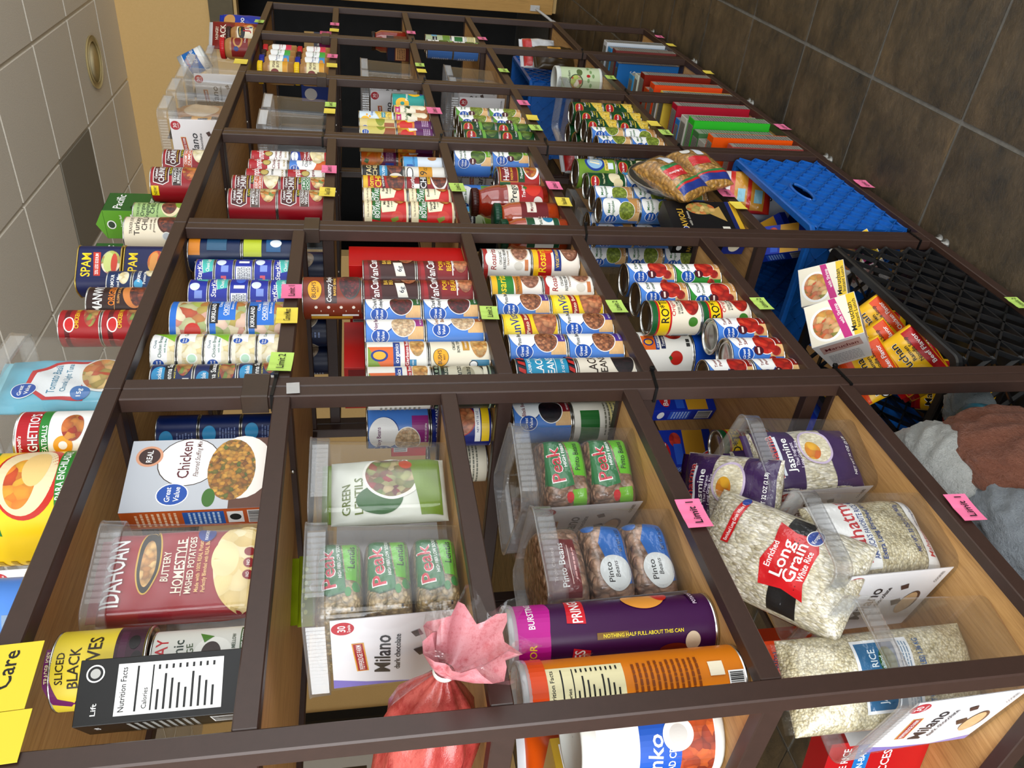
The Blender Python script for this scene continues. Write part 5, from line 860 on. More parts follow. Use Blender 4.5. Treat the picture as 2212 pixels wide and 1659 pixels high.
box('gravyb', 'gravy_box', 'gold boxed mix with nutrition panel', 80, 120, 190, '#c9a83a', NF(-30, 80, 30, 180), NF(-50, 90, 10, 180, '#e8dfc0')+[R(16, 10, 54, 60, '#d8b42a')]+FP(20, 14, 50, 56, '#6a5a1a', 7)+FP(-50, 10, 10, 80, '#8a7a2a', 8))
box('success', 'rice_box', 'red boil in bag white rice box', 110, 45, 170, '#b3161e', [T('WHITE RICE', 0, 140, 12, W_, 84), R(-50, 100, 50, 124, '#2a7ab8'), T('BOIL-IN-BAG', 0, 112, 10, W_, 76), T('SUCCESS', 0, 70, 14, W_, 80)], [T('WHITE RICE', 0, 110, 14, W_, 100, 90), R(-20, 10, 14, 40, '#2a7ab8')])
box('bens', 'rice_box', 'orange boxed rice with a green ribbon', 110, 40, 185, '#e2572a', [T("Ben's", 0, 130, 18, '#1f2a6a', 62), T('Original', 0, 108, 13, '#1f2a6a', 62), P([(-20, 30), (20, 34), (20, 60), (-20, 56)], '#9ab03a')], [T("Ben's", -8, 58, 16, '#1f2a6a', 56, 90), T('Original', 10, 58, 11, '#1f2a6a', 56, 90), R(-6, 110, 8, 172, '#9ab03a')])
def cupbox(key, desc):
    b = MB(); b.add([(-.042, -.042, 0), (.042, -.042, 0), (.042, .042, 0), (-.042, .042, 0), (-.052, -.052, .11), (.052, -.052, .11), (.052, .052, .11), (-.052, .052, .11)], [(0, 3, 2, 1), (4, 5, 6, 7), (0, 1, 5, 4), (1, 2, 6, 5), (2, 3, 7, 6), (3, 0, 4, 7)], cm('#e6e4e2'))
    a = MB(); decal(a, topm(.1, .1, .11), [R(-51, -51, 51, 51, '#efe9d8'), E(-6, 14, 42, 34, W_), E(-6, 14, 36, 28, '@noodle'), P([(-51, -30), (51, -12), (51, 2), (-51, -14)], '#c83a8a'), T('with Shrimp', 10, -14, 7, W_, 54, 9), R(-51, -51, 51, -34, '#e8c83a'), T('Maruchan', -6, -36, 10, K_, 70), T('Instant Lunch', 0, -46, 7, K_, 70)])
    fm = lambda u, v, o: (u, -.042-.010*v/.11-o, v); lm = lambda u, v, o: (-.042-.010*v/.11-o, -u, v)
    decal(a, lm, [R(-40, 66, 40, 100, '#c8a8a0'), T('Maruchan', 0, 82, 12, '#7a1c2a', 66)]+FP(-34, 10, 30, 56, '#b0b0b4', 7)); decal(a, fm, BC(-36, 40, -6, 90)+FP(0, 20, 36, 90, '#b0b0b4', 9))
    reg(key, 'noodle_cup', 'noodle cup', desc, .11, .05, [('cup', b.mesh(key)), ('printing', a.mesh(key+'p'))])
cupbox('noodlecup', 'white shrimp noodle cup')
# ------------------------------------------------------------------ bags and pouches
pk = [P([(-30, 22), (52, 30), (56, 56), (-26, 60), (-36, 44)], '#0f5a30'), P([(-28, 23), (51, 31), (54, 55), (-24, 58), (-34, 44)], '#1f7a44'), P([(-16, 3), (54, 5), (54, 29), (-14, 22)], '#6fbe26'), T('Peak', 6, 46, 19, W_, 62, 5), T('Peak', 6, 46, 17, '#d02a4a', 59, 5), T('HIGH FIBER LOW SODIUM', 20, 32, 4.4, W_, 62, 4), T('Lentils', 22, 16, 9, '#1a3a1a', 34), E(-24, 10, 7, 5, '#2a8a3a'), E(-30, 20, 6, 4, '#2a8a3a'), FP(-52, 14, -36, 26, '#26221a', 2)[0]]
bag('peak_lentil', 'lentil_bag', 'clear bag of lentils with green printed logo', 122, 63, 168, '@lentil', pk, film=True, pw=4, seed=1)
pk2 = [P([(-30, 30), (50, 38), (56, 68), (-26, 74), (-36, 54)], '#1f7a44'), P([(-14, 4), (54, 6), (54, 36), (-14, 28)], '#6fbe26'), T('Peak', 6, 56, 22, W_, 62, 5), T('Peak', 6, 56, 20, '#c82a44', 59, 5), T('HIGH FIBER', 24, 41, 5, W_, 44, 4), T('Pinto Beans', 20, 21, 9, '#1a3a1a', 50), P([(-58, 10), (-36, 12), (-38, 34), (-58, 32)], '#7ab82e'), E(-48, 38, 7, 6, '#c82a34')]
bag('peak_pinto', 'bean_bag', 'clear bag of pinto beans with green printed logo', 122, 78, 150, '@beans', pk2, film=True, pw=4, seed=2)
bag('peak_pinto_loose', 'bean_bag', 'clear bag of pinto beans with green logo standing loose', 110, 170, 60, '@beans', [P([(-44, 70), (40, 78), (46, 110), (-40, 112)], '#1f7a44'), T('Peak', 0, 94, 22, '#d02a4a', 60, 4), P([(-30, 40), (40, 44), (40, 66), (-30, 62)], '#7ac82a'), T('Pinto Beans', 4, 54, 9, '#1a3a1a', 56)], film=True, seed=3, seal=FILM)
bag('pinto_red', 'bean_bag', 'bag of pinto beans with dark red label', 122, 68, 150, '@beans', [R(-54, 16, 30, 62, '#7a141c'), T('Triple Cleaned', -10, 50, 5, '#e8d0c8', 50), T('Pinto Beans', -10, 38, 9, W_, 66), R(-40, 27, 20, 28, '#e8d0c8')]+FP(-34, 20, 16, 25, '#d8a8a4', 1), film=True, pw=4, seed=4)
bag('pinto_blue', 'bean_bag', 'bag of pinto beans with blue and white label', 122, 66, 150, '@beans', [P([(-40, 4), (46, 4), (52, 34), (20, 46), (-50, 30)], '#1f6fb8'), E(-26, 30, 26, 22, '#d8dcdc'), T('Pinto', -26, 38, 8, '#3a3a3a', 30), T('Beans', -22, 28, 6, '#3a3a3a', 24, 0, .2), T('NET WT 16 OZ', 22, 16, 5, '#0f2f4a', 36), E(50, 54, 11, 8, '#1f6fb8')], film=True, pw=4, seed=5)
bag('green_lentil', 'lentil_pouch', 'white and green pouch of green lentils', 112, 170, 46, '#d9dcd2', [T('GREEN', -22, 148, 12, '#6a7a2a', 48), T('LENTILS', -18, 130, 12, '#6a7a2a', 56), E(-26, 100, 22, 34, '#3a6a34'), E(16, 80, 44, 44, '#e8e6de'), E(16, 82, 40, 38, '@salad2'), P([(-50, 8), (50, 8), (50, 56), (-50, 40)], '#7a942e'), E(36, 60, 10, 10, '#c8562a')], seed=6, seal='#7a942e', cat='pouch')
bag('green_pouch', 'lentil_pouch', 'lime green pouch standing up behind the tubs', 120, 235, 40, '#8a9a1c', [E(0, 210, 7, 7, W_)]+[E(-30+12*i, 190+6*(i % 3), 4, 3, '#c8d47a') for i in range(6)]+[E(-40+12*i, 222+4*(i % 2), 4, 3, '#c8d47a') for i in range(7)], seed=7, seal='#8a9a1c', cat='pouch')
idL = [T('IDAHOAN', 0, 176, 24, '#8a2a20', 96), T('IDAHOAN', -.5, 177, 22.5, W_, 94), E(16, 138, 50, 15, '#d8b24a'), E(16, 138, 48, 13, '#2a2014'), E(10, 138, 34, 9, '@garb'), T('BUTTERY', 4, 116, 9, '#f5ead8', 44), T('HOMESTYLE', 4, 100, 12, '#f5ead8', 78), T('MASHED POTATOES', 4, 86, 8, '#f5ead8', 82), R(-40, 93, 46, 93.7, '#f5ead8'), T('Made with 100% REAL Potatoes', 6, 76, 5, '#f0c88a', 82), T('Perfectly Blended with REAL Butter', 6, 68, 5, '#f0c88a', 82), E(4, 22, 66, 36, '@potato'), E(10, 44, 26, 17, '#f0dfae'), E(50, 70, 13, 11, '#1f3f92'), T('FAVORITE', 50, 70, 4, W_, 20)]+[E(-14+17*i, 14, 7, 7, '#9a1c2a') for i in range(3)]+[T('NO', -14+17*i, 15, 4, W_, 7) for i in range(2)]
bag('idahoan', 'potato_pouch', 'red mashed potato pouch inside a clear tub', 124, 192, 40, '#a3182c', idL, seed=8, seal='#a3182c', cat='pouch', pw=4)
bag('brownpouch', 'snack_pouch', 'dark bronze pouch lying behind the mashed potato tub', 150, 170, 40, '#4a3018', [R(-50, 40, 50, 120, '#5a2a18'), T('BROWNIE', 0, 90, 16, '#8a2a1c', 76)], seed=9, seal='#5a3a1c', cat='pouch')
bag('tunapouch', 'tuna_pouch', 'light blue tomato basil tuna pouch in a tub', 128, 195, 34, '#7cbcd0', [P([(-50, 60), (50, 60), (44, 120), (20, 150), (-20, 156), (-48, 120)], '#c8383c'), P([(-42, 68), (40, 68), (36, 116), (16, 142), (-18, 148), (-42, 116)], '#e6eaec'), T('Tomato Basil', 0, 112, 12, '#3a8aa8', 68), T('Chunk Light Tuna', 2, 94, 9, '#3a8aa8', 68), E(14, 40, 46, 36, '#e8e8e4'), E(14, 42, 40, 30, '@pizza'), E(-34, 66, 15, 15, '#3a7ab8'), T('15g', -34, 68, 7, W_, 16)]+GV(-26, 152, 1.5), seed=10, seal='#9cd0de', cat='pouch', pw=3.4)
jas = [R(-60, 4, 60, 40, '#43215c'), R(-60, 116, 60, 182, '#43215c'), R(-60, 40, 60, 60, '#43215c'), T('Mahatma', 0, 162, 16, W_, 84), T('Mahatma', 0, 162, 14.5, '#c8242c', 82), R(-38, 149, 38, 154, '#dfe4ea'), T('Jasmine', 0, 138, 13, W_, 66), T('Thai Fragrant', 0, 126, 6, '#e8e0ee', 46), T('Long Grain Rice', 0, 118, 6, '#e8e0ee', 52), E(14, 82, 36, 32, '#cfc0d8'), E(14, 82, 32, 28, '@ricep'), E(6, 90, 18, 14, '@fruit'), T('NET WT 32 OZ (2 LB)', 0, 18, 6, W_, 76)]
bag('jasmine', 'rice_bag', 'purple bag of jasmine rice standing in a tub', 122, 186, 54, '@rice', jas, seed=11, seal='#43215c', pw=3.2)
bag('jasmine2', 'rice_bag', 'purple bag of jasmine rice lying across the tub rims', 122, 186, 54, '@rice', jas, seed=12, seal='#43215c', film=True)
bag('mahatma', 'rice_bag', 'clear bag of long grain rice with red and blue lettering', 126, 178, 66, '@rice2', [R(-62, 104, 62, 172, '#e6e6e4'), T('Mahatma', 4, 130, 22, '#c2343c', 112), T("AMERICA'S FAVORITE RICE", -2, 110, 9, '#24488a', 92), T('Extra Long Enriched Rice', 2, 97, 8, '#24488a', 100), P([(48, 108), (61, 106), (61, 112), (48, 114)], '#24488a'), T('NET WT. 32 OZ (2 LB) 907g', 0, 40, 7, '#24488a', 84), R(-62, 6, 62, 28, '#e6e6e4'), T('Mahatma', -24, 17, 10, '#c2343c', 46), T('Extra Long Enriched Rice', 30, 17, 5.5, '#24488a', 52)], seed=13, pw=3.6, film=True)
bag('longgrain', 'rice_bag', 'large clear bag of long grain rice with red and black label', 150, 250, 75, '@rice', [P([(-76, 60), (76, 84), (76, 120), (-76, 104)], '#1c1c1e'), P([(-44, 56), (-20, 64), (30, 60), (50, 70), (46, 100), (54, 130), (20, 126), (-10, 134), (-44, 124), (-38, 90)], '#cf1f2a'), T('Enriched', 4, 122, 9, W_, 40), T('Long', 4, 106, 18, W_, 56), T('Grain', 4, 86, 18, W_, 60), T('White Rice', 4, 70, 9, W_, 46), E(50, 74, 13, 13, W_), E(50, 74, 11.5, 11.5, '#1f4fa8'), T('Kroger', 50, 74, 6, W_, 18), R(-8, 190, 70, 204, '#cf1f2a'), T('Enriched Long Grain White Rice', 31, 197, 6, W_, 72), E(66, 197, 7, 7, '#1f4fa8')], seed=14, film=True, seal=FILM)
bag('jas48', 'rice_bag', 'clear bag of rice with a blue picture label', 126, 270, 70, '@rice2', [R(-44, 96, 50, 176, '#e6e8ea'), R(-40, 118, 46, 172, '#2f6f98'), E(20, 132, 20, 12, '#3a6a3a'), T('JASMINE RICE', 2, 152, 10, '#dfeaf0', 70), T('from Thailand', 8, 140, 6, '#dfeaf0', 40)]+FP(-40, 100, 46, 116, '#8aa0b4', 4)+[T('NET WT. 48 OZ (3 LBS) 1.36 KG', 2, 84, 8, '#3a6aa0', 90)], seed=15, pw=3.4, film=True, seal=FILM)
bag('dark90', 'rice_pouch', 'dark grey ready rice pouch', 120, 175, 36, '#33353a', [E(0, 120, 12, 9, '#1f4fa8'), T('90sec', 0, 90, 20, '#d8d8d4', 70), E(10, 50, 40, 24, '@ricep')], seed=16, seal='#33353a', cat='pouch')
bag('cookiebag', 'snack_bag', 'brown paper bag with crinkled clear window', 120, 190, 60, '#b3885a', [E(0, 110, 40, 56, '#c9b59a')], seed=17, seal='#b3885a')
bag('cookiebag2', 'snack_bag', 'brown paper bag with clear window beside the beans', 120, 150, 60, '#b3885a', [E(0, 90, 40, 40, '#8a7a66')], seed=18, seal='#b3885a')
bag('orangebag', 'snack_bag', 'glossy orange snack bag', 130, 200, 80, '#e86a1c', [E(0, 150, 30, 16, '#c8301f')], seed=19, seal='#d8dade')
bag('shellbag', 'pasta_bag', 'clear bag of short pasta with red, white and green label', 190, 105, 70, '@shells', [R(-86, 6, -66, 98, '#1f3f92'), R(-66, 6, -60, 98, '#c8242c'), R(-60, 6, -54, 98, '#2a8a4a'), P([(-40, 40), (0, 34), (6, 86), (-34, 92)], '#d02a34'), T('La Moderna', -17, 62, 9, W_, 40, 80), P([(0, 34), (14, 32), (20, 84), (6, 86)], '#2a8a4a'), R(20, 30, 70, 50, '#dfe4ec')], seed=20, film=True)
bag('shellbag2', 'pasta_bag', 'clear bag of short pasta half under the black box', 190, 105, 70, '@shells', [R(-86, 6, -66, 98, '#1f3f92'), R(-66, 6, -60, 98, '#c8242c'), R(-60, 6, -54, 98, '#2a8a4a'), P([(-30, 40), (10, 34), (16, 86), (-24, 92)], '#d02a34'), R(24, 30, 70, 50, '#dfe4ec'), E(60, 70, 18, 12, '#e8e8e4')], seed=21, film=True)
def ramen(key, desc, base):
    bag(key, 'noodle_pack', desc, 128, 100, 38, '#f0c21c', [P([(-64, 2), (64, 2), (64, 30), (-64, 20)], base), P([(-64, 80), (64, 70), (64, 98), (-64, 98)], base), T('Maruchan', 0, 58, 18, W_, 100), T('Maruchan', .5, 57.5, 16, K_, 98), T('Ramen', 16, 40, 8, K_, 36), T('Noodle Soup', 20, 29, 8, K_, 60), E(-52, 46, 10, 10, K_), E(-52, 46, 7, 7, W_), T('Chicken Flavor' if base == '#e0591c' else 'Beef Flavor', 10, 12, 9, W_, 76)], seed=len(desc), seal=base, cat='noodle pack', pw=4)
ramen('ramen_or', 'yellow and orange ramen pack', '#e0591c'); ramen('ramen_red', 'yellow and red ramen pack', '#b8141c')
bag('redbag', 'snack_bag', 'glossy red snack bag', 120, 190, 60, '#c8242a', [T('Snack', 0, 100, 16, '#f0c8c0', 60), P([(-50, 10), (50, 10), (20, 40), (-40, 50)], '#e8d8d0')], seed=23, seal='#c8242a')
bag('bluebag', 'muffin_mix_bag', 'blue mix pouch with food picture', 150, 170, 50, '#1f3fb0', [T('Jumbo', 0, 90, 22, W_, 96, 0, .15), E(30, 140, 40, 24, '#d8a868'), FP(-50, 30, 50, 50, W_, 2)[0]], seed=24, seal='#1f3fb0', cat='pouch')
bag('hjack', 'potato_pouch', 'dark red and orange cheesy potato pouch', 130, 190, 44, '#8a2a20', [R(-64, 60, 64, 100, '#b85a24'), T('HUNGRY', 0, 170, 12, '#e8dcc8', 66), T('JACK', 0, 146, 22, '#f0e6d4', 80), E(6, 44, 44, 32, '@fruit'), E(6, 40, 36, 24, '@potato')], seed=25, seal='#c8c8c8', cat='pouch')
bag('oliveb', 'snack_bag', 'olive green foil snack bag with silver band', 110, 170, 60, '#4a4a2e', [R(-54, 96, 54, 116, '#d8d8d8')], seed=26, seal='#b8b8b0', film=True)
bag('crackbag', 'cracker_bag', 'red and white bag of cracker sleeves', 130, 190, 60, '#d83a24', [R(-60, 20, 60, 60, '#d8a23a'), R(-60, 72, 60, 110, '#d8a23a'), R(-40, 26, 0, 50, '#9ad0e0'), R(-40, 78, 0, 100, '#9ad0e0'), R(-60, 124, 60, 160, '#e8e4e0')], seed=27, seal='#d8dade', film=True)
bag('foilbag', 'snack_bag', 'crinkled white and silver foil bag', 150, 150, 60, '#d2d3d4', [R(-70, 110, 70, 148, '#c8282c'), E(10, 80, 8, 8, '#c8282c')], seed=28, seal='#d8dade', film=True)
bag('darkbag', 'snack_bag', 'dark brown foil bag', 130, 170, 60, '#4a3a20', [R(-30, 60, 40, 120, '#c89a4a'), R(-20, 70, 20, 100, K_)], seed=29, seal='#4a3a20')
# ------------------------------------------------------------------ tubs
tub('tub_lab', True, purple=True, desc='clear cookie tub holding lentil bags'); tub('tub_plain', True, cards='b', desc='clear cookie tub with white card at the back'); tub('tub_f', True, cards='l', desc='clear cookie tub'); tub('tub_clear', False, desc='plain clear cookie tub')
# ================================================================== things on the shelves
rad = math.radians
SU = ['nearest rack', 'second rack', 'third rack', 'fourth rack', 'fifth rack', 'farthest rack']
def at(key, u, s, x, y, rot, where, dz=0.0, rx=0, ry=0, grp=None, scale=1.0):
    return place(key, (x, y, SZ(u, s)+.001+dz), -rad(rot), KIND[key]['desc']+(', '+where if where else ''), rad(rx), rad(ry), grp, scale)
# ---- nearest rack, top shelf
at('laspal', 0, 1, .905, .095, 30, 'on the top shelf')
stack(0, 1, 888, .06, ['spago'], 'on the top shelf beside the yellow can', rot=45)
at('tub_lab', 0, 1, .975, .30, 0, 'behind the ring pasta can')
gvcan('gv_fish', 'blue can with pale label', 'Mackerel', '', '@meat', '#8aa0b8', name='fish_can', r=40, h=106)
at('gv_fish', 0, 1, .70, .07, 120, 'leftmost on the top shelf')
# ---- nearest rack, second shelf
at('lift', 0, 2, .560, .052, 25, 'beside the olive cans'); at('lift2', 0, 2, .494, .118, 12, 'leftmost on the olive shelf')
X = stack(0, 2, 1348, .080, ['lindsay', 'tjolive'], 'the olive can stack', rots=[38, 30])
at('tub_clear', 0, 2, .765, .150, 12, 'round the red mashed potato pouch')
at('idahoan', 0, 2, .752, .085, 12, '', dz=.004); at('brownpouch', 0, 2, .80, .34, 40, '', dz=.0)
at('stuffing', 0, 2, .935, .085, 12, '')
# ---- second rack, second shelf: tinned meat and fish
stack(1, 2, 515, .065, ['navynf', 'navynf2'], 'the stack against the second posts', rot=40)
stack(1, 2, 562, .062, ['stark', 'stark3', 'stark2', 'stark3', 'stark'], 'the farther tuna stack', rot=42)
stack(1, 2, 605, .062, ['stark', 'stark3', 'stark2', 'stark', 'stark3'], 'the nearer tuna stack', rots=[52, 50, 60, 30, 55])
stack(1, 2, 652, .062, ['kirk', 'kirk', 'kirk2'], 'the blue chicken stack', rots=[30, 22, 60])
stack(1, 2, 722, .062, ['gvchick2', 'gvchick2', 'gvchick', 'gvchick2', 'gvchick'], 'the pale chicken stack', rots=[50, 52, 40, 50, 42])
stack(1, 2, 785, .060, ['vien', 'vien', 'vien'], 'the sausage stack by the first posts', rots=[22, 45, 25])
stack(1, 2, 900, .150, ['vien_nf', 'vien_nf', 'vien_nf'], 'the second sausage stack back', rots=[10, 20, 30], x=1.130)
stack(1, 2, 930, .235, ['vien_nf', 'vien', 'vien_nf'], 'the third sausage stack back', rots=[50, 120, 60], x=1.132)
# ---- second rack, top shelf
at('tub_clear', 1, 1, 1.180, .105, 88, 'round the blue tuna pouch'); at('tunapouch', 1, 1, 1.180, .080, 6, '', dz=.004)
stack(1, 1, 690, .055, ['chvien', 'chvien'], 'the stack next to the sloppy joe can', rot=30, x=1.325); stack(1, 1, 650, .052, ['manwich'], 'on the top shelf', rot=35)
stack(1, 1, 612, .050, ['bluesm', 'bluesm'], 'the pair beside the luncheon meat', rots=[30, 60]); at('spam2', 1, 1, 1.560, .062, 36, 'lower of two'); at('spam1', 1, 1, 1.558, .062, 36, 'upper of two', dz=.0862)
# ---- second rack, third shelf: beans
stack(1, 3, 565, .052, ['vc_pork', 'vc_baked'], 'the farther red bean stack', rot=30)
X = stack(1, 3, 601, .052, ['vc_pork', 'vc_baked', 'bush_country'], 'the nearer red bean stack', rots=[30, 30, 46])
stack(1, 3, 642, .052, ['gv_kidney', 'gv_kidney'], 'the kidney bean stack', rot=34); stack(1, 3, 688, .052, ['gv_gnorth', 'gv_navy'], 'the pale bean stack', rots=[20, 38])
stack(1, 3, 737, .052, ['bush_bowl', 'o_garb'], 'the chickpea stack', rots=[38, 40]); stack(1, 3, 790, .052, ['garb_dark', 'o_garb'], 'the stack against the first posts', rots=[45, 40])
at('redtall', 1, 3, 1.592, .120, 88, '')
at('redpack', 1, 3, 1.45, .36, 8, 'deep on the bean shelf')
at('redpack2', 1, 3, 1.405, .195, 6, 'behind the bean cans')
stack(1, 3, 0, .145, ['bushnavy', 'gv_navy'], 'the second stack back', x=1.128, rots=[60, 120]); stack(1, 3, 0, .235, ['yelcan'], 'third back behind the bean stacks', x=1.128, rot=70)
# ---- second rack, fourth shelf
stack(1, 4, 540, .052, ['ros_yel', 'ros_org'], 'the farther refried stack', rots=[34, 50]); stack(1, 4, 597, .052, ['ros_org', 'ros_grn'], 'the nearer refried stack', rots=[30, 48])
stack(1, 4, 637, .052, ['sunv', 'gv_pinto'], 'the yellow over blue pinto stack', rot=36); stack(1, 4, 678, .052, ['gv_pinto', 'sunv'], 'the stack topped by a yellow can', rot=38)
stack(1, 4, 721, .052, ['gv_pinto', 'gv_pinto'], 'the all blue pinto stack', rot=36); stack(1, 4, 772, .052, ['w_black', 'tj_black'], 'the black bean stack by the posts', rots=[30, 36])
stack(1, 4, 0, .142, ['greyveg', 'gv_black'], 'the second stack back by the posts', x=1.126, rots=[70, 40]); stack(1, 4, 0, .228, ['greyveg'], 'third back on the pinto shelf', x=1.126, rot=40); stack(1, 4, 0, .312, ['gv_black'], 'fourth back on the pinto shelf', x=1.126, rot=130)
at('cookiebag2', 1, 4, 1.14, .46, 30, '')
# ---- second rack, fifth shelf: tomatoes
stack(1, 5, 571, .052, ['gv_tomgreen', 'gv_tomato'], 'the farther blue over green stack', rot=38); stack(1, 5, 611, .052, ['gv_tomgreen', 'gv_tomato'], 'the nearer blue over green stack', rots=[55, 40])
stack(1, 5, 650, .052, ['rotel', 'rotel'], 'the tomato and chilli stack', rots=[22, 36]); stack(1, 5, 688, .050, ['gv_sauce'], 'far one of two side by side', rot=36)
stack(1, 5, 729, .048, ['gv_sauce'], 'near one of two side by side', rot=36); stack(1, 5, 775, .046, ['gv_paste', 'gv_paste'], 'the tomato paste stack', rot=36)
stack(1, 5, 717, .140, ['bluebig', 'o_tom'], 'the stack behind the sauce cans', rots=[40, 46])
at('blacklong', 1, 5, 1.585, .215, 82, 'behind the tomato cans'); at('pbox', 1, 5, 1.40, .30, 20, 'right of the two on the tomato shelf', rx=0); at('pbox', 1, 5, 1.33, .40, 30, 'left of the two on the tomato shelf')
stack(1, 5, 0, .222, ['rotel'], 'second back at the left end', x=1.128, rot=55); stack(1, 5, 0, .440, ['rotel'], 'third back at the left end', x=1.13, rot=130); stack(1, 5, 0, .520, ['yelcan'], 'deep at the left end', x=1.13, rot=60)
place('bluebig', (1.205, .350, SZ(1, 5)+.0515), rad(-70), 'large bright blue tomato can lying on its side', rad(90))
# ---- third rack, top shelf
stack(2, 1, 470, .055, ['turkey'], 'on the top shelf', rot=42); at('pacific2', 2, 1, 1.815, .185, 6, '', scale=1.28); stack(2, 1, 440, .050, ['vegchili'], 'on the top shelf', rot=45)
at('pacific', 2, 1, 2.0, .135, 4, '', scale=1.3); stack(2, 1, 363, .050, ['ch_buf'], 'on the top shelf', rot=42); stack(2, 1, 349, .140, ['ch_veg'], 'half hidden on the top shelf', rot=30, x=2.185); stack(2, 1, 322, .060, ['ch_cream'], 'on the top shelf', rot=44)
at('tub_lab', 2, 1, 2.632, .14, 4, 'with brown paper bag beside the dumpling soup'); at('darkbag', 2, 1, 2.635, .12, 10, 'inside the tub beside the dumpling soup', dz=.006); at('redbag', 2, 1, 2.44, .30, 20, 'poking up behind the cookie tub', dz=.03)
# ---- third rack, second shelf: soups
stack(2, 2, 412, .055, ['ch_veg', 'ch_mine'], 'the nearer big soup stack', rots=[36, 38]); stack(2, 2, 385, .055, ['ch_green', 'ch_chick'], 'the farther big soup stack', rots=[36, 40])
stack(2, 2, 383, .055, ['cam_veg', 'cam_tom'], 'the nearest small soup stack', rots=[44, 40]); stack(2, 2, 360, .055, ['gv_noodle', 'cam_chick'], 'the middle small soup stack', rots=[36, 36]); stack(2, 2, 340, .055, ['cre_chick', 'cam_cream'], 'the farthest small soup stack', rots=[40, 34])
at('tub_clear', 2, 2, 2.175, .235, 0, 'behind the farthest small soups')
for i, (yy, k) in enumerate(((.140, 'cornbeef2'), (.224, 'cornbeef'), (.308, 'cornbeef'), (.392, 'cornbeef2'))): stack(2, 2, 0, yy, [k], ['second', 'third', 'fourth', 'fifth'][i]+' back in the soup shelf corner', x=1.728, rot=[70, 66, 62, 70][i])
# ---- third rack, third shelf: tinned pasta and chilli
stack(2, 3, 437, .052, ['boy_spag', 'boy_rav'], 'the nearer red pasta stack', rot=40); stack(2, 3, 410, .052, ['boy_beef', 'boy_rav2'], 'the farther red pasta stack', rot=40)
stack(2, 3, 384, .052, ['south', 'hormel'], 'the red chili stack', rot=36); stack(2, 3, 362, .052, ['nine', 'zag'], 'the black and grey stack', rots=[50, 36])
stack(2, 3, 345, .052, ['bluew'], 'beside the black and grey stack', rot=40); stack(2, 3, 325, .130, ['peach2', 'peach'], 'the orange stack set back', rots=[44, 60])
# ---- third rack, fourth shelf: jars and sauces
stack(2, 4, 363, .056, ['hunts'], 'on the sauce shelf', rot=42); stack(2, 4, 402, .062, ['prego'], 'on the sauce shelf', rot=44); stack(2, 4, 438, .050, ['marin'], 'in front of the big jar', rot=52); stack(2, 4, 472, .046, ['gvsauce'], 'against the second posts', rot=24)
stack(2, 4, 330, .060, ['gv_fgreen', 'gv_fgreen'], 'the stack near the third posts', rots=[40, 55]); stack(2, 4, 380, .170, ['leaf', 'leaf'], 'the stack behind the big sauce can', rots=[60, 70], x=2.10); stack(2, 4, 0, .142, ['gv_fgreen', 'gv_fgreen'], 'the stack behind the french beans', rots=[90, 95], x=2.195)
# ---- third rack, fifth shelf
can('grapey', 'fruit_can', 'dark red can with grapes', '#8a1c24', [T('Great', -4, 84, 12, '#e8c84a', 48, 0, .2), E(0, 52, 22, 20, '@grape'), E(20, 24, 22, 16, '#d89a7a'), R(-116, 4, 116, 14, '#c8503a')], r=40)
can('dm_new2', 'potato_can', 'large dark green new potato can', '#14582c', scl([E(-6, 92, 20, 13, '#e0b23a'), E(-6, 92, 18.5, 11.5, '#b5242a'), T('Del Monte', -6, 92, 6, W_, 30), R(-44, 70, -22, 96, '#5ab0dc'), R(-14, 56, 30, 76, '#0f4422'), T('New Potatoes', 8, 66, 6, '#e8e4b8', 40), E(10, 34, 20, 17, '#e6dcbc'), E(-10, 24, 15, 14, '#ddd0a8'), R(-104, 6, -50, 100, '#2a7a46')], 1.06)+FP(-104, 12, -60, 98, '#dfe8d8', 8), r=42, h=117)
stack(2, 5, 337, .060, ['grapey', 'dm_new2', 'palm'], 'the mixed stack by the third posts', rots=[40, 48, 46], x=2.200)
stack(2, 5, 385, .064, ['gv_fgreen', 'gv_corn', 'dm_new'], 'the stack beside the hearts of palm', rots=[50, 60, 60], x=2.112); stack(2, 5, 415, .070, ['gv_corn', 'gv_corn', 'gv_corn'], 'the farther blue stack', rots=[80, 62, 70], x=2.036); stack(2, 5, 450, .074, ['gv_corn', 'gv_corn', 'gv_corn'], 'the nearer blue stack', rots=[100, 76, 96], x=1.962)
stack(2, 5, 0, .150, ['gv_corn', 'gv_corn', 'gv_corn'], 'the stack behind the nearer blue stack', rot=90, x=1.968); stack(2, 5, 0, .150, ['gv_corn', 'gv_corn', 'gv_corn'], 'the stack behind the farther blue stack', rot=90, x=2.043); stack(2, 5, 0, .226, ['gv_corn', 'gv_corn', 'gv_corn'], 'the third blue stack back', rot=90, x=2.0)
at('shellbag', 2, 5, 1.955, -.040, 8, 'on top of the pile', dz=.112, rx=-4, ry=-30); at('shellbag2', 2, 5, 2.00, -.042, 6, '', dz=.006, rx=-3, ry=-12)
pan = empty('foil_pan', (2.03, .020, SZ(2, 5)+.120), (rad(87), 0, rad(-2)), label='round crimped foil pie pan leaning on the pasta bags', category='pan')
MB().lathe([(.001, 0), (.094, 0), (.110, .022)], noisemat('foil', ['#a8a8a6', '#c8c8c4'], 60, rough=.3, metal=1.0, bump=.3), 40, cap=False).build('dish', pan)
fr_ = MB(); fr_.tube([(.114*math.cos(a)*(1+.012*math.sin(40*a)), .114*math.sin(a)*(1+.012*math.sin(40*a)), .023) for a in [2*math.pi*i/80 for i in range(80)]], .004, MATS[('n', 'foil')], 6, True); fr_.build('crimped_rim', pan)
at('ravbox', 2, 5, 1.80, .045, 16, '', dz=.002)
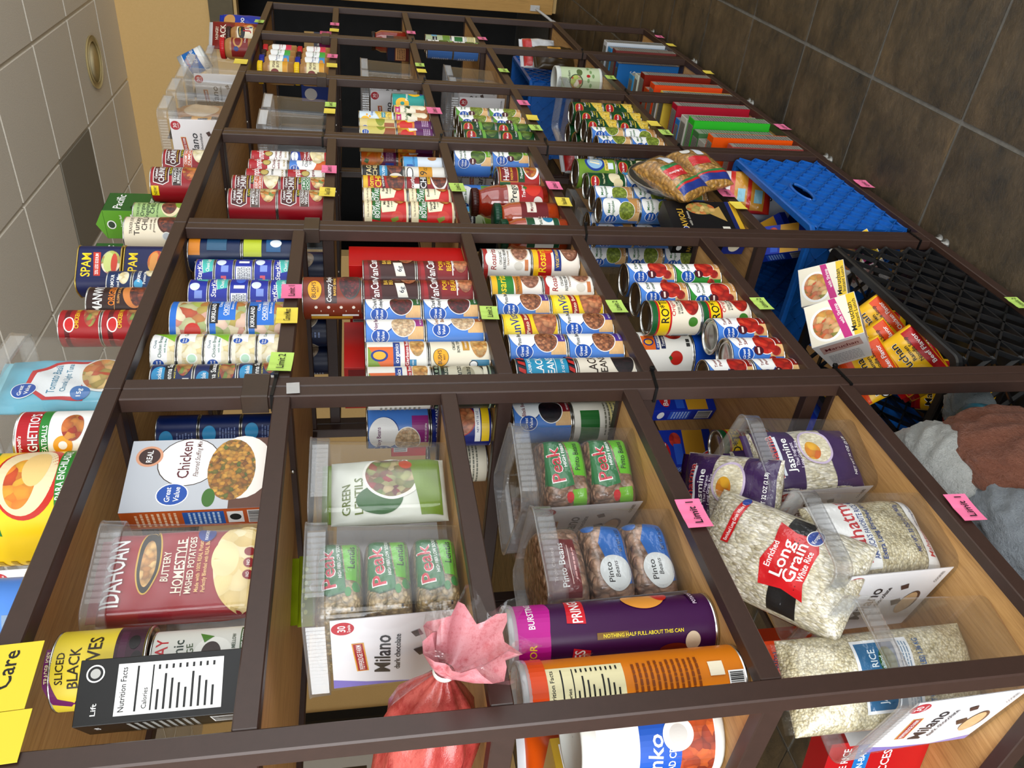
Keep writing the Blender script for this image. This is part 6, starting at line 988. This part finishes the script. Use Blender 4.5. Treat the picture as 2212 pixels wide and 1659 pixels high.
# ---- fourth rack
at('tub_plain', 3, 1, 2.795, .13, 4, 'nearer of two with white cards'); at('tub_plain', 3, 1, 2.955, .13, 4, 'farther of two with white cards'); at('cookiebag', 3, 1, 2.795, .13, 10, 'inside a tub on the top shelf', dz=.006)
at('tub_plain', 3, 2, 2.50, .13, 6, 'nearer of two on the fourth rack'); at('tub_plain', 3, 2, 2.67, .13, 6, 'farther of two on the fourth rack')
stack(3, 3, 278, .052, ['cock', 'pearc'], 'the stack by the third posts', rots=[50, 40]); stack(3, 3, 262, .052, ['cock', 'pearc'], 'the second fruit stack', rots=[40, 60]); stack(3, 3, 253, .052, ['pearl', 'sunp'], 'the third fruit stack', rots=[44, 44]) ; stack(3, 3, 238, .052, ['pearl'], 'next to the pineapple can', rot=44); stack(3, 3, 205, .055, ['pine'], 'on the fruit shelf', rot=45)
at('tub_f', 3, 3, 2.76, .20, 6, 'behind the pineapple can')
stack(3, 4, 285, .050, ['dm_gbean', 'dm_gbean'], 'the nearer dark green stack', rot=40); stack(3, 4, 268, .050, ['dm_gbean', 'dm_gbean'], 'the farther dark green stack', rot=44); stack(3, 4, 254, .050, ['gv_sweet', 'gv_sweet'], 'the nearer pea stack', rot=42); stack(3, 4, 237, .050, ['gv_sweet', 'gv_sweet'], 'the farther pea stack', rot=42)
for (X2, y2, r2), k, wh in zip(list(ROWS[(3, 4)]), ('dm_gbean', 'dm_gbean', 'gv_sweet', 'gv_sweet'), ('nearer dark green', 'farther dark green', 'nearer pea', 'farther pea')): stack(3, 4, 0, .128, [k, k], 'the stack behind the '+wh+' one', rot=90, x=X2+.004)
at('tub_f', 3, 4, 2.80, .29, 8, 'holding snacks behind the pea cans')
stack(3, 5, 298, .050, ['gv_corn', 'gv_corn'], 'the stack by the third posts', rots=[50, 40]); stack(3, 5, 280, .050, ['gv_corn', 'gv_corn'], 'the second stack from the third posts', rots=[90, 40]); stack(3, 5, 262, .050, ['dm_corn', 'dm_corn'], 'the nearest corn stack', rot=50); stack(3, 5, 245, .050, ['dm_corn', 'dm_corn'], 'the middle corn stack', rot=50); stack(3, 5, 226, .050, ['dm_corn', 'dm_corn'], 'the farthest corn stack', rot=40)
for (X2, y2, r2), k, wh in zip(list(ROWS[(3, 5)])[1:], ('gv_corn', 'dm_corn', 'dm_corn', 'dm_corn'), ('second blue', 'nearest corn', 'middle corn', 'farthest corn')): stack(3, 5, 0, .128, [k, k], 'the stack behind the '+wh+' one', rot=90, x=X2+.004)
at('tub_clear', 3, 5, 2.50, .42, 0, 'nearer of two behind the corn cans'); at('tub_clear', 3, 5, 2.67, .42, 0, 'farther of two behind the corn cans')
for k, xx, yy in (('cer_orange', 2.440, .100), ('cer_multi', 2.502, .140), ('cer_dgreen', 2.560, .126), ('cer_green', 2.620, .100), ('cer_chex', 2.690, .116), ('cer_blue', 2.742, .140), ('cer_red', 2.795, .102)): place(k, (xx, yy, SZ(3, 6)+.001), rad(-90), KIND[k]['desc'])
at('redbag', 3, 6, 2.60, .34, 60, 'behind the cereal boxes'); place('cer_pink', (2.358, .103, SZ(3, 6)+.001), rad(-90), 'dusty pink pastry box in front of the orange cereal box')
# ---- fifth rack
at('tub_f', 4, 1, 3.115, .13, 4, 'just before the peanut butter jars'); at('darkbag', 4, 1, 3.115, .13, 10, 'in the tub by the peanut butter', dz=.006)
stack(4, 1, 60, .055, ['jif'], 'on the top shelf', rot=45); stack(4, 1, 84, .055, ['krpb'], 'on the top shelf', rot=45); place('rkris', (3.60, .13, SZ(4, 1)+.215), rad(-40), 'blue and white cereal cup tipped over on a clear tub', rad(-14), rad(-26))
at('tub_clear', 4, 1, 3.565, .20, 4, 'behind the large peanut butter jar')
for pe, k, n_ in ((103, 'pb_red', 'fourth'), (113, 'pb_brown', 'third'), (122, 'pb_blue', 'second'), (134, 'pb_yel', 'first')): stack(4, 2, pe, .055, [k, k], 'the '+n_+' peanut butter stack', rots=[46, 46])
at('penneb', 4, 2, 3.34, .13, 8, '')
at('tub_f', 4, 3, 3.03, .13, 6, 'nearer of two with spice packets'); at('tub_f', 4, 3, 3.20, .13, 6, 'farther of two with spice packets'); at('darkbag', 4, 3, 3.04, .13, 10, 'inside the nearer spice tub', dz=.006)
at('tub_f', 4, 4, 3.0, .13, 6, 'nearer of two with yellow packets'); at('tub_f', 4, 4, 3.17, .13, 6, 'farther of two with yellow packets')
canister('amber', 'dark blue and amber tea canister', '#1f3346', [R(-170, 4, 170, 30, '#c8741c'), R(-170, 120, 170, 150, '#c8561c'), T('Cocoa', -10, 90, 12, '#c8d0d4', 44)], r=.05, h=.165, lid='#c8601c', name='cocoa_canister'); at('amber', 4, 4, 3.02, .30, 50, 'behind the packet tubs')
at('floral', 4, 5, 3.24, .06, 45, ''); at('tub_clear', 4, 5, 3.04, .12, 10, 'lying empty beside the cracker canister'); at('foilbag', 4, 5, 3.02, .30, 30, 'behind the cracker canister', dz=.02)
for k, xx, yy in (('cer_fruit', 2.935, .100), ('cer_purp', 2.998, .122), ('cer_rust', 3.062, .100), ('cer_brown', 3.122, .136), ('cer_yel', 3.192, .096), ('cer_cow', 3.262, .118), ('cer_sky', 3.328, .136)): place(k, (xx, yy, SZ(4, 6)+.001), rad(-90), KIND[k]['desc']+(', nearer of two' if k == 'cer_sky' else ''))
# ---- farthest rack
at('hjack', 5, 1, 3.66, .06, 40, 'on the top shelf'); at('bluebag', 5, 1, 3.82, .07, 40, 'at the far end of the top shelf')
at('mac', 5, 2, 3.62, .06, 4, 'lower of two'); at('mac', 5, 2, 3.62, .06, 4, 'upper of two', dz=.0265); at('bread', 5, 2, 3.80, .10, 40, '')
at('choc', 5, 3, 3.62, .06, 8, ''); jar('redjar', 'sauce_jar', 'dark red jar with gleaming side', [(.04, 0), (.046, .006), (.046, .11), (.036, .13), (.036, .135)], SAUCE, '#2a1a14', (.038, .135, .15), None); at('redjar', 5, 3, 3.78, .07, 40, 'at the far end')
stack(5, 4, 0, .05, ['gv_fgreen', 'gv_fgreen'], 'the nearer stack at the far end', x=3.60, rots=[46, 46]); stack(5, 4, 0, .05, ['greyveg', 'leaf'], 'the farther stack at the far end', x=3.70, rots=[60, 60])
at('foilbag', 5, 5, 3.68, .06, 40, 'in the far blue crate', dz=.07); at('darkbag', 5, 5, 3.62, .06, 30, 'in the far blue crate', dz=.0)
for k, xx, yy in (('cer_blue', 3.545, .14), ('cer_maroon', 3.615, .10), ('cer_sky', 3.69, .11), ('cer_white', 3.77, .10)): place(k, (xx, yy, SZ(5, 6)+.001), rad(-90), KIND[k]['desc']+{'cer_sky': ', farther of two', 'cer_blue': ', on the farthest rack'}.get(k, ''))
KIND['cer_blue']['desc'] = 'slim light blue cereal box'
# ---- nearest rack, third shelf: lentils
at('tub_lab', 0, 3, .722, .134, 6, '')
for i in range(3): at('peak_lentil', 0, 3, .721, .134, 6, ['bottom', 'middle', 'top'][i]+' of three in the tub', dz=.004+i*.063)
at('tub_plain', 0, 3, .902, .134, 7, 'round the green lentil pouch'); at('green_lentil', 0, 3, .890, .080, 12, '', dz=.005); at('green_pouch', 0, 3, .90, .30, 20, '')
# rice cake bag lying with its tied end to the aisle
def ricecake():
    r = empty('rice_cake_bag', (.512, .055, SZ(0, 3)+.056), (rad(9), 0, rad(9)), label='red bag of rice cakes with its tied neck over the shelf edge', category='bag')
    red = noisemat('red_film', ['#8a2422', '#b8544c', '#a03a36', '#8f2a28'], 22, stretch=(1, .35, 1), rough=.25, bump=.5, dist=.004)
    b = MB(); n = 36; prof = [(.004, .235), (.028, .232), (.050, .222), (.054, .20), (.055, .10), (.054, .03), (.046, .002), (.030, -.022), (.016, -.04), (.009, -.05)]; vs = []; fs = []
    for j, (rr, y) in enumerate(prof):
        for i in range(n):
            a = 2*math.pi*i/n; w = 1+(.10*math.sin(9*a) if 4 < j else .02*math.sin(5*a))*(1 if j < 9 else .4); vs.append((rr*w*math.cos(a), y, rr*w*math.sin(a)))
    for j in range(len(prof)-1):
        for i in range(n): k = (i+1) % n; fs.append((j*n+i, (j+1)*n+i, (j+1)*n+k, j*n+k))
    fs.append(tuple(range(n))); b.add(vs, fs, red, True); b.build('bag', r)
    f = MB(); vs = []; fs = []; prof2 = [(.010, -.05), (.012, -.056), (.032, -.075), (.048, -.098), (.056, -.115)]
    for j, (rr, y) in enumerate(prof2):
        for i in range(n):
            a = 2*math.pi*i/n; w = 1+.28*math.sin(7*a+j*.4)*(j/4); vs.append((rr*w*math.cos(a), y-.012*math.sin(5*a)*(j/4), rr*w*math.sin(a)-.028*(j/4)))
    for j in range(len(prof2)-1):
        for i in range(n): k = (i+1) % n; fs.append((j*n+i, (j+1)*n+i, (j+1)*n+k, j*n+k))
    pink = noisemat('pink_film', ['#b84a54', '#d8929a', '#c8666e'], 30, rough=.25); f.add(vs[:], fs[:n*3], pink, True); f.add(vs[:], fs[n*3:], FILM, True); f.build('gathered_neck', r)
    t = MB(); t.lathe([(.0115, -.003), (.013, 0), (.0115, .003)], pmat('#eceae6', .4), 16, cap=False, M=Matrix.Translation((0, -.052, 0)) @ Matrix.Rotation(rad(90), 4, 'X')); t.build('twist_tie', r)
    a = MB(); rr = .0556
    def mp(u, v, o): th = v/rr; return (-(rr+o)*math.cos(th), .13-u, (rr+o)*math.sin(th))
    decal(a, mp, [E(0, 4, 52, 42, W_), T('QUAKER', 0, -8, 15, '#22305c', 74), E(-34, 34, 15, 12, K_), E(-34, 34, 13.5, 10.5, W_), T('50', -34, 36, 9, '#22305c', 15), T('CALORIES', -34, 28, 3.6, '#22305c', 18)], 7, 5); a.build('printing', r)
ricecake()
# ---- nearest rack, fourth shelf: pinto beans, chips
at('tub_f', 0, 4, .945, .140, 22, 'round the two green logo bean bags')
for i in range(2): at('peak_pinto', 0, 4, .944, .138, 22, ['lower', 'upper'][i]+' of two in the tub', dz=.004+i*.076)
at('peak_pinto_loose', 0, 4, 1.0, .285, 40, '')
at('tub_f', 0, 4, .742, .138, 12, 'round the red and blue labelled bean bags')
at('pinto_blue', 0, 4, .741, .137, 12, 'bottom of three', dz=.004); at('pinto_blue', 0, 4, .741, .137, 12, 'middle of three', dz=.067); at('pinto_red', 0, 4, .741, .138, 12, 'on top', dz=.132)
stack(0, 4, 1310, .072, ['chip_purple'], 'on the bean shelf', rot=-16, x=.605); stack(0, 4, 1400, .060, ['chip_orange'], 'leftmost on the bean shelf', rot=-24, x=.516)
at('panko', 0, 4, .535, .185, 62, 'behind the chip canisters'); at('gravyb', 0, 4, .545, .33, 0, 'deep behind the panko'); at('orangebag', 0, 4, .62, .42, 40, 'at the back of the bean shelf'); at('cookiebag', 0, 4, .86, .46, 40, 'at the back of the bean shelf')
# ---- nearest rack, fifth shelf: rice
at('tub_f', 0, 5, .945, .140, 18, 'round the purple jasmine rice'); at('jasmine', 0, 5, .925, .085, 18, 'nearer the camera', dz=.005, scale=.98) ; at('jasmine', 0, 5, .955, .150, 18, 'set back', dz=.005, scale=.98)
at('jasmine2', 0, 5, .835, .080, 50, '', dz=.185, rx=-60, ry=10)
at('tub_f', 0, 5, .735, .125, 10, 'round the red and blue lettered rice'); at('mahatma', 0, 5, .730, .072, 10, '', dz=.005)
at('longgrain', 0, 5, .640, .085, 50, '', dz=.158, rx=-50, ry=30)
at('tub_lab', 0, 5, .556, .152, 10, 'round the blue picture rice bag'); at('jas48', 0, 5, .552, .15, 30, '', dz=.006, rx=-8)
at('bens', 0, 5, .80, .46, 70, ''); at('success', 0, 5, .56, .36, 80, ''); at('dark90', 0, 5, .55, .47, 70, '')
# ------------------------------------------------------------------ crates
def crate(name, label, x0, x1, y0, y1, z0, z1, mat, solid, hole):
    r = empty(name, ((x0+x1)/2, (y0+y1)/2, z0), label=label, category='crate'); w, d, h = x1-x0, y1-y0, z1-z0
    MB().box((-w/2, -d/2, 0), (w/2, d/2, .006), mat, .002).build('base', r)
    rm = MB(); o = rrect(w, d, .02); i_ = rrect(w-.03, d-.03, .012); ringshell(rm, [(o, h-.016), (rrect(w+.006, d+.006, .022), h-.012), (rrect(w+.006, d+.006, .022), h-.003), (o, h), (i_, h), (i_, h-.02)], mat, False); rm.build('rim', r)
    for nm, L, M in (('front_wall', w, Matrix.Translation((0, -d/2+.006, 0))), ('back_wall', w, Matrix.Translation((0, d/2-.006, 0))), ('side_wall', d, Matrix.Translation((-w/2+.006, 0, 0)) @ Matrix.Rotation(rad(90), 4, 'Z')), ('side_wall', d, Matrix.Translation((w/2-.006, 0, 0)) @ Matrix.Rotation(rad(90), 4, 'Z'))):
        b = MB(); sg = 1 if nm == 'side_wall' and M.translation.x > 0 else -1
        hh = hole and nm == 'front_wall'
        if solid:
            n = 40; P_ = rrect(L-.01, h-.03, .01)
            if hh:
                E_ = [(.062*math.cos(a), h*.64+.022*math.sin(a)) for a in [2*math.pi*k/24 for k in range(24)]]; O_ = []
                for ex, ez in E_:
                    t = 1e9; dx, dz = ex, ez-h*.64
                    t = min((L/2-.005)/abs(dx) if abs(dx) > 1e-6 else 1e9, ((h-.018-h*.64) if dz > 0 else (h*.64-.008))/abs(dz) if abs(dz) > 1e-6 else 1e9); O_.append((dx*t, h*.64+dz*t))
                for y in (-.002, .002):
                    vs = [(x, y, z) for x, z in E_]+[(x, y, z) for x, z in O_]; fs = [(k, (k+1) % 24, 24+(k+1) % 24, 24+k) for k in range(24)]
                    b.add(vs, fs if y > 0 else [f[::-1] for f in fs], mat, False)
                b.tube([(x, -.003, z) for x, z in E_], .005, mat, 6, True)
            else: b.box((-L/2+.005, -.002, .004), (L/2-.005, .002, h-.016), mat)
        k = int(L/(.052 if solid else .068)); pw = L/k; rows = max(3, int(h/(.052 if solid else .068))); ph = (h-.02)/rows
        yo = -.004*(1 if True else -1)
        for i in range(k):
            for j in range(rows):
                cx = -L/2+pw*(i+.5); cz = .004+ph*(j+.5)
                if hh and abs(cx) < .085 and abs(cz-h*.64) < .045: continue
                q = .0022 if not solid else .0018; yd = .006 if not solid else .009
                for (ax, az), (bx, bz) in (((cx-pw/2, cz-ph/2), (cx+pw/2, cz+ph/2)), ((cx-pw/2, cz+ph/2), (cx+pw/2, cz-ph/2))):
                    dx, dz = bx-ax, bz-az; l_ = math.hypot(dx, dz); nx, nz = -dz/l_*q, dx/l_*q
                    b.add([(ax+nx, -yd, az+nz), (ax-nx, -yd, az-nz), (bx-nx, -yd, bz-nz), (bx+nx, -yd, bz+nz), (ax+nx, .004, az+nz), (ax-nx, .004, az-nz), (bx-nx, .004, bz-nz), (bx+nx, .004, bz+nz)], [(0, 1, 2, 3), (4, 7, 6, 5), (0, 4, 5, 1), (3, 2, 6, 7), (0, 3, 7, 4), (1, 5, 6, 2)], mat)
        if not solid:
            for j in range(rows+1): b.box((-L/2+.003, -.006, .003+ph*j), (L/2-.003, .005, .007+ph*j), mat)
        b.v = [tuple(M @ Vector(v)) for v in b.v]; b.build(nm, r)
    return r
BLK = noisemat('black_crate_plastic', ['#101113', '#1a1b1d'], 40, rough=0.32, bump=.15)
BLU = noisemat('blue_crate_plastic', ['#0f4f9c', '#1560b4'], 30, rough=0.3, bump=.1)
zb = SZ(1, 6)+.001
crate('lattice_crate', 'black open lattice crate full of instant noodles', 1.120, 1.628, .012, .375, zb, zb+.282, BLK, False, False)
crate('storage_crate', 'blue diamond ribbed crate with an oval hand hole', 1.735, 2.243, .012, .375, zb, zb+.282, BLU, True, True)
crate('storage_crate', 'blue crate at the far end under the foil bags', 3.56, 4.02, .15, .50, SZ(5, 5)+.001, SZ(5, 5)+.20, BLU, True, False)
def fp(key, px, py, y, rot, label, rx=0, ry=0, dz=0.0, scale=1.0):
    p = atY(px, py, y); K = KIND[key]
    return place(key, (p.x, p.y, p.z+dz), -rad(rot), label, rad(rx), rad(ry), None, scale)
fp('noodlecup', 1800, 660, .13, 30, 'white shrimp noodle cup, farther of the two tipped forward', 48, 10); fp('noodlecup', 1832, 745, .09, 24, 'white shrimp noodle cup, nearer of the two tipped forward', 46, 8)
fp('noodlecup', 1880, 590, .12, 20, 'white shrimp noodle cup deep in the far corner', 40, 0)
fp('ramen_or', 1935, 680, .065, 46, 'yellow and orange ramen pack on top, beside the noodle cups', -30, -38); fp('ramen_or', 1945, 735, .09, 44, 'yellow and orange ramen pack under the top one', -34, -34); fp('ramen_or', 1930, 778, .10, 48, 'yellow and orange ramen pack nearest the post', -38, -30)
fp('ramen_red', 2010, 748, .062, 42, 'yellow and red ramen pack on top', -38, -36); fp('ramen_red', 2032, 765, .085, 46, 'yellow and red ramen pack under the other red one', -40, -30)
for i in range(4): place('ramen_red', (1.20+.115*i, .20+.02*(i % 2), zb+.05), rad(-60), 'red ramen pack low in the black crate, '+['nearest', 'second', 'third', 'farthest'][i]+' one', rad(-70), 0, 'buried ramen packs')
for i in range(3): place('pbox', (1.30+.105*i, .435, zb+.17), rad(-10), 'blue spaghetti box behind the black crate, '+['left', 'middle', 'right'][i]+' one', 0)
MB().box((1.24, .39, zb), (1.60, .49, zb+.168), BLU, .004).build('storage_bin', label='low blue bin under the spaghetti boxes', category='bin')
# into the blue crate
def bottle(name, label, x, y, z):
    r = empty(name, (x, y, z), label=label, category='bottle'); wp = pmat('#e4e6ea', .3)
    MB().lathe([(.04, 0), (.046, .006), (.046, .13), (.042, .17), (.026, .20), (.020, .215)], wp, 28).build('bottle_body', r)
    MB().lathe([(.024, .213), (.025, .216), (.025, .235), (.022, .238), (.001, .238)], pmat('#3a3a3c', .4), 24, cap=False).build('cap', r)
    a = MB(); decal(a, cylmap(.0461), [T('canola', -30, 100, 22, K_, 70, 90), R(20, 30, 60, 110, '#b8282c')], 6, None); a.build('label', r)
bottle('oil_bottle', 'white oil bottle at the back of the blue crate', 2.17, .14, zb+.11)
fp('crackbag', 1665, 420, .08, 50, 'red and white bag of cracker sleeves in the blue crate', -20, 10); place('pbox', (1.99, .12, zb+.19), rad(-46), 'blue spaghetti box lying in the blue crate', rad(-55), rad(-20)); place('pbox', (1.86, .10, zb+.20), rad(-40), 'blue spaghetti box in the near corner of the blue crate', rad(-42), rad(12))
# ------------------------------------------------------------------ shopping bags on the bottom shelf
from mathutils import noise as _nz
def crumple(name, label, loc, sc_, col, seed, cat='bag', rough=.35, folds=.34, layers=None, col2=None):
    bm = bmesh.new(); bmesh.ops.create_icosphere(bm, subdivisions=5, radius=1); off = Vector((seed*7.3, seed*3.1, seed*5.7)); rg = random.Random(seed)
    ax = Vector((rg.uniform(-.5, .5), rg.uniform(-.3, .3), 1)).normalized()
    cr_ = [Vector((rg.gauss(0, 1), rg.gauss(0, 1), rg.gauss(0, 1))).normalized() for _ in range(26)]
    for v in bm.verts:
        p = v.co.copy(); h_ = p.dot(ax); q = (p-ax*h_)*2.6+ax*h_*.55          # long folds that run down the bag
        d = .6*(1-2*abs(_nz.noise(q*1.1+off)))+.25*(1-2*abs(_nz.noise(q*2.6+off)))
        f = max(p.dot(c)-.12*k_ % .1 for k_, c in enumerate(cr_))              # flat facets between sharp creases
        v.co = p*((1+folds*.5*(d-.4))*(.72+.34*(1/max(.55, f))*.9))
    me = bpy.data.meshes.new(name); bm.to_mesh(me); bm.free()
    for pl in me.polygons: pl.use_smooth = True
    me.materials.append(noisemat('film_'+str(seed), [col, col2 or col], 9, rough=rough, bump=.9, dist=.03, detail=5))
    r = empty(name, loc, label=label, category=cat); o = put('bag', me, r); o.scale = sc_; return r
for nm, px, py, y, sc_, c1, c2, sd, rg in (('crumpled white plastic shopping bag', 2050, 1025, .06, (.095, .07, .075), '#c9cac6', '#b4b7b4', 3, .35), ('crumpled brown plastic shopping bag', 2205, 1010, .02, (.125, .065, .115), '#8a5a48', '#744838', 5, .25), ('small rolled grey plastic bag beside the first posts', 2095, 890, .085, (.050, .045, .040), '#7f898e', '#8d979a', 8, .3), ('pale grey plastic bag below the pink tag', 2185, 1140, .05, (.085, .06, .055), '#9da4aa', '#8a9198', 11, .3), ('off white plastic bag behind the rice shelf edge', 2010, 1085, .13, (.085, .07, .07), '#b3b2ac', '#c2c1bc', 14, .35)):
    crumple('plastic_bag', nm, atY(px, py, y), sc_, c1, sd, col2=c2, rough=rg)
tl = empty('storage_tote', (.775, .225, zb), label='teal tote under the shopping bags', category='tote'); TEAL = noisemat('teal_plastic', ['#0f3f4e', '#16505e'], 20, rough=.35)
b = MB(); ringshell(b, [(rrect(.44, .34, .03), 0), (rrect(.48, .37, .04), .30)], TEAL, True, True); b.build('tote_body', tl)
b = MB(); ringshell(b, [(rrect(.48, .37, .04), .295), (rrect(.52, .395, .05), .298), (rrect(.52, .395, .05), .318), (rrect(.485, .375, .042), .318), (rrect(.47, .36, .04), .29)], TEAL); b.build('tote_rim', tl)
# ------------------------------------------------------------------ paper tags on the beams
TC = {'p': '#f58ab0', 'g': '#c3e07a', 'y': '#f0dc62'}
TAGS = [(1498, 1110, 'p', 'Limit 1', 'on the pinto bean shelf of the nearest rack', -8, 1), (2083, 1097, 'p', 'Limit 1', 'on the rice shelf of the nearest rack', -14, 1),
 (630, 631, 'p', 'Limit 1', 'on the tuna shelf edge', 0, 1), (620, 683, 'y', 'Canned Meats', 'reading Canned Meats', 0, 1), (607, 783, 'g', 'Limit 2', 'on the tuna shelf edge', 0, 1),
 (1057, 677, 'g', 'Limit 2', 'on the kidney bean shelf of the second rack', 0, .9), (1332, 663, 'g', 'Limit 2', 'on the pinto can shelf of the second rack', 0, .9), (1645, 657, 'g', 'Limit 2', 'on the tomato shelf of the second rack', 0, .9), (2198, 655, 'g', 'Limit 2', 'on the bottom beam under the black crate', 0, .9),
 (711, 367, 'p', 'Limit 1', 'on the soup shelf', 0, 1), (707, 416, 'y', 'Soup/Chili', 'reading Soup/Chili', 0, 1), (988, 406, 'g', 'Limit 2', 'on the tinned pasta shelf', 0, 1), (1197, 402, 'p', 'Limit 1', 'on the sauce jar shelf', 0, 1), (1217, 437, 'y', 'Pasta Sauces', 'reading Pasta Sauces', 0, 1), (1568, 418, 'p', 'Limit 1', 'above the blue crate', 0, 1), (1595, 445, 'y', '', 'above the blue crate', 0, .9), (1866, 398, 'p', 'Limit 1', 'below the blue crate', 0, 1.1),
 (714, 227, 'g', 'Limit 2', 'on the second shelf of the fourth rack', 0, .9), (712, 241, 'y', '', 'on the second shelf of the fourth rack', 0, .9), (938, 240, 'p', 'Limit 1', 'on the fruit can shelf', 0, 1.2), (1131, 223, 'p', 'Limit 1', 'on the pea can shelf', 0, 1), (1150, 255, 'y', '', 'on the pea can shelf', 0, 1), (1157, 277, 'g', 'Limit 2', 'on the pea can shelf', 0, 1), (1413, 268, 'y', '', 'on the corn can shelf', 0, 1), (1438, 287, 'g', 'Limit 2', 'on the corn can shelf', 0, 1), (1690, 275, 'p', 'Limit 1', 'under the cereal boxes of the fourth rack', 0, 1.1),
 (718, 122, 'p', 'Limit 1', 'on the peanut butter shelf', 0, 1), (717, 142, 'y', '', 'on the peanut butter shelf', 0, 1), (907, 141, 'g', 'Limit 2', 'on the spice tub shelf', 0, .9), (911, 154, 'y', '', 'on the spice tub shelf', 0, .9), (1088, 153, 'g', 'Limit 2', 'on the packet tub shelf of the fifth rack', 0, 1), (1319, 168, 'g', 'Limit 2', 'below the cracker canister', 0, 1), (1530, 157, 'y', '', 'under the cereal boxes of the fifth rack', 0, 1),
 (723, 53, 'p', 'Limit 1', 'high on the farthest rack', 0, 1), (722, 66, 'y', '', 'high on the farthest rack', 0, 1), (888, 71, 'p', 'Limit 1', 'on the third shelf of the farthest rack', 0, 1), (1042, 84, 'p', 'Limit 1', 'on the fourth shelf of the farthest rack', 0, 1), (1425, 80, 'p', 'Limit 1', 'near the floor on the farthest rack', 0, 1), (1450, 98, 'y', '', 'near the floor on the farthest rack', 0, 1),
 (560, 47, 'g', 'Limit 2', 'on the top beam of the farthest rack', 0, 1), (520, 134, 'y', '', 'on the top beam of the fifth rack', 0, 1.2)]
cn = {'p': 'pink', 'g': 'green', 'y': 'yellow'}
for px, py, c, t, wh, tilt, sc_ in TAGS:
    p = atY(px, py, -.0030); r = empty('shelf_tag', p, (0, rad(tilt*.1+random.uniform(-3, 3)), 0), label=cn[c]+' paper tag '+wh, category='tag', group='paper tags on the shelf edges'); w, h = .027*sc_, .0185*sc_
    n = 6; vs = [(-w+2*w*i/n, -.0006-.0014*(abs(-1+2*i/n))**2-.001*k*random.random(), (-h, h)[k]) for i in range(n+1) for k in (0, 1)]; vs += [(x, y+.0004, z) for x, y, z in vs]; q = 2*(n+1)
    m_ = MB(); m_.add(vs, [(2*i, 2*i+2, 2*i+3, 2*i+1) for i in range(n)]+[(q+2*i+1, q+2*i+3, q+2*i+2, q+2*i) for i in range(n)], pmat(TC[c], .7)); m_.build('paper', r)
    if t: a = MB(); decal(a, lambda u, v, o: (u, -.0034-o, v), [T(t, 0, 0, h*1000*.62, '#26262a', w*1000*1.5)]); a.build('lettering', r)
for px, py, wd, hg, t, wh in ((14, 1462, .080, .052, 'Care', 'large yellow sign on the top beam of the nearest rack'), (16, 1592, .055, .030, '', 'narrow yellow strip hanging from the top beam')):
    p = atY(px, py, -.0035); r = empty('paper_sign', p, (0, rad(-3), 0), label=wh, category='sign')
    MB().box((-wd/2, -.0006, -hg/2), (wd/2, .0004, hg/2), pmat('#ead64c', .7)).build('paper', r)
    if t: a = MB(); decal(a, lambda u, v, o: (u, -.0006-o, v), [T(t, 8, 2, 15, '#2a2a2c', 46)]); a.build('lettering', r)
p = atY(633, 838, -.0045); MB().box((-.014, -.0003, -.010), (.014, .0003, .010), clearmat('old_tape', (.9, .9, .9), .15, .35, .2)).build('tape_piece', loc=p, rot=(0, rad(-4), 0), label='scrap of clear tape on the first post pair', category='tape')
# poster on the back wall seen through the racks
pp = atY(770, 1632, 6.98); po = empty('poster', (pp.x-.9, pp.y, pp.z), label='photo collage poster on the far back wall', category='poster')
MB().box((-.9, -.012, -.8), (.9, 0, .8), pmat('#d8d4cc', .6)).build('sheet', po)
a = MB(); rg = random.Random(5)
for i in range(5):
    for j in range(4): decal(a, lambda u, v, o: (u*1000, -.013, v*1000), [R(-.82+i*.33, -.7+j*.30, -.54+i*.33, -.46+j*.30, ['#5a4a3a', '#7a6a5a', '#3a3a44', '#8a5a3a', '#4a5a4a'][rg.randrange(5)])])
a.v = [(x/1000*1000, y, z) for x, y, z in a.v]; a.v = [(x/1.0, y, z) for x, y, z in a.v]; a.build('photos', po)
pt = atY(745, 1548, 6.98); MB().box((pt.x-.05, 6.93, 0), (pt.x+.05, 6.999, 2.3), BLACK).build('trim_2', kind='structure')
